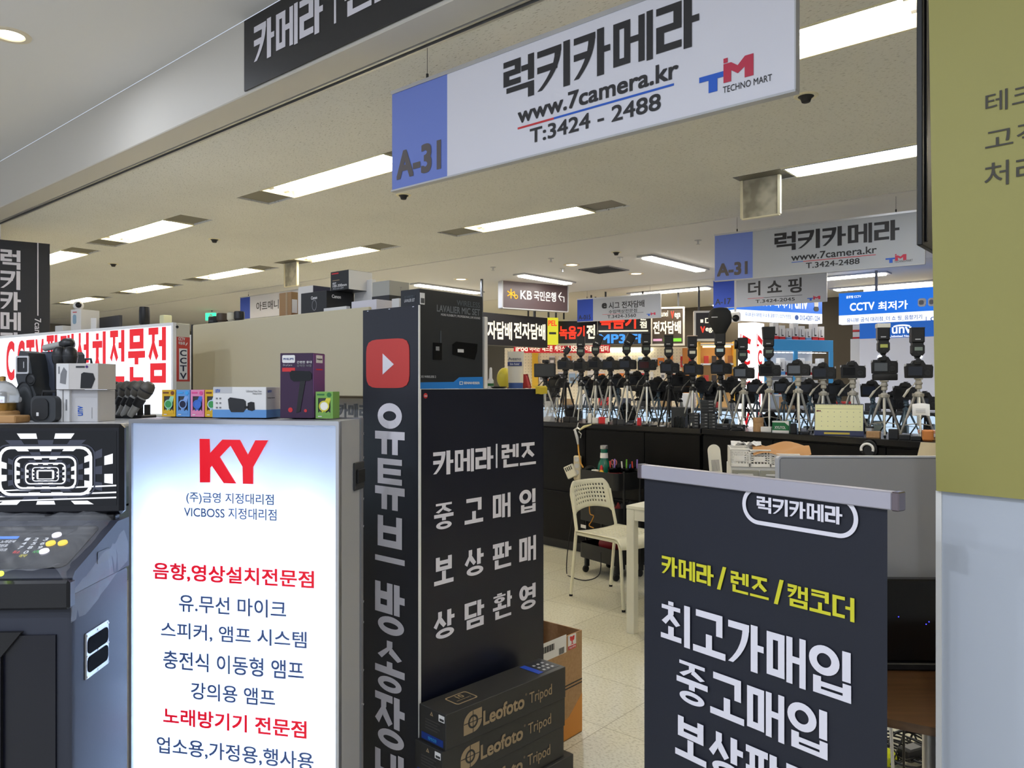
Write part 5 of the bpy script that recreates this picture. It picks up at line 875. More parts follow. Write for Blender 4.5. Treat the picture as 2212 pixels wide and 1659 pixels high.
# ================================================================ white chair
IV = mat('ivory_paint', (232, 228, 204), .35)
t = thing('perforated_chair', 'white metal chair with perforated back and seat', 'chair', (.707, 5.165, 0), 39.2)
for s in (-1, 1):
    l = MB().tube([(s * .195, .245, .012), (s * .193, .20, .42), (s * .192, .195, .46), (s * .188, .215, .55), (s * .18, .245, .70)], .0115, 10).build('rear_leg', IV, t); MB().cyl((s * .195, .246, 0), (s * .195, .245, .014), .0125, n=10).build('foot', RUBBER, l)
    l = MB().tube([(s * .195, -.235, .012), (s * .185, -.20, .38), (s * .182, -.185, .42), (s * .182, -.16, .432), (s * .186, .19, .432)], .0115, 10).build('front_leg', IV, t); MB().cyl((s * .195, -.236, 0), (s * .195, -.235, .014), .0125, n=10).build('foot', RUBBER, l)
def perf(name, nx, ny, fn, holes, th):
    m_ = MB(); bm_ = m_.bm; vs = {}
    def v(a, b):
        k = (round(a * 4096), round(b * 4096))
        if k not in vs: vs[k] = bm_.verts.new(fn(a, b))
        return vs[k]
    for i in range(nx):
        for j in range(ny):
            x0, x1, y0, y1 = i / nx, (i + 1) / nx, j / ny, (j + 1) / ny; cx_, cy_ = (x0 + x1) / 2, (y0 + y1) / 2
            O = [(x1, cy_), (x1, y1), (cx_, y1), (x0, y1), (x0, cy_), (x0, y0), (cx_, y0), (x1, y0)]
            if holes(i, j):
                I = [(cx_ + (x1 - x0) * .3 * math.cos(R(45 * k)), cy_ + (y1 - y0) * .3 * math.sin(R(45 * k))) for k in range(8)]
                for k in range(8): bm_.faces.new((v(*O[k]), v(*O[(k + 1) % 8]), v(*I[(k + 1) % 8]), v(*I[k])))
            else: bm_.faces.new([v(*q) for q in O])
    o = m_.build(name, IV, t); md = o.modifiers.new('thickness', 'SOLIDIFY'); md.thickness = th; md.offset = 0; return o
def fb(a, b):                                             # bowed back with rounded top corners and an arched lower edge
    x = (a - .5) * 2; zt = .775 - .05 * max(0, abs(x) - .72) ** 2 * 12; z0 = .555 + .035 * (1 - x * x) - .03 * max(0, abs(x) - .8) * 5
    return (x * (.198 - .012 * max(0, b - .8) * 5), .255 - .05 * (1 - x * x) * .0 + .045 * (1 - x * x) - .02 + .05 * (b - .5), z0 + (zt - z0) * b)
perf('backrest', 16, 7, fb, lambda i, j: 2 <= i <= 13 and 1 <= j <= 5, .006)
def fs_(a, b):
    x = (a - .5) * 2; y = .19 - b * .42; z = .452 - .012 * (1 - x * x); z -= max(0, b - .84) ** 2 * 2.4; return (x * .205, y, z)
perf('seat', 14, 14, fs_, lambda i, j: 2 <= i <= 11 and 2 <= j <= 10, .006)
# ================================================================ white table
t = thing('white_table', 'white long table behind the left edge of the dark banner', 'table', (.66, 4.45, 0), TU); TW = mat('table_white', (226, 224, 208), .4)
bx('tabletop', TW, t, 0, 1.25, 0, .75, .718, .738, .002); ap = MB().box(.052, 1.198, .006, .02, .655, .717).box(.052, 1.198, .73, .744, .655, .717).box(.006, .02, .052, .698, .655, .717).box(1.23, 1.244, .052, .698, .655, .717); ap.build('apron', TW, t)
for x in (0.001, 1.199):
    for y in (.001, .699): bx('leg', TW, t, x, x + .05, y, y + .05, 0, .717, .002)
# ================================================================ black tool trolley
TR = mat('trolley_black', (11, 12, 14), .45); t = thing('tool_trolley', 'black three tier tool trolley on casters behind the white chair', 'trolley', (.51, 5.91, 0), -55.1)
def tray(name, z0, z1):
    o = MB().ringplate(rrect(0, .42, 0, .32, .04, 4), rrect(.006, .414, .006, .314, .036, 4), -z0, -z1, Matrix.Rotation(R(-90), 4, 'X') @ Matrix.Scale(1, 4)); mm = Matrix(((1, 0, 0, 0), (0, 0, 1, 0), (0, -1, 0, 0), (0, 0, 0, 1)))
    o.bm.free(); o = MB().ringplate(rrect(0, .42, 0, .32, .04, 4), rrect(.006, .414, .006, .314, .036, 4), -z0, -z1, mm); o.prism(rrect(.003, .417, .003, .317, .04, 4), -z0, -z0 - .004, mm); return o.build(name, TR, t)
tray('top_tray', .665, .79); tray('middle_tray', .405, .535); tray('bottom_tray', .12, .235)
for x, y in ((.0, .08), (.42, .08), (.0, .24), (.42, .24)): MB().cyl((x, y, .09), (x, y, .80), .009, n=10).build('post', TR, t)
for x, y in ((.04, .04), (.38, .04), (.04, .28), (.38, .28)):
    c = MB().box(x - .012, x + .012, y - .006, y + .03, .045, .118, .003).build('caster_fork', CHAR, t); MB().lathe([(.018, -.009), (.026, -.008), (.026, .008), (.018, .009)], n=18, M=Matrix.Translation((x, y, .027)) @ Matrix.Rotation(R(90), 4, 'Y')).build('caster_wheel', RUBBER, c)
bx('tag_plate', PAPER, t, .03, .09, -.002, 0, .345, .37)
Wt = Matrix.Translation((.51, 5.91, 0)) @ Matrix.Rotation(R(-55.1), 4, 'Z'); on = lambda x, y, z: tuple(Wt @ Vector((x, y, z)))
t = thing('green_bottle', 'green bottle with silver cap and white neck label on the trolley', 'bottle', on(.07, .2, .6695)); GB = mat('bottle_green', (14, 104, 82), .2)
MB().lathe([(.048, 0), (.052, .006), (.052, .12), (.045, .16), (.03, .19), (.026, .25), (.028, .256), (.026, .27)], n=24).build('bottle', GB, t); MB().lathe([(.029, .27), (.03, .272), (.029, .296), (.026, .298)], n=20).build('cap', STEEL, t); MB().lathe([(.0312, .2), (.0292, .24)], n=24).build('neck_label', PAPER, t)
def pens(x, y, label, n, sciss=False):
    p = on(x, y, .6695); t = thing('pen_cup', label, 'cup', p, 0, 'black pen cups on the trolley'); MB().lathe([(.042, 0), (.045, .01), (.045, .145), (.04, .145), (.038, .01)], n=24).build('cup', GLOSS, t); MB().lathe([(.0455, .1), (.0455, .108)], n=24).build('band', mat('cup_red', (120, 30, 30), .5), t)
    cols = [(210, 60, 120), (60, 90, 190), (230, 225, 215), (120, 190, 60), (20, 20, 24), (200, 60, 50), (150, 120, 200)]
    for k in range(n):
        a = k * 2.4; q = .024; c = cols[(k + int(x * 50)) % 7]; pp = (p[0] + q * math.cos(a) * .6, p[1] + q * math.sin(a) * .6, .675); pt = (p[0] + q * 1.5 * math.cos(a), p[1] + q * 1.5 * math.sin(a), .675 + .165 + .02 * (k % 3))
        e = thing('pen', 'pen number %s standing in the %s' % (ORD[k], label.replace('black pen cup', 'pen cup')), 'pen', pp, 0, 'pens in the trolley cups'); e['label'] = '%s pen standing in the %s' % (['pink', 'blue', 'white', 'lime green', 'black', 'red', 'lilac'][(k + int(x * 50)) % 7], label.replace('black pen cup', 'cup'))
        d = Vector(pt) - Vector(pp); MB().cyl((0, 0, 0), d * .75, .005, n=8).build('barrel', mat('pen_%d' % c[0], c, .4), e); MB().cyl(d * .75, d, .0058, .005, n=8).build('pen_cap', mat('pen_%d' % c[0], c, .4), e)
pens(.235, .15, 'black pen cup beside the yellow glue bottle', 3); pens(.31, .2, 'black pen cup in the middle of the trolley', 4); pens(.36, .26, 'black pen cup at the right end of the trolley', 4)
p = on(.225, .16, .80); t = thing('scissors', 'pink handled scissors standing in the left pen cup', 'scissors', p, -40); MB().tube([(.012 * math.cos(R(a)) - .013, 0, .05 + .019 * math.sin(R(a))) for a in range(0, 361, 30)], .004, 6).tube([(.012 * math.cos(R(a)) + .013, 0, .05 + .019 * math.sin(R(a))) for a in range(0, 361, 30)], .004, 6).build('handles', mat('scissor_pink', (190, 110, 110), .4), t); MB().tube([(-.01, 0, .032), (.006, 0, -.06)], .0035, 5).tube([(.01, 0, .032), (-.006, 0, -.06)], .0035, 5).build('blades', STEEL, t)
t = thing('glue_bottle', 'yellow glue bottle with red cap on the trolley', 'bottle', on(.175, .08, .6695)); MB().lathe([(.027, 0), (.028, .09), (.015, .115), (.012, .125)], n=18).build('bottle', mat('glue_yellow', (226, 178, 24), .4), t); MB().lathe([(.013, .125), (.011, .145), (.005, .16)], n=14).build('cap', RED, t)
t = thing('white_jar', 'small white jar beside the yellow glue bottle', 'jar', on(.115, .07, .6695)); MB().lathe([(.027, 0), (.028, .08)], n=18).build('jar', mat('jar_pale', (200, 205, 190), .4), t); MB().lathe([(.029, .081), (.029, .118), (.026, .12)], n=18).build('lid', WHITE, t)
t = thing('cable_loop', 'coiled black cable lying by the green bottle', 'cable', on(.06, .07, .79)); MB().tube([((.045 + .004 * math.sin(a * .3)) * math.cos(R(a)), .03 * math.sin(R(a)), -.02 + .03 * math.sin(R(a)) + a * .00001) for a in range(0, 1440, 24)], .003, 5).build('coil', BLACK, t)
random.seed(21)
def cloth(name, label, loc, sx, sy, h, m): t = thing(name, label, 'cloth', loc, random.uniform(-40, 40)); MB().grid(26, 22, lambda i, j: ((i - .5) * sx, (j - .5) * sy, h * (.62 + .2 * math.sin(i * 9 + j * 4) + .18 * math.sin(j * 10 - i * 5)) * (1 - (2 * i - 1) ** 6) * (1 - (2 * j - 1) ** 6))).build('cloth', m, t)
cloth('work_cloth', 'crumpled cream cloth in the middle tray of the trolley', on(.17, .13, .48), .15, .14, .13, mat('cloth_cream', (190, 170, 150), .9)); cloth('work_cloth', 'crumpled dark cloth in the middle tray of the trolley', on(.3, .22, .47), .16, .13, .1, CHAR); cloth('work_cloth', 'dark red cloth in the middle tray of the trolley', on(.345, .075, .47), .09, .1, .1, mat('cloth_red', (120, 40, 40), .9))
t = thing('red_pouch', 'dark red round pouch in the bottom tray of the trolley', 'pouch', on(.2, .16, .16)); MB().ball((0, 0, .07), .1, 1, .8, .7).build('pouch', mat('pouch_maroon', (120, 22, 34), .5), t)
cable('yellow_cable', 'short yellow cable hanging from the middle tray of the trolley', [on(.14, -.01, .54), on(.16, -.02, .47), on(.2, -.02, .46), on(.18, -.02, .42), on(.15, -.02, .38), on(.2, -.02, .37)], .004, mat('cable_yellow', (200, 140, 40), .5))
cable('black_power_cable', 'black cable looping on the floor under the trolley', [on(-.02, -.02, .5), on(-.05, -.06, .2), on(-.02, -.1, .01), on(.1, -.16, .006), on(.25, -.14, .006), on(.3, -.05, .05), on(.28, -.02, .2)], .004, BLACK)
# air gun, power strip and adapter on the counter front
p, T_ = cline(1248, -.03); f = Fr(1240, p.y, -30); P = lambda px, py, dy=0: (f.a(px), dy, f.z(px, py)); t = thing('air_gun', 'silver air gun with cream nozzle hooked on the counter front', 'air gun', (f.x, f.y, 0), -30)
MB().tube([P(1242, 929), P(1247, 945), P(1249, 960)], [.012, .015, .009], 10).tube([P(1240, 930), P(1248, 924), P(1253, 928)], .01, 8).build('body', STEEL, t); MB().tube([P(1252, 929), P(1262, 922), P(1285, 915)], [.007, .012, .003], 8).build('nozzle', mat('nozzle_cream', (206, 196, 150), .5), t); MB().tube([P(1250, 932), P(1256, 938), P(1254, 946)], .005, 6).build('trigger', STEEL, t)
MB().tube([P(1249, 960), P(1250, 975), P(1254, 1000), P(1260, 1010)], .007, 8).build('hose', mat('hose_amber', (206, 150, 60), .4), t); MB().tube([P(1246, 925), (P(1246, 912)[0], .03, CT + .004 - 0)], .004, 6).build('hook', STEEL, t)
t = thing('power_strip', 'beige power strip hanging on the counter front', 'power strip', (f.x, f.y, 0), -30); m_ = mat('strip_beige', (196, 186, 160), .5); x0, x1, z0, z1 = f.box(1239, 984, 1037, 1254); MB().box(x0, x1, -.006, .03, z0, z1, .008).build('case', m_, t)
for k in range(3): zc = z1 - .03 - k * .055; MB().lathe([(.021, 0), (.021, .004), (.016, .003), (.0, .001)], n=18, M=Matrix.Translation(((x0 + x1) / 2, -.006, zc)) @ Matrix.Rotation(R(90), 4, 'X')).build('socket', LGREY, t)
o, = (solid('plug_adapter', 'white plug adapter tilted beside the power strip', 'adapter', MB().box(-.045, .045, -.03, .0, -.055, .055, .006, Matrix.Rotation(R(-25), 4, 'Y')), mat('adapter_white', (214, 210, 194), .45), (f.x + f.a(1234) * f.c, f.y + f.a(1234) * f.s, f.z(1234, 1018)), -30),)
sl_ = MB(); [sl_.box(-.03 + k * .018, -.022 + k * .018, -.032, -.03, .01, .045, 0, Matrix.Rotation(R(-25), 4, 'Y')) for k in range(4)]; sl_.build('slot', CHAR, o)
# ================================================================ white drawers and baskets, purifier stick behind the banner
f = Fr(1578, 4.25, -12); w_ = .46; zd = 1.43 - (1008 - HY) / F * 4.25
t = thing('drawer_unit', 'white drawer unit with clear fronts behind the dark banner', 'drawers', (f.x, f.y, 0), f.rz); bx('carcass', WHITE, t, 0, w_, .012, .33, .7385, zd, .004)
for k in range(3):
    for r in range(1): x0 = .008 + k * (w_ - .016) / 3; x1 = x0 + (w_ - .016) / 3 - .006; z1 = zd - .018 - r * .15; d = bx('drawer', mat('clear_drawer', (150, 150, 142), .15), t, x0, x1, -.004, .011, z1 - .125, z1, .003); bx('pull', LGREY, d, x0 + .03, x1 - .03, -.014, -.004, z1 - .03, z1 - .018, .003)
def basket(x0, x1, h, label, tagp):
    ww = x1 - x0; t = thing('storage_basket', label, 'basket', (f.x + f.c * x0, f.y + f.s * x0, zd + .001), f.rz, 'white baskets on the drawer unit'); m_ = MB(); bm_ = m_.bm; nx, nz = max(4, int(ww / .016)), 6
    o = MB().box(0, ww, 0.004, .008, 0, h * .18).box(0, ww, .004, .008, h * .82, h).box(0, ww, .244, .25, 0, h).box(0, .005, .004, .25, 0, h).box(ww - .005, ww, .004, .25, 0, h).box(0, ww, .0, .25, 0, .004)
    [o.box(k * ww / nx, k * ww / nx + .006, .004, .008, h * .18, h * .82) for k in range(nx + 1)]; [o.box(0, ww, .004, .008, h * (.18 + .64 * k / 5) - .003, h * (.18 + .64 * k / 5) + .003) for k in range(1, 5)]
    o.bm.verts.ensure_lookup_table(); o.build('basket', WHITE, t, False); m_.bm.free(); bx('rim', WHITE, t, -.004, ww + .004, -.002, .006, h - .008, h, .002)
    if tagp: bx('name_card', PAPER, t, ww * .2, ww * .75, .001, .004, h * .3, h * .6)
basket(.0, .10, .10, 'white basket with solid card side, leftmost on the drawer unit', True); basket(.105, .21, .095, 'white perforated basket with name card on the drawer unit', True); basket(.215, .36, .075, 'low white perforated basket under the tan leather', False)
mk = lambda x, y, z: (f.x + f.c * x - f.s * y, f.y + f.s * x + f.c * y, z)
t = thing('tan_leather', 'tan leather sheet draped over the white baskets', 'leather', mk(.27, .12, zd + .1), f.rz); MB().grid(16, 10, lambda i, j: ((i - .5) * .30, (j - .5) * .26, .016 * math.sin(i * 7 + j * 3) + .012 * math.sin(j * 8) - .05 * max(0, .35 - j) * 2)).build('sheet', mat('tan_leather', (186, 138, 88), .7), t)
t = thing('tissue_paper', 'crumpled white tissue on the leftmost white basket', 'tissue', mk(.09, .1, zd + .107), f.rz); random.seed(4); MB().grid(10, 8, lambda i, j: ((i - .5) * .16, (j - .5) * .12, random.uniform(0, .03))).build('tissue', PAPER, t, False)
f = Fr(1550, 4.1, -14); z0 = f.z(1550, 1060); t = thing('air_purifier', 'slim white stick shaped device leaning behind the dark banner', 'device', (f.x, f.y, 0), f.rz); zt = f.z(1540, 960); M = Matrix.Translation((0, 0, z0)) @ Matrix.Rotation(R(-5), 4, 'Y')
MB().prism(rrect(-.033, .033, -.04, zt - z0, .0329, 8), -.01, .012, M).build('case', mat('device_white', (222, 218, 206), .4), t); gl = MB(); [gl.box(-.018 + .006 * k, -.015 + .006 * k, -.011, -.01, zt - z0 - .14, zt - z0 - .08, 0, M) for k in range(7)]; gl.build('vent_slit', GREY, t); MB().cyl((.0, .001, .74), (.0, .001, z0 - .02), .012).lathe([(.08, .739), (.08, .751), (.0, .753)], n=24).build('stand', CHAR, t)
p, T_ = cline(1873, -.03); z = H + (HY - 970) / F * p.y; t = thing('headphones', 'black headphones with white ring hanging on the counter front', 'headphones', (p.x, p.y, z), -25); MB().lathe([(.03, 0), (.045, .012), (.045, .03), (.03, .04), (0, .04)], n=22, M=Matrix.Rotation(R(90), 4, 'X') @ Matrix.Translation((.012, -.006, -.02))).build('ear_cup', BLACK, t); MB().tube([(.033 * math.cos(R(a)), -.022, .033 * math.sin(R(a))) for a in range(-20, 200, 12)], .0075, 8).build('white_ring', WHITE, t); MB().tube([(.04 * math.cos(R(a)) + .01, -.01, .05 * math.sin(R(a))) for a in range(-30, 211, 15)], .006, 6).build('headband', CHAR, t)
p, T_ = cline(2016, -.03); t = thing('cream_cloth', 'cream cloth draped over the counter front at the right end', 'cloth', (p.x, p.y, CT), T_ + 10); MB().grid(12, 12, lambda i, j: (-.06 + .22 * i - .05 * j * (1 - i), -.012 - .012 * math.sin(i * 12) * j - .006, .0 - .22 * j)).build('cloth', mat('cloth_ivory', (206, 192, 160), .9), t)
# ================================================================ left side: red lettered lightbox, glass showcase and goods on it
f = Fr(375, 3.16, -34); zb, zt = 1.30, f.z(375, 697); fs = Fr(375, 3.16, 56); dp = fs.a(411); xl = f.a(-60)
t = thing('lightbox_sign', 'long glowing white lightbox with huge red lettering at left', 'sign', (f.x, f.y, 0), f.rz)
bx('case', mat('case_ivory', (196, 192, 176), .5), t, xl, 0, .012, dp, zb, zt, .003); bx('light_face', mat('lit_face_white', (226, 236, 255), .4, emit=1.5), t, xl + .004, -.012, .0, .011, zb + .012, zt - .012); bx('edge_trim', WHITE, t, xl, .001, -.003, .012, zt - .012, zt + .001); bx('end_trim', WHITE, t, -.012, .001, -.003, .012, zb, zt - .012)
for x in (-.1, xl + .2): bx('support_leg', GREY, t, x - .03, x + .03, .03, .09, 0, zb)
LRR = mat('lit_red', (226, 14, 28), .5, emit=.66); z1, z0 = f.z(341, 707), f.z(341, 827)
for ch, a, b, bd in (('C', 14, 32, .03), ('C', 38, 54, .03), ('T', 57, 75, .03), ('V', 77, 95, .03), ('판', 101, 128, .05), ('매', 131, 160, .05), ('설', 165, 193, .055), ('치', 200, 230, .06), ('전', 238, 270, .06), ('문', 277, 314, .06), ('점', 321, 360, .06)): (hangul(t, ch, f.a(a), f.a(b), z0, z1, LRR, .23, .13, -.001) if ord(ch) > 999 else text(t, ch, f.a(a), f.a(b), z0 + .015, z1 - .015, LRR, bd, -.001))
MS = Matrix.Rotation(R(90), 4, 'Z'); sx0, sx1 = .012, dp * .97; q = lambda py: fs.z(394, py)
def sidebox(name, m, a, b, z0, z1, e=.001): return MB().box(a, b, -e, 0, z0, z1, 0, MS).build(name, m, t)
sk = sidebox('red_sticker', mat('sticker_red', (190, 60, 52), .5), sx0, sx1, q(824), q(728)); sidebox('white_field', PAPER, sx0 + .012, sx1 - .012, q(820), q(753), .0016)
text(t, 'CCTV', sx0 + .008, sx0 + (sx1 - sx0) * .62, q(736), q(729), PAPER, .03, -.002, M=MS); text(t, '작동중', sx0 + .008, sx0 + (sx1 - sx0) * .62, q(745), q(738), PAPER, .02, -.002, M=MS)
MB().prism([(sx0 + (sx1 - sx0) * .68, q(747)), (sx1 - .012, q(742)), (sx1 - .012, q(739)), (sx0 + (sx1 - sx0) * .68, q(744))], -.002, -.001, MS).build('camera_symbol', PAPER, t)
for k, ch in enumerate('CCTV'): text(t, ch, sx0 + (sx1 - sx0) * .25, sx0 + (sx1 - sx0) * .74, q(769 + k * 16.5), q(756 + k * 16.5), DKB, .02, -.0022, M=MS)
MB().cyl((dp * .2, 0, q(707)), (dp * .2, -.003, q(707)), .006, n=10).build('screw', CHAR, t).rotation_euler = (0, 0, R(90))
# glass showcase that carries the goods
t = thing('glass_showcase', 'white framed glass showcase behind the amplifier screen', 'showcase', (-2.3, 2.42, 0), 0); ST = 1.31
bx('base', WHITE, t, 0, 1.06, 0, .52, 0, .8, .004); bx('glass_front', GLASS, t, .012, 1.048, .004, .009, .8, ST - .012); bx('glass_end', GLASS, t, 1.05, 1.055, .012, .508, .8, ST - .012); bx('glass_shelf', GLASS, t, .012, 1.048, .02, .5, 1.04, 1.047); bx('top', mat('showcase_top', (216, 218, 222), .2), t, 0, 1.06, 0, .52, ST - .012, ST, .003)
m_ = MB(); [m_.box(x, x + .014, y, y + .014, .8, ST - .012) for x in (0, 1.046) for y in (0, .506)]; m_.build('frame', STEEL, t); bx('rear_panel', WHITE, t, .014, 1.046, .508, .516, .8, ST - .012)
def shelfat(px, Y, z=ST + .0005): return ((px - CX) / F * Y, Y, z)
sc = lambda px0, px1, Y: (px1 - px0) / F * Y
# speaker with horn and two woofers
Y = 2.66; p = shelfat(34, Y); t = thing('portable_speaker', 'dark angular speaker with square horn and round woofers behind the screen', 'speaker', p, -14); SP = mat('speaker_shell', (52, 55, 58), .5); SPD = mat('speaker_black', (26, 28, 30), .5); hh = .25
m_ = MB().prism([(0, 0), (.075, 0), (.085, .09), (.07, .12), (.07, .15), (.062, .2), (.052, .232), (.018, .24), (.004, .2), (.0, .15), (.01, .12), (0, .08)], 0, .07); m_.build('front_shell', SP, t); bx('rear_shell', mat('speaker_slate', (70, 76, 90), .5), t, .02, .145, .07, .16, .0, .24, .01)
h = MB().ringplate(rrect(.004, .058, .16, .222, .006, 3), rrect(.009, .053, .166, .216, .004, 3), -.004, .0).build('horn_frame', LGREY, t); MB().prism(rrect(.009, .053, .166, .216, .004, 3), -.001, .002).build('horn_throat', SPD, h); bx('horn_slot', LGREY, h, .034, .037, -.002, -.001, .18, .202)
RX = Matrix.Rotation(R(90), 4, 'X')
w = MB().lathe([(.001, .004), (.024, .003), (.034, -.003), (.038, .004), (.039, 0)], n=26, M=Matrix.Translation((.036, -.001, .066)) @ Matrix.Scale(1.75, 4, (0, 0, 1)) @ RX).build('woofer', SP, t); MB().lathe([(.011, 0), (.008, .004), (0, .005)], n=18, M=Matrix.Translation((.022, -.006, .072)) @ RX).build('dust_cap', PAPER, w)
MB().lathe([(.0, .001), (.012, .002), (.018, -.002), (.02, .003), (.021, 0)], n=22, M=Matrix.Translation((.066, -.002, .14)) @ RX).build('port', SPD, t)
p = shelfat(66, 2.52); t = thing('small_speaker', 'small dark rounded speaker in front of the angular one', 'speaker', p, -6); MB().prism(rrect(0, .088, 0, .086, .02, 4), 0, .06).build('shell', SP, t); MB().prism(rrect(.008, .064, .008, .078, .02, 4), -.004, 0).build('front_grille', SPD, t); bx('logo_plate', PAPER, t, .024, .033, -.006, -.004, .02, .032, .001); MB().tube([(.02, .03, .086), (.022, .03, .1), (.066, .03, .1), (.068, .03, .086)], .004, 6).build('handle', BLACK, t)
# microphones
MICH, MICS, MICB = mat('mic_mesh', (92, 88, 80), .5, .3, scale=900), mat('mic_silver', (176, 176, 172), .35, .2), mat('mic_black', (24, 24, 26), .4)
def mic(pos, tip, label, dark=False, group='handheld microphones leaning in the rack', band=True):
    t = thing('microphone', label, 'microphone', pos, 0, group); d = Vector(tip) - Vector(pos); L = d.length; M = d.to_track_quat('Z', 'Y').to_matrix().to_4x4(); r = .0235
    MB().lathe([(.011, 0), (.013, L * .05), (.0165, L * .6), (.019, L - .062)], n=16, M=M).build('body', MICB if dark else MICS, t); g = MB().lathe([(.019, L - .062), (.0225, L - .056), (.0245, L - .042), (.0245, L - .026), (.021, L - .012), (.0135, L - .003), (0, L)], n=18, M=M).build('grille', MICB if dark else MICH, t); MB().lathe([(.0248, L - .038), (.0256, L - .035), (.0248, L - .032)], n=18, M=M).build('grille_ring', CHAR, g)
    if band: MB().lathe([(.0152, L * .3), (.0175, L * .31), (.0185, L * .52), (.0166, L * .53)], n=16, M=M).build('sleeve', MICB, t)
tr = thing('microphone_rack', 'small black rack holding the leaning microphones', 'rack', (at(262, 900, 2.86).x, 2.86, ST + .0005), -20); bx('base', MICB, tr, -.06, .13, -.03, .04, 0, .012, .003); m_ = MB()
for k in range(6): m_.box(-.055 + k * .034, -.05 + k * .034, -.006, .02, .012, .05, .001)
m_.build('holder', MICB, tr)
for k, (a, b, c, d) in enumerate(((231, 897, 253, 824), (238, 895, 268, 826), (246, 897, 281, 824), (256, 899, 298, 824), (266, 899, 311, 824), (281, 899, 327, 826))):
    P0_ = at(a, b, 2.93 - k * .025); P0_.z = max(P0_.z, ST + .004); mic(P0_, at(c, d, 2.93 - k * .025), ['dark microphone leaning at the left end of the rack', 'silver microphone second in the rack beside the dark one', 'silver microphone third in the rack', 'silver microphone fourth in the rack', 'silver microphone fifth in the rack', 'nearest silver microphone at the right end of the rack'][k], k == 0)
for a, l in ((129, 'black headed microphone standing behind the picture carton, left of two'), (150, 'black headed microphone standing behind the picture carton, right of two')): mic(Vector(shelfat(a, 2.655)), at(a + 1, 748, 2.655), l, True, 'upright microphones', False)
t = thing('silver_tube', 'silver tube shaped microphone lying on top of the dark speaker', 'microphone', at(97, 752, 2.72) ); MB().cyl((0, 0, 0), (.07, -.02, .012), .012, n=14).build('body', MICS, t); MB().lathe([(.013, 0), (.02, .012), (.021, .03), (.017, .04), (0, .047)], n=16, M=Matrix.Translation((.07, -.02, .012)) @ Matrix.Rotation(R(85), 4, 'Y')).build('grille', MICB, t)
# cartons right of the speakers
Y = 2.55; f = Fr(152, Y, -4, ST + .0005); w_, hz = f.a(211), f.z(152, 842); o = solid('camera_carton', 'pale grey carton standing on end with blue sideways lettering', 'box', MB().box(0, w_, 0, .1, 0, hz, .001), mat('carton_pale', (196, 194, 194), .55), f.loc, f.rz); text(o, 'unv', .02, .052, -.008 - .036, -.02 - .006, BLUE, .012, -.001, M=Matrix.Rotation(R(-90), 4, 'Y') @ Matrix.Translation((0, 0, 0))) ; bx('thin_line', GREY, o, w_ * .79, w_ * .8, -.001, 0, hz * .1, hz * .45)
for px, l in ((122, 'white carton on end, leftmost beside the dark speaker'), (137, 'white carton on end between two others')): f2 = Fr(px, Y - .01, -4, ST + .0005); o = solid('camera_carton', l, 'box', MB().box(0, .0205, 0, .1, 0, hz, .001), PAPER, f2.loc, f2.rz, 'cartons on end'); bx('picture_strip', GREY, o, .008, .013, -.001, 0, hz * .35, hz * .7)
f = Fr(122, Y - .02, -4, ST + .0005 + hz + .001); w_, hh = f.a(212), f.z(122, 785); t = thing('speaker_carton', 'white carton with black shoulder bag picture lying on the upright cartons', 'box', f.loc, f.rz); bx('carton', mat('carton_grey', (206, 200, 194), .55), t, 0, w_, 0, .1, 0, hh, .001)
wl = w_ * .3; bx('white_end', PAPER, t, 0, wl, -.0008, 0, 0.001, hh - .001); MB().prism([(wl * .3, hh * .25), (wl * .75, hh * .2), (wl * .85, hh * .7), (wl * .6, hh * .85), (wl * .35, hh * .6)], -.0018, -.0008).build('device_picture', GREY, t)
MB().prism([(w_ * .58, hh * .05), (w_ * .84, hh * .05), (w_ * .93, hh * .4), (w_ * .88, hh * .62), (w_ * .66, hh * .66), (w_ * .6, hh * .6)], -.0016, 0).build('bag_picture', BLACK, t); bx('title_print', DARK, t, w_ * .47, w_ * .68, -.001, 0, hh * .83, hh * .9); MB().lathe([(0, 0), (.0045, 0), (.0045, .001), (0, .001)], n=14, M=Matrix.Translation((w_ * .73, 0, hh * .87)) @ RX).build('round_print', mat('purple_print', (70, 40, 110), .5), t); bx('small_print', GREY, t, w_ * .05, w_ * .08, -.0016, -.0008, hh * .6, hh * .88); MB().tube([(w_ * .45, .05, hh), (w_ * .47, .05, hh + .016), (w_ * .6, .05, hh + .016), (w_ * .62, .05, hh)], .004, 6).build('carry_strap', CHAR, t)
# dome lamp at the edge
p = shelfat(6, 2.6); t = thing('dome_lamp', 'clear ribbed dome lamp with gold top on a wooden foot at the left edge', 'lamp', p); MB().lathe([(.05, 0), (.05, .03), (.045, .035)], n=24).build('wooden_foot', wood('light_wood', (206, 160, 104), (176, 130, 80)), t); MB().lathe([(.038, .036), (.04, .06), (.036, .062)], n=24).build('gold_ring', mat('gold_metal', (190, 150, 80), .3, .8), t); MB().lathe([(.046, .062), (.05, .085), (.042, .11), (.026, .128), (.01, .136)], n=20).build('dome', mat('dome_clear', (238, 240, 240), .1, trans=.7), t); MB().lathe([(.009, .136), (.009, .15), (.0, .152)], n=12).build('gold_knob', mat('gold_metal', (190, 150, 80), .3, .8), t)
p = shelfat(36, 2.44); solid('wooden_tray', 'pale wooden tray front at the left edge below the dome lamp', 'tray', MB().box(-.12, -.005, 0, .08, 0, .024, .004), MATS['light_wood'], p)
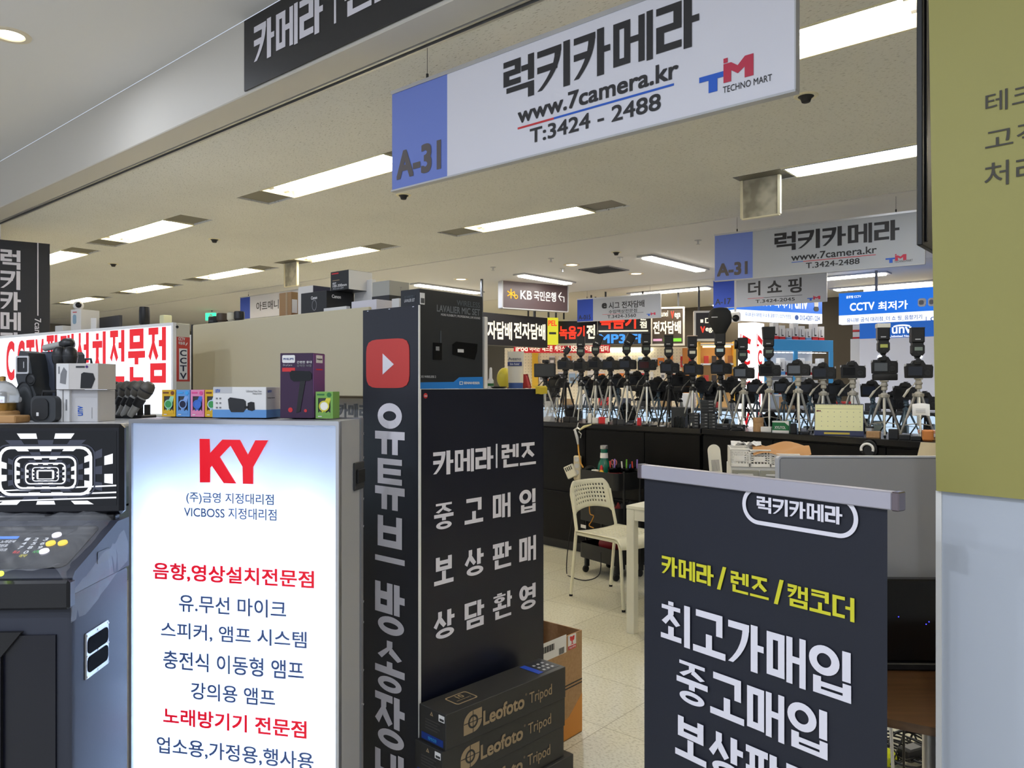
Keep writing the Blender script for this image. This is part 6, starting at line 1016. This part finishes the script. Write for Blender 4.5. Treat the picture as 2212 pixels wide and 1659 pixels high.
# ================================================================ white board on a shelf with lens cartons on top
YB = onv(1.75, 416); f = Fr(416, YB, TU); wb = f.a(797); zt, z0 = f.z(416, 702), f.z(416, 851)
t = thing('display_shelf', 'long shelf faced with a plain cream board behind the glowing white lightbox', 'shelf', (f.x, f.y, 0), f.rz); SZ = zt - .012
bx('front_board', CREAM, t, 0, wb, 0, .014, z0, zt, .003); bx('board_edge', BLACK, t, -.012, -.0005, -.001, .02, z0 - .12, zt + .002); bx('top_shelf', WHITE, t, 0, wb, .015, .46, SZ - .02, SZ); bx('lower_shelf', WHITE, t, 0, wb, .03, .46, 1.08, 1.1)
for x in (.005, wb - .045):
    for y in (.016, .42): bx('post', WHITE, t, x, x + .04, y, y + .04, 0, SZ - .02)
f2 = Fr(700, onv(1.84, 700), TU); z0b = 1.1005; o = solid('shop_board', 'grey board with dark lettering seen under the cream board', 'signboard', MB().box(-.25, f2.a(800), 0, .01, 0, f2.z(720, 860) - z0b, .001), mat('board_pale', (176, 172, 164), .5), (f2.x, f2.y, z0b), TU); text(o, '카메라', f2.a(729), f2.a(729) + .2, f2.z(729, 903) - z0b, f2.z(729, 871) - z0b, mat('board_ink', (96, 98, 100), .5), .04)
def gbox(name, label, pxl, pxc, pxr, pyt, v, m, zb=None, m2=None, group='lens cartons on the shelf', rot=0):
    zb = SZ + .0005 if zb is None else zb; fa = Fr(pxl, onv(v, pxl), TU + rot, zb); w_ = fa.a(pxc); Yc = fa.y + w_ * fa.s; d_ = Fr(pxc, Yc, TV + rot, zb).a(pxr); h_ = H + (HY - pyt) / F * Yc - zb
    o = solid(name, label, 'box', MB().box(0, w_, 0, d_, 0, h_, .0012), m, fa.loc, fa.rz, group)
    if m2: bx('side_panel', m2, o, w_ - .0002, w_ + .0008, .001, d_ - .001, .001, h_ - .001)
    o['_w'], o['_d'], o['_h'] = w_, d_, h_; return o, w_, d_, h_, Matrix.Translation((w_ + .0008, 0, 0)) @ Matrix.Rotation(R(90), 4, 'Z'), zb + h_
BC = mat('lens_card_black', (24, 25, 27), .4); WC = mat('lens_card_white', (214, 212, 208), .5); GC = mat('lens_card_grey', (160, 158, 148), .5)
o, w_, d_, h_, M2, z2 = gbox('parcel', 'brown paper parcel with white label among the lens cartons', 603, 629, 644, 630, 1.86, mat('parcel_brown', (150, 116, 74), .5)); bx('address_label', PAPER, o, w_, w_ + .001, d_ * .12, d_ * .85, h_ * .3, h_ * .75); bx('tape', GOLD, o, w_ * .55, w_ * .7, -.0008, 0, 0, h_)
o, w_, d_, h_, M2, z2 = gbox('lens_carton', 'white carton with navy side beside the brown parcel', 644, 676, 714, 616, 2.02, WC, None, mat('lens_card_navy', (26, 30, 62), .4))
o, w_, d_, h_, M2, z2 = gbox('lens_carton', 'black camera carton with ring drawing and white lettering', 650, 705, 765, 627, 1.84, BC); text(o, 'Canon', w_ * .42, w_ * .66, h_ * .72, h_ * .84, PAPER, .03); text(o, 'Canon', d_ * .18, d_ * .5, h_ * .74, h_ * .87, PAPER, .03, M=M2); text(o, 'EOS 7D', w_ * .45, w_ * .68, h_ * .12, h_ * .22, LGREY, .01); text(o, 'EOS', d_ * .68, d_ * .98, h_ * .28, h_ * .42, LGREY, .01, M=M2); cx_, cz_ = w_ * .54, h_ * .5; MB().ringplate([(cx_ + .016 * math.cos(R(q)), cz_ + .022 * math.sin(R(q))) for q in range(0, 360, 24)], [(cx_ + .0135 * math.cos(R(q)), cz_ + .019 * math.sin(R(q))) for q in range(0, 360, 24)], -.001, 0).build('ring_drawing', GREY, o); zt1 = z2
o, w_, d_, h_, M2, z2 = gbox('lens_carton', 'black zoom lens carton with white sides on top of the pile', 714, 753, 804, 582, 1.88, BC, zt1 + .001, WC); text(o, 'EF', w_ * .14, w_ * .34, h_ * .34, h_ * .43, PAPER, .02); text(o, '100-300mm', w_ * .14, w_ * .92, h_ * .18, h_ * .32, PAPER, .02); text(o, 'f/4.5-5.6 USM', w_ * .15, w_ * .74, h_ * .06, h_ * .15, LGREY, .01); bx('red_line', RED, o, w_ * .08, w_ * .45, -.0008, 0, h_ * .86, h_ * .92); bx('gold_line', GOLD, o, w_ * .12, w_ * .5, -.0008, 0, h_ * .52, h_ * .55)
o, w_, d_, h_, M2, z2 = gbox('lens_carton', 'low white carton in front of the black camera carton', 699, 748, 757, 661, 1.775, WC); 
o, w_, d_, h_, M2, z2 = gbox('lens_carton', 'low white carton in front of the tall white one', 759, 813, 850, 646, 1.79, mat('lens_card_cool', (206, 202, 208), .5)); zlow = z2
o, w_, d_, h_, M2, z2 = gbox('lens_carton', 'tall white carton with small black lettering', 765, 803, 812, 603, 1.97, WC); text(o, 'Canon', w_ * .08, w_ * .36, h_ * .78, h_ * .86, DARK, .01)
o, w_, d_, h_, M2, z2 = gbox('lens_carton', 'grey carton with dark lower band at the right end of the pile', 804, 841, 884, 605, 1.86, GC, zlow + .001); bx('dark_band', CHAR, o, -.0006, w_ + .0006, -.0008, d_ + .0008, .0, h_ * .28); text(o, 'T', d_ * .5, d_ * .6, h_ * .55, h_ * .72, GREY, .01, M=M2)
gbox('lens_carton', 'plain white carton just behind the black microphone carton', 846, 862, 868, 644, 1.83, WC)
fr_ = Fr(572, onv(1.82, 572), TU, SZ + .0005); solid('red_folder', 'thin red folder lying left of the black camera carton', 'folder', MB().box(0, .17, 0, .1, 0, .014, .001), mat('folder_red', (170, 60, 66), .5), fr_.loc, TU); fr_ = Fr(563, onv(1.98, 563), TU, SZ + .0005); solid('black_case', 'low black case left of the brown parcel', 'case', MB().box(0, .12, 0, .1, 0, .03, .002), BLACK, fr_.loc, TU)
def lens(px, v, h_, r, label, m, lie=False, z=None):
    Yl = onv(v, px); p = ((px - CX) / F * Yl, Yl, (SZ if z is None else z) + .0005); t = thing('camera_lens', label, 'lens', p, 20, 'loose lenses on the shelf'); M = Matrix.Identity(4) if not lie else Matrix.Translation((0, 0, r)) @ Matrix.Rotation(R(90), 4, 'Y')
    MB().lathe([(r * .7, 0), (r * .8, h_ * .1), (r * .8, h_ * .5), (r, h_ * .55), (r, h_ * .9), (r * .93, h_)], n=20, M=M).build('barrel', m, t); MB().lathe([(r * .84, h_ * .2), (r * .86, h_ * .22), (r * .86, h_ * .42), (r * .84, h_ * .44)], n=24, M=M).build('focus_ring', RUBBER, t); MB().lathe([(r * .9, h_ * .9), (r * .9, h_ * 1.01), (0, h_ * 1.01)], n=20, M=M).build('lens_cap', BLACK, t)
lens(450, 1.86, .11, .035, 'black lens lying at the left end of the shelf top', BLACK, True); lens(480, 1.9, .075, .026, 'dark brown lens standing on the shelf top, left of the pale one', mat('lens_brown', (62, 48, 34), .5)); lens(501, 1.88, .07, .022, 'pale ribbed lens standing between two dark ones', mat('lens_pale', (188, 182, 160), .5)); lens(517, 1.9, .075, .024, 'black lens standing beside the hanging blue sign end', BLACK)
# tall shelf behind the red lettered lightbox and what stands on it
t = thing('tall_shelf', 'white shelf behind the red lettered lightbox', 'shelf', uv(5.9, 1.92), TU); bx('carcass', WHITE, t, 0, 2.3, 0, .48, 0, 1.69, .004)
def hs(px, py, v): return H + (HY - py) / F * onv(v, px) - 1.6905
def onshelf(px, v=2.05): Yl = onv(v, px); return Vector(((px - CX) / F * Yl, Yl, 1.6905))
p = onshelf(153); t = thing('camera_carton', 'white camera carton with blue device picture above the red lettering', 'box', p, -24); k = p.y / F; ch_ = hs(153, 669, 2.05); bx('carton', PAPER, t, 0, 32 * k, 0, .14, 0, ch_, .001); bx('carton_side', WC, t, 32 * k, 32 * k + .001, .001, .139, .001, ch_ - .001); MB().prism(rrect(.02, .055, ch_ - .10, ch_ - .035, .015, 4), -.001, 0).build('device_picture', mat('print_sky', (140, 170, 190), .5), t); bx('title_line', RED, t, .02, .06, -.001, 0, ch_ - .022, ch_ - .016)
zt_ = 1.6905 + ch_; t = thing('dome_camera', 'round white camera with black eye on top of the white carton', 'camera', (p.x + .035, p.y + .03, zt_ + .0005)); MB().ball((0, 0, .03), .034, 1, 1, .9).build('shell', WHITE, t); MB().ball((.012, -.02, .032), .02).build('eye', GLOSS, t); MB().lathe([(.022, 0), (.018, .006)], n=18).build('base', WHITE, t)
p = onshelf(196, 2.0); solid('white_card', 'small white card leaning right of the white camera carton', 'card', MB().box(0, .04, 0, .004, 0, hs(196, 687, 2.0), .001), PAPER, p, -10)
p = onshelf(119, 1.99); solid('flat_carton', 'low white carton left of the white camera carton', 'box', MB().box(0, .09, 0, .08, 0, hs(119, 704, 1.99), .001), WC, p, -30)
lens(312, 2.08, hs(312, 664, 2.08), .03, 'tall black zoom lens standing above the red lettering', BLACK, False, 1.69)
p = onshelf(344, 2.0); solid('cream_box', 'small cream box right of the tall black lens', 'box', MB().box(0, .05, 0, .05, 0, hs(344, 681, 2.0), .004), mat('box_cream', (214, 212, 170), .5), p, TU)
p = onshelf(211, 2.25); o = solid('dark_board', 'low dark board behind the things above the red lettering', 'board', MB().box(0, .36, 0, .02, 0, hs(211, 687, 2.25), .001), mat('board_slate', (54, 54, 60), .5), (p.x, p.y, 1.6905), TU)
# ================================================================ pillar with vertical black sign far left
f = Fr(108, 6.2, 35); zt = f.z(108, 527); struct('wall_column', MB().box(-1.4, -.33, .03, .9, 0, ZC), WHITE, None).location = (f.x, f.y, 0); bpy.data.objects['wall_column'].rotation_euler = (0, 0, R(35))
t = thing('vertical_signboard', 'tall black board with stacked white lettering on the far left pillar', 'signboard', (f.x, f.y, 0), 35); bx('board', mat('pillar_black', (40, 40, 44), .45), t, -1.0, 0, 0, .03, 0, zt, .002)
for ch, y0, y1 in (('럭', 538, 580), ('키', 583, 623), ('카', 629, 668), ('메', 673, 712), ('라', 717, 757)): f.hangul(t, ch, 1, y0, y1, 45, LETW, .19, .155, -.002)
x0, x1 = f.a(80.5), f.a(83); bx('white_rule', LETW, t, x0, x1, -.002, 0, f.z(82, 682), f.z(82, 524)); ztx = f.z(82, 688); text(t, '7camera.kr', 0, .30, -.022, .022, LETW, .01, -.002, M=Matrix.Translation(((x0 + x1) / 2, 0, ztx)) @ Matrix.Rotation(R(90), 4, 'Y'))
p = at(444, 692, 13); t = thing('exit_sign', 'small green lit exit sign in the far dim hall', 'sign', p, -20); bx('case', WHITE, t, -.01, .23, 0, .05, -.02, .14, .004); bx('lit_face', mat('exit_green', (60, 225, 160), .4, emit=1.4), t, 0, .22, -.004, 0, 0, .12); MB().prism([(.08, .02), (.11, .05), (.10, .08), (.12, .08), (.14, .06), (.13, .02), (.15, .02), (.15, .07), (.13, .10), (.10, .10), (.07, .05)], -.006, -.004).build('running_figure', WHITE, t); bx('hanger', GREY, t, .10, .12, .02, .03, .14, ZC - p.z)
# ================================================================ shops across the aisle
struct('wall_shops', MB().box(-7.6, -2.9, 11.4, 11.5, 0, ZC), mat('stall_dark', (74, 66, 52), .7), None, TU); struct('wall_camera_shop', MB().box(-3.0, 3.0, 10.5, 10.6, 0, ZC), mat('stall_taupe', (132, 122, 108), .7), None, TU)
SB = mat('sign_black', (26, 22, 20), .4); LC = mat('lit_cream', (255, 244, 214), .5, emit=.8); LO = mat('lit_orange_red', (255, 60, 34), .5, emit=.75); LBL2 = mat('lit_blue', (60, 150, 255), .5, emit=.75); FRW = mat('sign_frame', (206, 200, 184), .4)
def shopsign(label, pxl, pxr, pyt, pyb, Y, rz, m, frame=True, dp=.12, name='shop_sign'):
    f = Fr(pxl, Y, rz); f.zb = f.z(pxl, pyb); f.loc = (f.x, f.y, f.zb); w_, h_ = f.a(pxr), f.z(pxl, pyt); t = thing(name, label, 'sign', f.loc, rz, 'lit signs across the aisle'); bx('panel', m, t, 0, w_, 0, dp, 0, h_, .003)
    if frame: MB().ringplate([(-.025, -.025), (w_ + .025, -.025), (w_ + .025, h_ + .025), (-.025, h_ + .025)], [(0, 0), (w_, 0), (w_, h_), (0, h_)], -.012, dp).build('frame', FRW, t)
    q = MB(); [q.box(w_ * k - .012, w_ * k + .012, dp * .3, dp * .5, h_, ZC - f.zb) for k in (.15, .85)]; q.build('hanger', DARK, t); return t, f
t, f = shopsign('long dark sign with cream lettering beside the black microphone carton', 1020, 1183, 672, 743, 9.0, 45, SB, False); f.text(t, '자담배', 1053, 692, 732, 1106, LC, .03); f.text(t, '전자담배', 1110, 695, 731, 1178, LC, .03)
t, f = shopsign('narrow yellow lit sign between two black signs', 1183, 1206, 686, 744, 10.6, 10, mat('lit_yellow_panel', (206, 200, 40), .5, emit=.8), False); f.text(t, 'PEL', 1184, 692, 704, 1203, LO, .03); bx('small_line', DARK, t, .02, .12, -.002, 0, .14, .17)
t, f = shopsign('black lit sign with orange red lettering and one cream character', 1205, 1290, 694, 742, 10.8, -6, SB); f.text(t, '녹음기', 1208, 704, 733, 1263, LO, .035); f.text(t, '전', 1267, 701, 732, 1286, LC, .035)
t, f = shopsign('black lit sign with orange red lettering above blue lettering', 1291, 1406, 668, 744, 10.4, -8, SB, False); f.text(t, '녹음기', 1296, 676, 711, 1374, LO, .035); f.text(t, '문', 1382, 676, 692, 1397, LC, .03); f.text(t, '점', 1382, 694, 709, 1397, LC, .03); f.text(t, 'MP3·FM', 1294, 722, 742, 1402, LBL2, .03); x0, x1, z0, z1 = f.box(1293, 714, 717, 1400); bx('white_rule', LC, t, x0, x1, -.002, 0, z0, z1)
t, f = shopsign('brown framed lit sign with small red and white brand lettering', 1409, 1475, 668, 743, 10.5, -14, mat('sign_brown', (62, 50, 36), .4)); f.text(t, '전자담배', 1411, 694, 722, 1471, LC, .03); f.text(t, 'Sunel', 1424, 671, 684, 1443, LC, .01); f.text(t, 'V', 1449, 672, 688, 1456, LO, .04); f.text(t, 'ega', 1457, 676, 689, 1470, LC, .02); x0, x1, z0, z1 = f.box(1434, 731, 738, 1472); bx('green_strip', mat('lit_green', (120, 205, 50), .5, emit=.8), t, x0, x1, -.002, 0, z0, z1); x0, x1, z0, z1 = f.box(1411, 732, 737, 1430); bx('pink_strip', mat('lit_pink', (230, 170, 200), .5, emit=.6), t, x0, x1, -.002, 0, z0, z1)
t, f = shopsign('black framed lit sign partly hidden behind the round softbox', 1503, 1552, 676, 732, 9.8, -10, SB); f.text(t, 'Di', 1523, 687, 698, 1540, LC, .01); f.text(t, 'V', 1513, 705, 719, 1523, LO, .04); f.text(t, 'ega', 1524, 708, 719, 1545, LC, .02); x0, x1, z0, z1 = f.box(1513, 690, 697, 1519); bx('emblem', LC, t, x0, x1, -.002, 0, z0, z1)
t, f = shopsign('long red strip sign with white lettering above the phone stall', 1110, 1318, 744, 762, 10.95, 2, mat('lit_red_panel', (190, 26, 36), .5, emit=.55), False, .06, 'strip_sign'); 
for s, a, b in (('iPod', 1114, 1140), ('이어폰', 1144, 1167), ('헤드폰', 1171, 1194), ('케이스', 1198, 1220), ('USB', 1227, 1250), ('케이블', 1256, 1280), ('아답터', 1288, 1314)): text(t, s, f.a(a), f.a(b), .02, f.z(1110, 746.5), LC, .02)
# phone accessory stall: pegboard, lit tube, hanging packs
f = Fr(1090, 11.6, -8); z0, z1 = 0, f.z(1090, 752); wd = f.a(1545); PBM = perforated('pegboard', (228, 216, 186), (186, 174, 148), 22, .1); t = thing('pegboard_stall', 'cream pegboard wall of the accessory stall behind the cameras', 'stall', (f.x, f.y, 0), f.rz); bx('pegboard', PBM, t, 0, wd, 0, .04, 0, z1); bx('counter_ledge', WHITE, t, 0, wd, -.5, -.002, .0, .95, .004); bx('lit_tube', mat('stall_tube', (255, 250, 232), .4, emit=6), t, f.a(1305), f.a(1410), -.06, -.03, f.z(1305, 752) - .04, f.z(1305, 752) - .015)
for px, c in ((1150, (220, 176, 40)), (1528, (206, 150, 40)), (1474, (190, 120, 50))): bx('yellow_post', mat('post_%d' % c[1], c, .5), t, f.a(px), f.a(px) + .09, -.05, -.002, 0.96, z1 - .02)
random.seed(31); names = {'black': (26, 26, 28), 'white': (226, 222, 214), 'red': (190, 40, 40), 'pale blue': (150, 176, 200), 'orange': (220, 120, 40), 'grey': (120, 120, 120)}
for k in range(34):
    px = 1160 + (k % 17) * 22 + random.uniform(-5, 5); py = 772 + (k // 17) * 34 + random.uniform(-5, 5); cn = random.choice(list(names)); a = f.a(px); ww, hh = random.uniform(.05, .1), random.uniform(.09, .16)
    o = solid('hanging_pack', '%s accessory pack on the far stall pegboard, %s row, %s from the left' % (cn, ('upper', 'lower')[k // 17], ORD[k % 17]), 'pack', MB().box(0, ww, -.03, 0, -hh, 0, .004), mat('pack_' + cn.replace(' ', '_'), names[cn], .5), (f.x + f.c * a + f.s * .004, f.y + f.s * a - f.c * .004, f.z(px, py)), f.rz, 'packs on the stall pegboard'); bx('header_card', PAPER, o, .005, ww - .005, -.004, -.001, .0, .025); bx('print_patch', mat('pack_grey', names['grey'], .5) if cn != 'grey' else PAPER, o, ww * .2, ww * .8, -.0312, -.03, -hh * .8, -hh * .4)
# orange lit cabinet by the framed sign
f = Fr(1508, 9.9, -10); t = thing('cigarette_cabinet', 'warm lit shelf cabinet left of the glowing camera pillar', 'cabinet', (f.x, f.y, 0), f.rz); wd = f.a(1590); zt = f.z(1508, 738); bx('back_panel', mat('cabinet_amber', (226, 190, 130), .5), t, 0, wd, .25, .27, 0, zt)
for x in (0, wd - .03): bx('side', mat('cabinet_yellow', (222, 172, 60), .5), t, x, x + .03, 0, .25, 0, zt)
for z in (zt - .03, zt - .28, zt - .53, .9): bx('shelf', WHITE, t, .031, wd - .031, 0.01, .249, z - .02, z)
bx('lamp_tube', mat('amber_tube', (255, 200, 110), .4, emit=5), t, .06, wd - .06, .03, .05, zt - .075, zt - .055)
for k in range(8): c = [(190, 60, 50), (60, 52, 48), (225, 215, 200), (150, 100, 60)][k % 4]; a = .08 + (k % 4) * .1; z = zt - (.28, .53)[k // 4] + .0005; solid('cigarette_pack', '%s pack on the warm lit cabinet, %s shelf' % (('red', 'dark', 'white', 'tan')[k % 4], ('upper', 'lower')[k // 4]), 'pack', MB().box(0, .06, 0, .03, 0, .1, .002), mat('cig_%d' % c[0], c, .5), (f.x + f.c * a - f.s * .1, f.y + f.s * a + f.c * .1, z), f.rz, 'packs in the warm lit cabinet')
# security camera shop at the corner: blue signs
BLU_ = mat('lit_sign_blue', (20, 110, 220), .4, emit=.72); WHT_ = mat('lit_sign_white', (232, 240, 255), .4, emit=1.0); TXB = mat('text_blue', (60, 100, 180), .5, emit=.4); TXW = mat('text_white', (250, 252, 255), .5, emit=1.1)
f = Fr(1590, 9.3, 25.9); f.zb = f.z(1590, 690); f.loc = (f.x, f.y, f.zb); w_ = f.a(1776); h1 = f.z(1590, 668); h2 = h1 + .26; t = thing('blue_shop_sign', 'blue and white lit sign with phone number under the grey hanging sign', 'sign', f.loc, f.rz, 'blue lit signs'); bx('blue_panel', BLU_, t, 0, w_, 0, .14, h1, h2); bx('white_panel', WHT_, t, 0, w_, 0, .14, 0, h1)
text(t, 'CCTV 최저가', w_ * .22, w_ * .62, h1 + .05, h1 + .17, TXW, .015); bx('bar', TXW, t, w_ * .63, w_ * .635, -.002, 0, h1 + .04, h1 + .18); text(t, 'unv', w_ * .67, w_ * .82, h1 + .05, h1 + .16, TXW, .02); text(t, '유니뷰 공식 대리점_더 쇼 핑_음향기기 | CCTV 전문점', w_ * .1, w_ * .62, h1 * .3, h1 * .75, TXB, .01); text(t, '010-4287-1234', w_ * .73, w_ * .97, h1 * .25, h1 * .75, TXB, .015); MB().lathe([(0, 0), (.032, 0), (.032, .002), (0, .002)], n=18, M=Matrix.Translation((w_ * .69, 0, h1 * .5)) @ RX).build('phone_disc', TXB, t)
MB().prism(rrect(w_ * .9, w_ * .95, h1 + .09, h1 + .2, .01, 3), -.004, 0).build('dome_picture', PAPER, t); MB().prism(rrect(w_ * .895, w_ * .955, h1 + .03, h1 + .09, .028, 5), -.005, 0).build('dome_glass_picture', CHAR, t); bx('hanger', GREY, t, w_ * .5, w_ * .53, .05, .08, h2, ZC - f.zb)
f = Fr(1812, onv(9.0, 1812), -38.5); f.zb = f.z(1812, 700.5); f.loc = (f.x, f.y, f.zb); w_ = f.a(2080); h2 = f.z(1812, 634); h1 = f.z(1812, 682); t = thing('blue_shop_sign', 'large blue lit sign with white lettering beside the yellow poster', 'sign', f.loc, f.rz, 'blue lit signs'); bx('blue_panel', BLU_, t, 0, w_, 0, .14, h1, h2); bx('white_panel', WHT_, t, 0, w_, 0, .14, 0, h1); bx('hanger', GREY, t, w_ * .3, w_ * .32, .05, .08, h2, ZC - f.zb)
f.text(t, '글로벌 CCTV', 1828, 639, 645, 1860, TXW, .01); f.text(t, 'CCTV', 1836, 655, 672, 1889, TXW, .02); f.text(t, '최저가', 1897, 652, 671, 1961, TXW, .02); f.text(t, '유니뷰 공식 대리점_더 쇼 핑_음향기기', 1829, 687.5, 697.5, 1992, TXB, .012); f.text(t, '|', 2000, 684, 696, 2001.5, TXB, 0); f.text(t, 'CCTV', 2010, 684.5, 693.5, 2050, TXB, .02)
for a, b, y0 in ((1983, 2001, 645), (2005, 2022, 644)): x0, x1, z0, z1 = f.box(a, y0, y0 + 18, b); c = MB().prism(rrect(x0, x1, z0, z1, .025, 4), -.01, 0).build('camera_picture', PAPER, t); MB().prism(rrect(x0 + .012, x0 + (x1 - x0) * .7, z0 + .02, z1 - .02, .015, 4), -.014, -.01).build('camera_eye', GREY, c)
f = Fr(1857, 8.25, -38); z1, zm = f.z(1857, 699), f.z(1857, 732); w_ = f.a(2080); t = thing('brand_panel', 'tall white display panel with blue header below the large blue sign', 'panel', (f.x, f.y, 0), f.rz); bx('white_field', mat('panel_white', (226, 228, 240), .35), t, 0, w_, 0, .08, 0, zm); bx('blue_header', mat('header_blue', (26, 104, 206), .4, emit=.45), t, 0, w_, -.004, .08, zm, z1)
f.text(t, 'unv', 1927, 707, 721, 1969, TXW, .012, -.006); f.text(t, 'Unlimited New View', 1922, 724.5, 729, 1985, TXW, .004, -.006); cx_, cz_ = f.p(1948, 710); MB().tube([(cx_ + .1 * math.cos(R(a)), -.006, cz_ + .035 * math.sin(R(a))) for a in range(40, 141, 10)], .008, 5).build('arc_mark', TXW, t)
LDW = mat('led_spot', (240, 246, 255), .4, emit=9)
for k in range(3): MB().lathe([(0, 0), (.02, 0), (.02, .004), (0, .004)], n=10, M=Matrix.Translation((.2 + k * .38, 0, zm - .2)) @ RX).build('led_spot', LDW, t)
f = Fr(1594, 7.7, TU); zt = f.z(1594, 698); w_ = f.a(1631); d_ = Fr(1631, f.y + w_ * f.s, TV).a(1651); t = thing('lit_pillar', 'glowing white pillar with red camera symbol and stacked red letters', 'sign', (f.x, f.y, 0), TU); bx('case', mat('pillar_lit', (255, 250, 250), .4, emit=1.25), t, 0, w_, 0, d_, .3, zt, .004); bx('base', WHITE, t, 0, w_, 0, d_, 0, .3)
M2 = Matrix.Translation((w_, 0, 0)) @ Matrix.Rotation(R(90), 4, 'Z')
for M, ww in ((None, w_), (M2, d_)):
    for k, ch in enumerate('CCTV'): text(t, ch, ww * .28, ww * .72, zt - .42 - k * .2, zt - .27 - k * .2, LRR, .03, -.002, M=M)
    MB().prism([(ww * .3, zt - .12), (ww * .78, zt - .17), (ww * .72, zt - .22), (ww * .26, zt - .17)], -.003, -.001, M).box(ww * .16, ww * .2, -.003, -.001, zt - .25, zt - .11, 0, M).box(ww * .2, ww * .4, -.003, -.001, zt - .235, zt - .215, 0, M).build('camera_symbol', LRR, t)
# white display shelves with small cartons
f = Fr(1652, 8.6, 18); w_ = f.a(1800); ztp = f.z(1652, 732); t = thing('led_display', 'white and sky blue display shelf with led spots behind the bare topped cameras', 'display', (f.x, f.y, 0), f.rz); SKB = mat('display_sky', (70, 160, 222), .4, emit=.25); bx('back_panel', mat('display_white', (220, 226, 236), .5), t, 0, w_, .36, .38, 0, ztp); bx('header', SKB, t, 0, w_, 0, .02, ztp - .13, ztp, .002); bx('top_board', WHITE, t, 0, w_, .021, .359, ztp - .02, ztp)
for x in (0, w_ * .42, w_ - .05): bx('upright', SKB, t, x, x + .05, 0, .02, 0, ztp - .131)
shz = [ztp - .40, ztp - .62, ztp - .84]
for z in shz: bx('shelf', WHITE, t, 0.0, w_, .021, .359, z - .018, z)
for k in range(14): MB().lathe([(0, 0), (.018, 0), (.018, .004), (0, .004)], n=10, M=Matrix.Translation((.1 + k * (w_ - .2) / 13, .03, ztp - .15))).build('led_spot', LDW, t)
def ditem(a, z, h, n, lab):
    o = solid('device_carton', lab, 'box', MB().box(0, .07, 0, .07, 0, h, .001), PAPER, (f.x + f.c * a - f.s * .05, f.y + f.s * a + f.c * .05, z + .0005), f.rz, 'small cartons in the white display'); bx('red_stripe', RED if n % 3 else UB, o, -.0006, .0706, -.0008, .0708, 0, h * .2); bx('antenna_picture', CHAR, o, .02, .026, -.0012, 0, h * .3, h * .75); bx('device_mark', CHAR, o, .02, .05, -.0012, 0, h * .25, h * .33)
for r, z in enumerate([ztp] + shz[:2]):
    for k in range(9): ditem(.06 + k * (w_ - .16) / 8.6, z, .13 + .03 * ((k * 5 + r) % 3), k + r, 'small white device carton, %s from the left on the %s of the white display' % (ORD[k], ('top', 'upper shelf', 'lower shelf')[r]))
for k in range(2): p = at(1842, 733 - 15 * k, 8.6); o = solid('device_carton', 'white and red carton beside the blue header panel, %s of two' % ('lower', 'upper')[k], 'box', MB().box(0, .09, 0, .09, 0, .075, .001), PAPER, (p.x, p.y, ztp + .08 * k - .0), -38, 'cartons beside the header panel'); bx('red_stripe', RED, o, -.0006, .0906, -.0008, .0908, 0, .02)
bxp = at(1842, 733, 8.6); solid('side_cabinet', 'plain white cabinet between the display shelf and the header panel', 'cabinet', MB().box(-.02, .1, -.02, .2, 0, ztp - .002, .003), WHITE, (bxp.x, bxp.y, 0), -38)
p = at(1590, 686, 8.0); t = thing('security_camera', 'small white security camera with dark lens left of the blue sign', 'camera', p, -20); bx('housing', WHITE, t, -.06, .04, -.02, .1, -.04, .06, .012); MB().lathe([(.03, 0), (.036, .02), (.0, .026)], n=18, M=Matrix.Translation((.0, -.02, -.01)) @ RX).build('lens', GLOSS, t); bx('bracket', LGREY, t, -.02, .0, .03, .05, .06, ZC - p.z)
# lit glass showcases beyond the camera counter
f = Fr(1120, onv(7.3, 1120), TU); w_ = f.a(2100); t = thing('glass_showcase', 'long lit glass showcase seen between the tripod legs', 'showcase', (f.x, f.y, 0), TU); bx('base', WHITE, t, 0, w_, 0, .5, 0, .75, .004); bx('lit_back', mat('showcase_glow', (216, 232, 255), .4, emit=.8), t, .02, w_ - .02, .4, .42, .75, 1.17); bx('glass_front', GLASS, t, 0, w_, .0, .006, .75, 1.17); bx('top', mat('showcase_top2', (70, 72, 76), .2), t, 0, w_, 0, .5, 1.17, 1.2, .003); bx('shelf', GLASS, t, .02, w_ - .02, .02, .39, .96, .966)
random.seed(9)
for k in range(22):
    a = .15 + k * (w_ - .3) / 22; hh = random.uniform(.05, .15); dk = k % 3; o = solid('small_device', '%s device in the lit showcase, %s from the left' % (('black', 'white', 'grey')[dk], ORD[k] if k < 20 else ('twenty first', 'twenty second')[k - 20]), 'device', MB().box(-.04, .04, 0, .08, 0, hh, .006), (BLACK, PAPER, GREY)[dk], (f.x + f.c * a - f.s * .15, f.y + f.s * a + f.c * .15, .9665), TU, 'devices in the lit showcase')
for k in range(16):
    a = .3 + k * (w_ - .6) / 16; c = ((30, 30, 34), (220, 220, 222), (60, 64, 80), (170, 140, 100), (200, 60, 60))[k * 3 % 5]; hh = random.uniform(.06, .16); solid('small_carton', '%s box on the lit showcase top, %s from the left' % (('black', 'white', 'slate', 'tan', 'red')[k * 3 % 5], ORD[k]), 'box', MB().box(-.06, .06, 0, .1, 0, hh, .003), mat('good_%d' % c[0], c, .5), (f.x + f.c * a - f.s * .2, f.y + f.s * a + f.c * .2, 1.2005), TU + random.uniform(-10, 10), 'boxes on the lit showcase')
bpy.data.scenes.remove(BENCH)
for k in [o for o in bpy.data.objects if o.get('_w')]:
    for q in ('_w', '_d', '_h'): del k[q]
# floor cables near the trolley are above; the camera and lights were set at the top
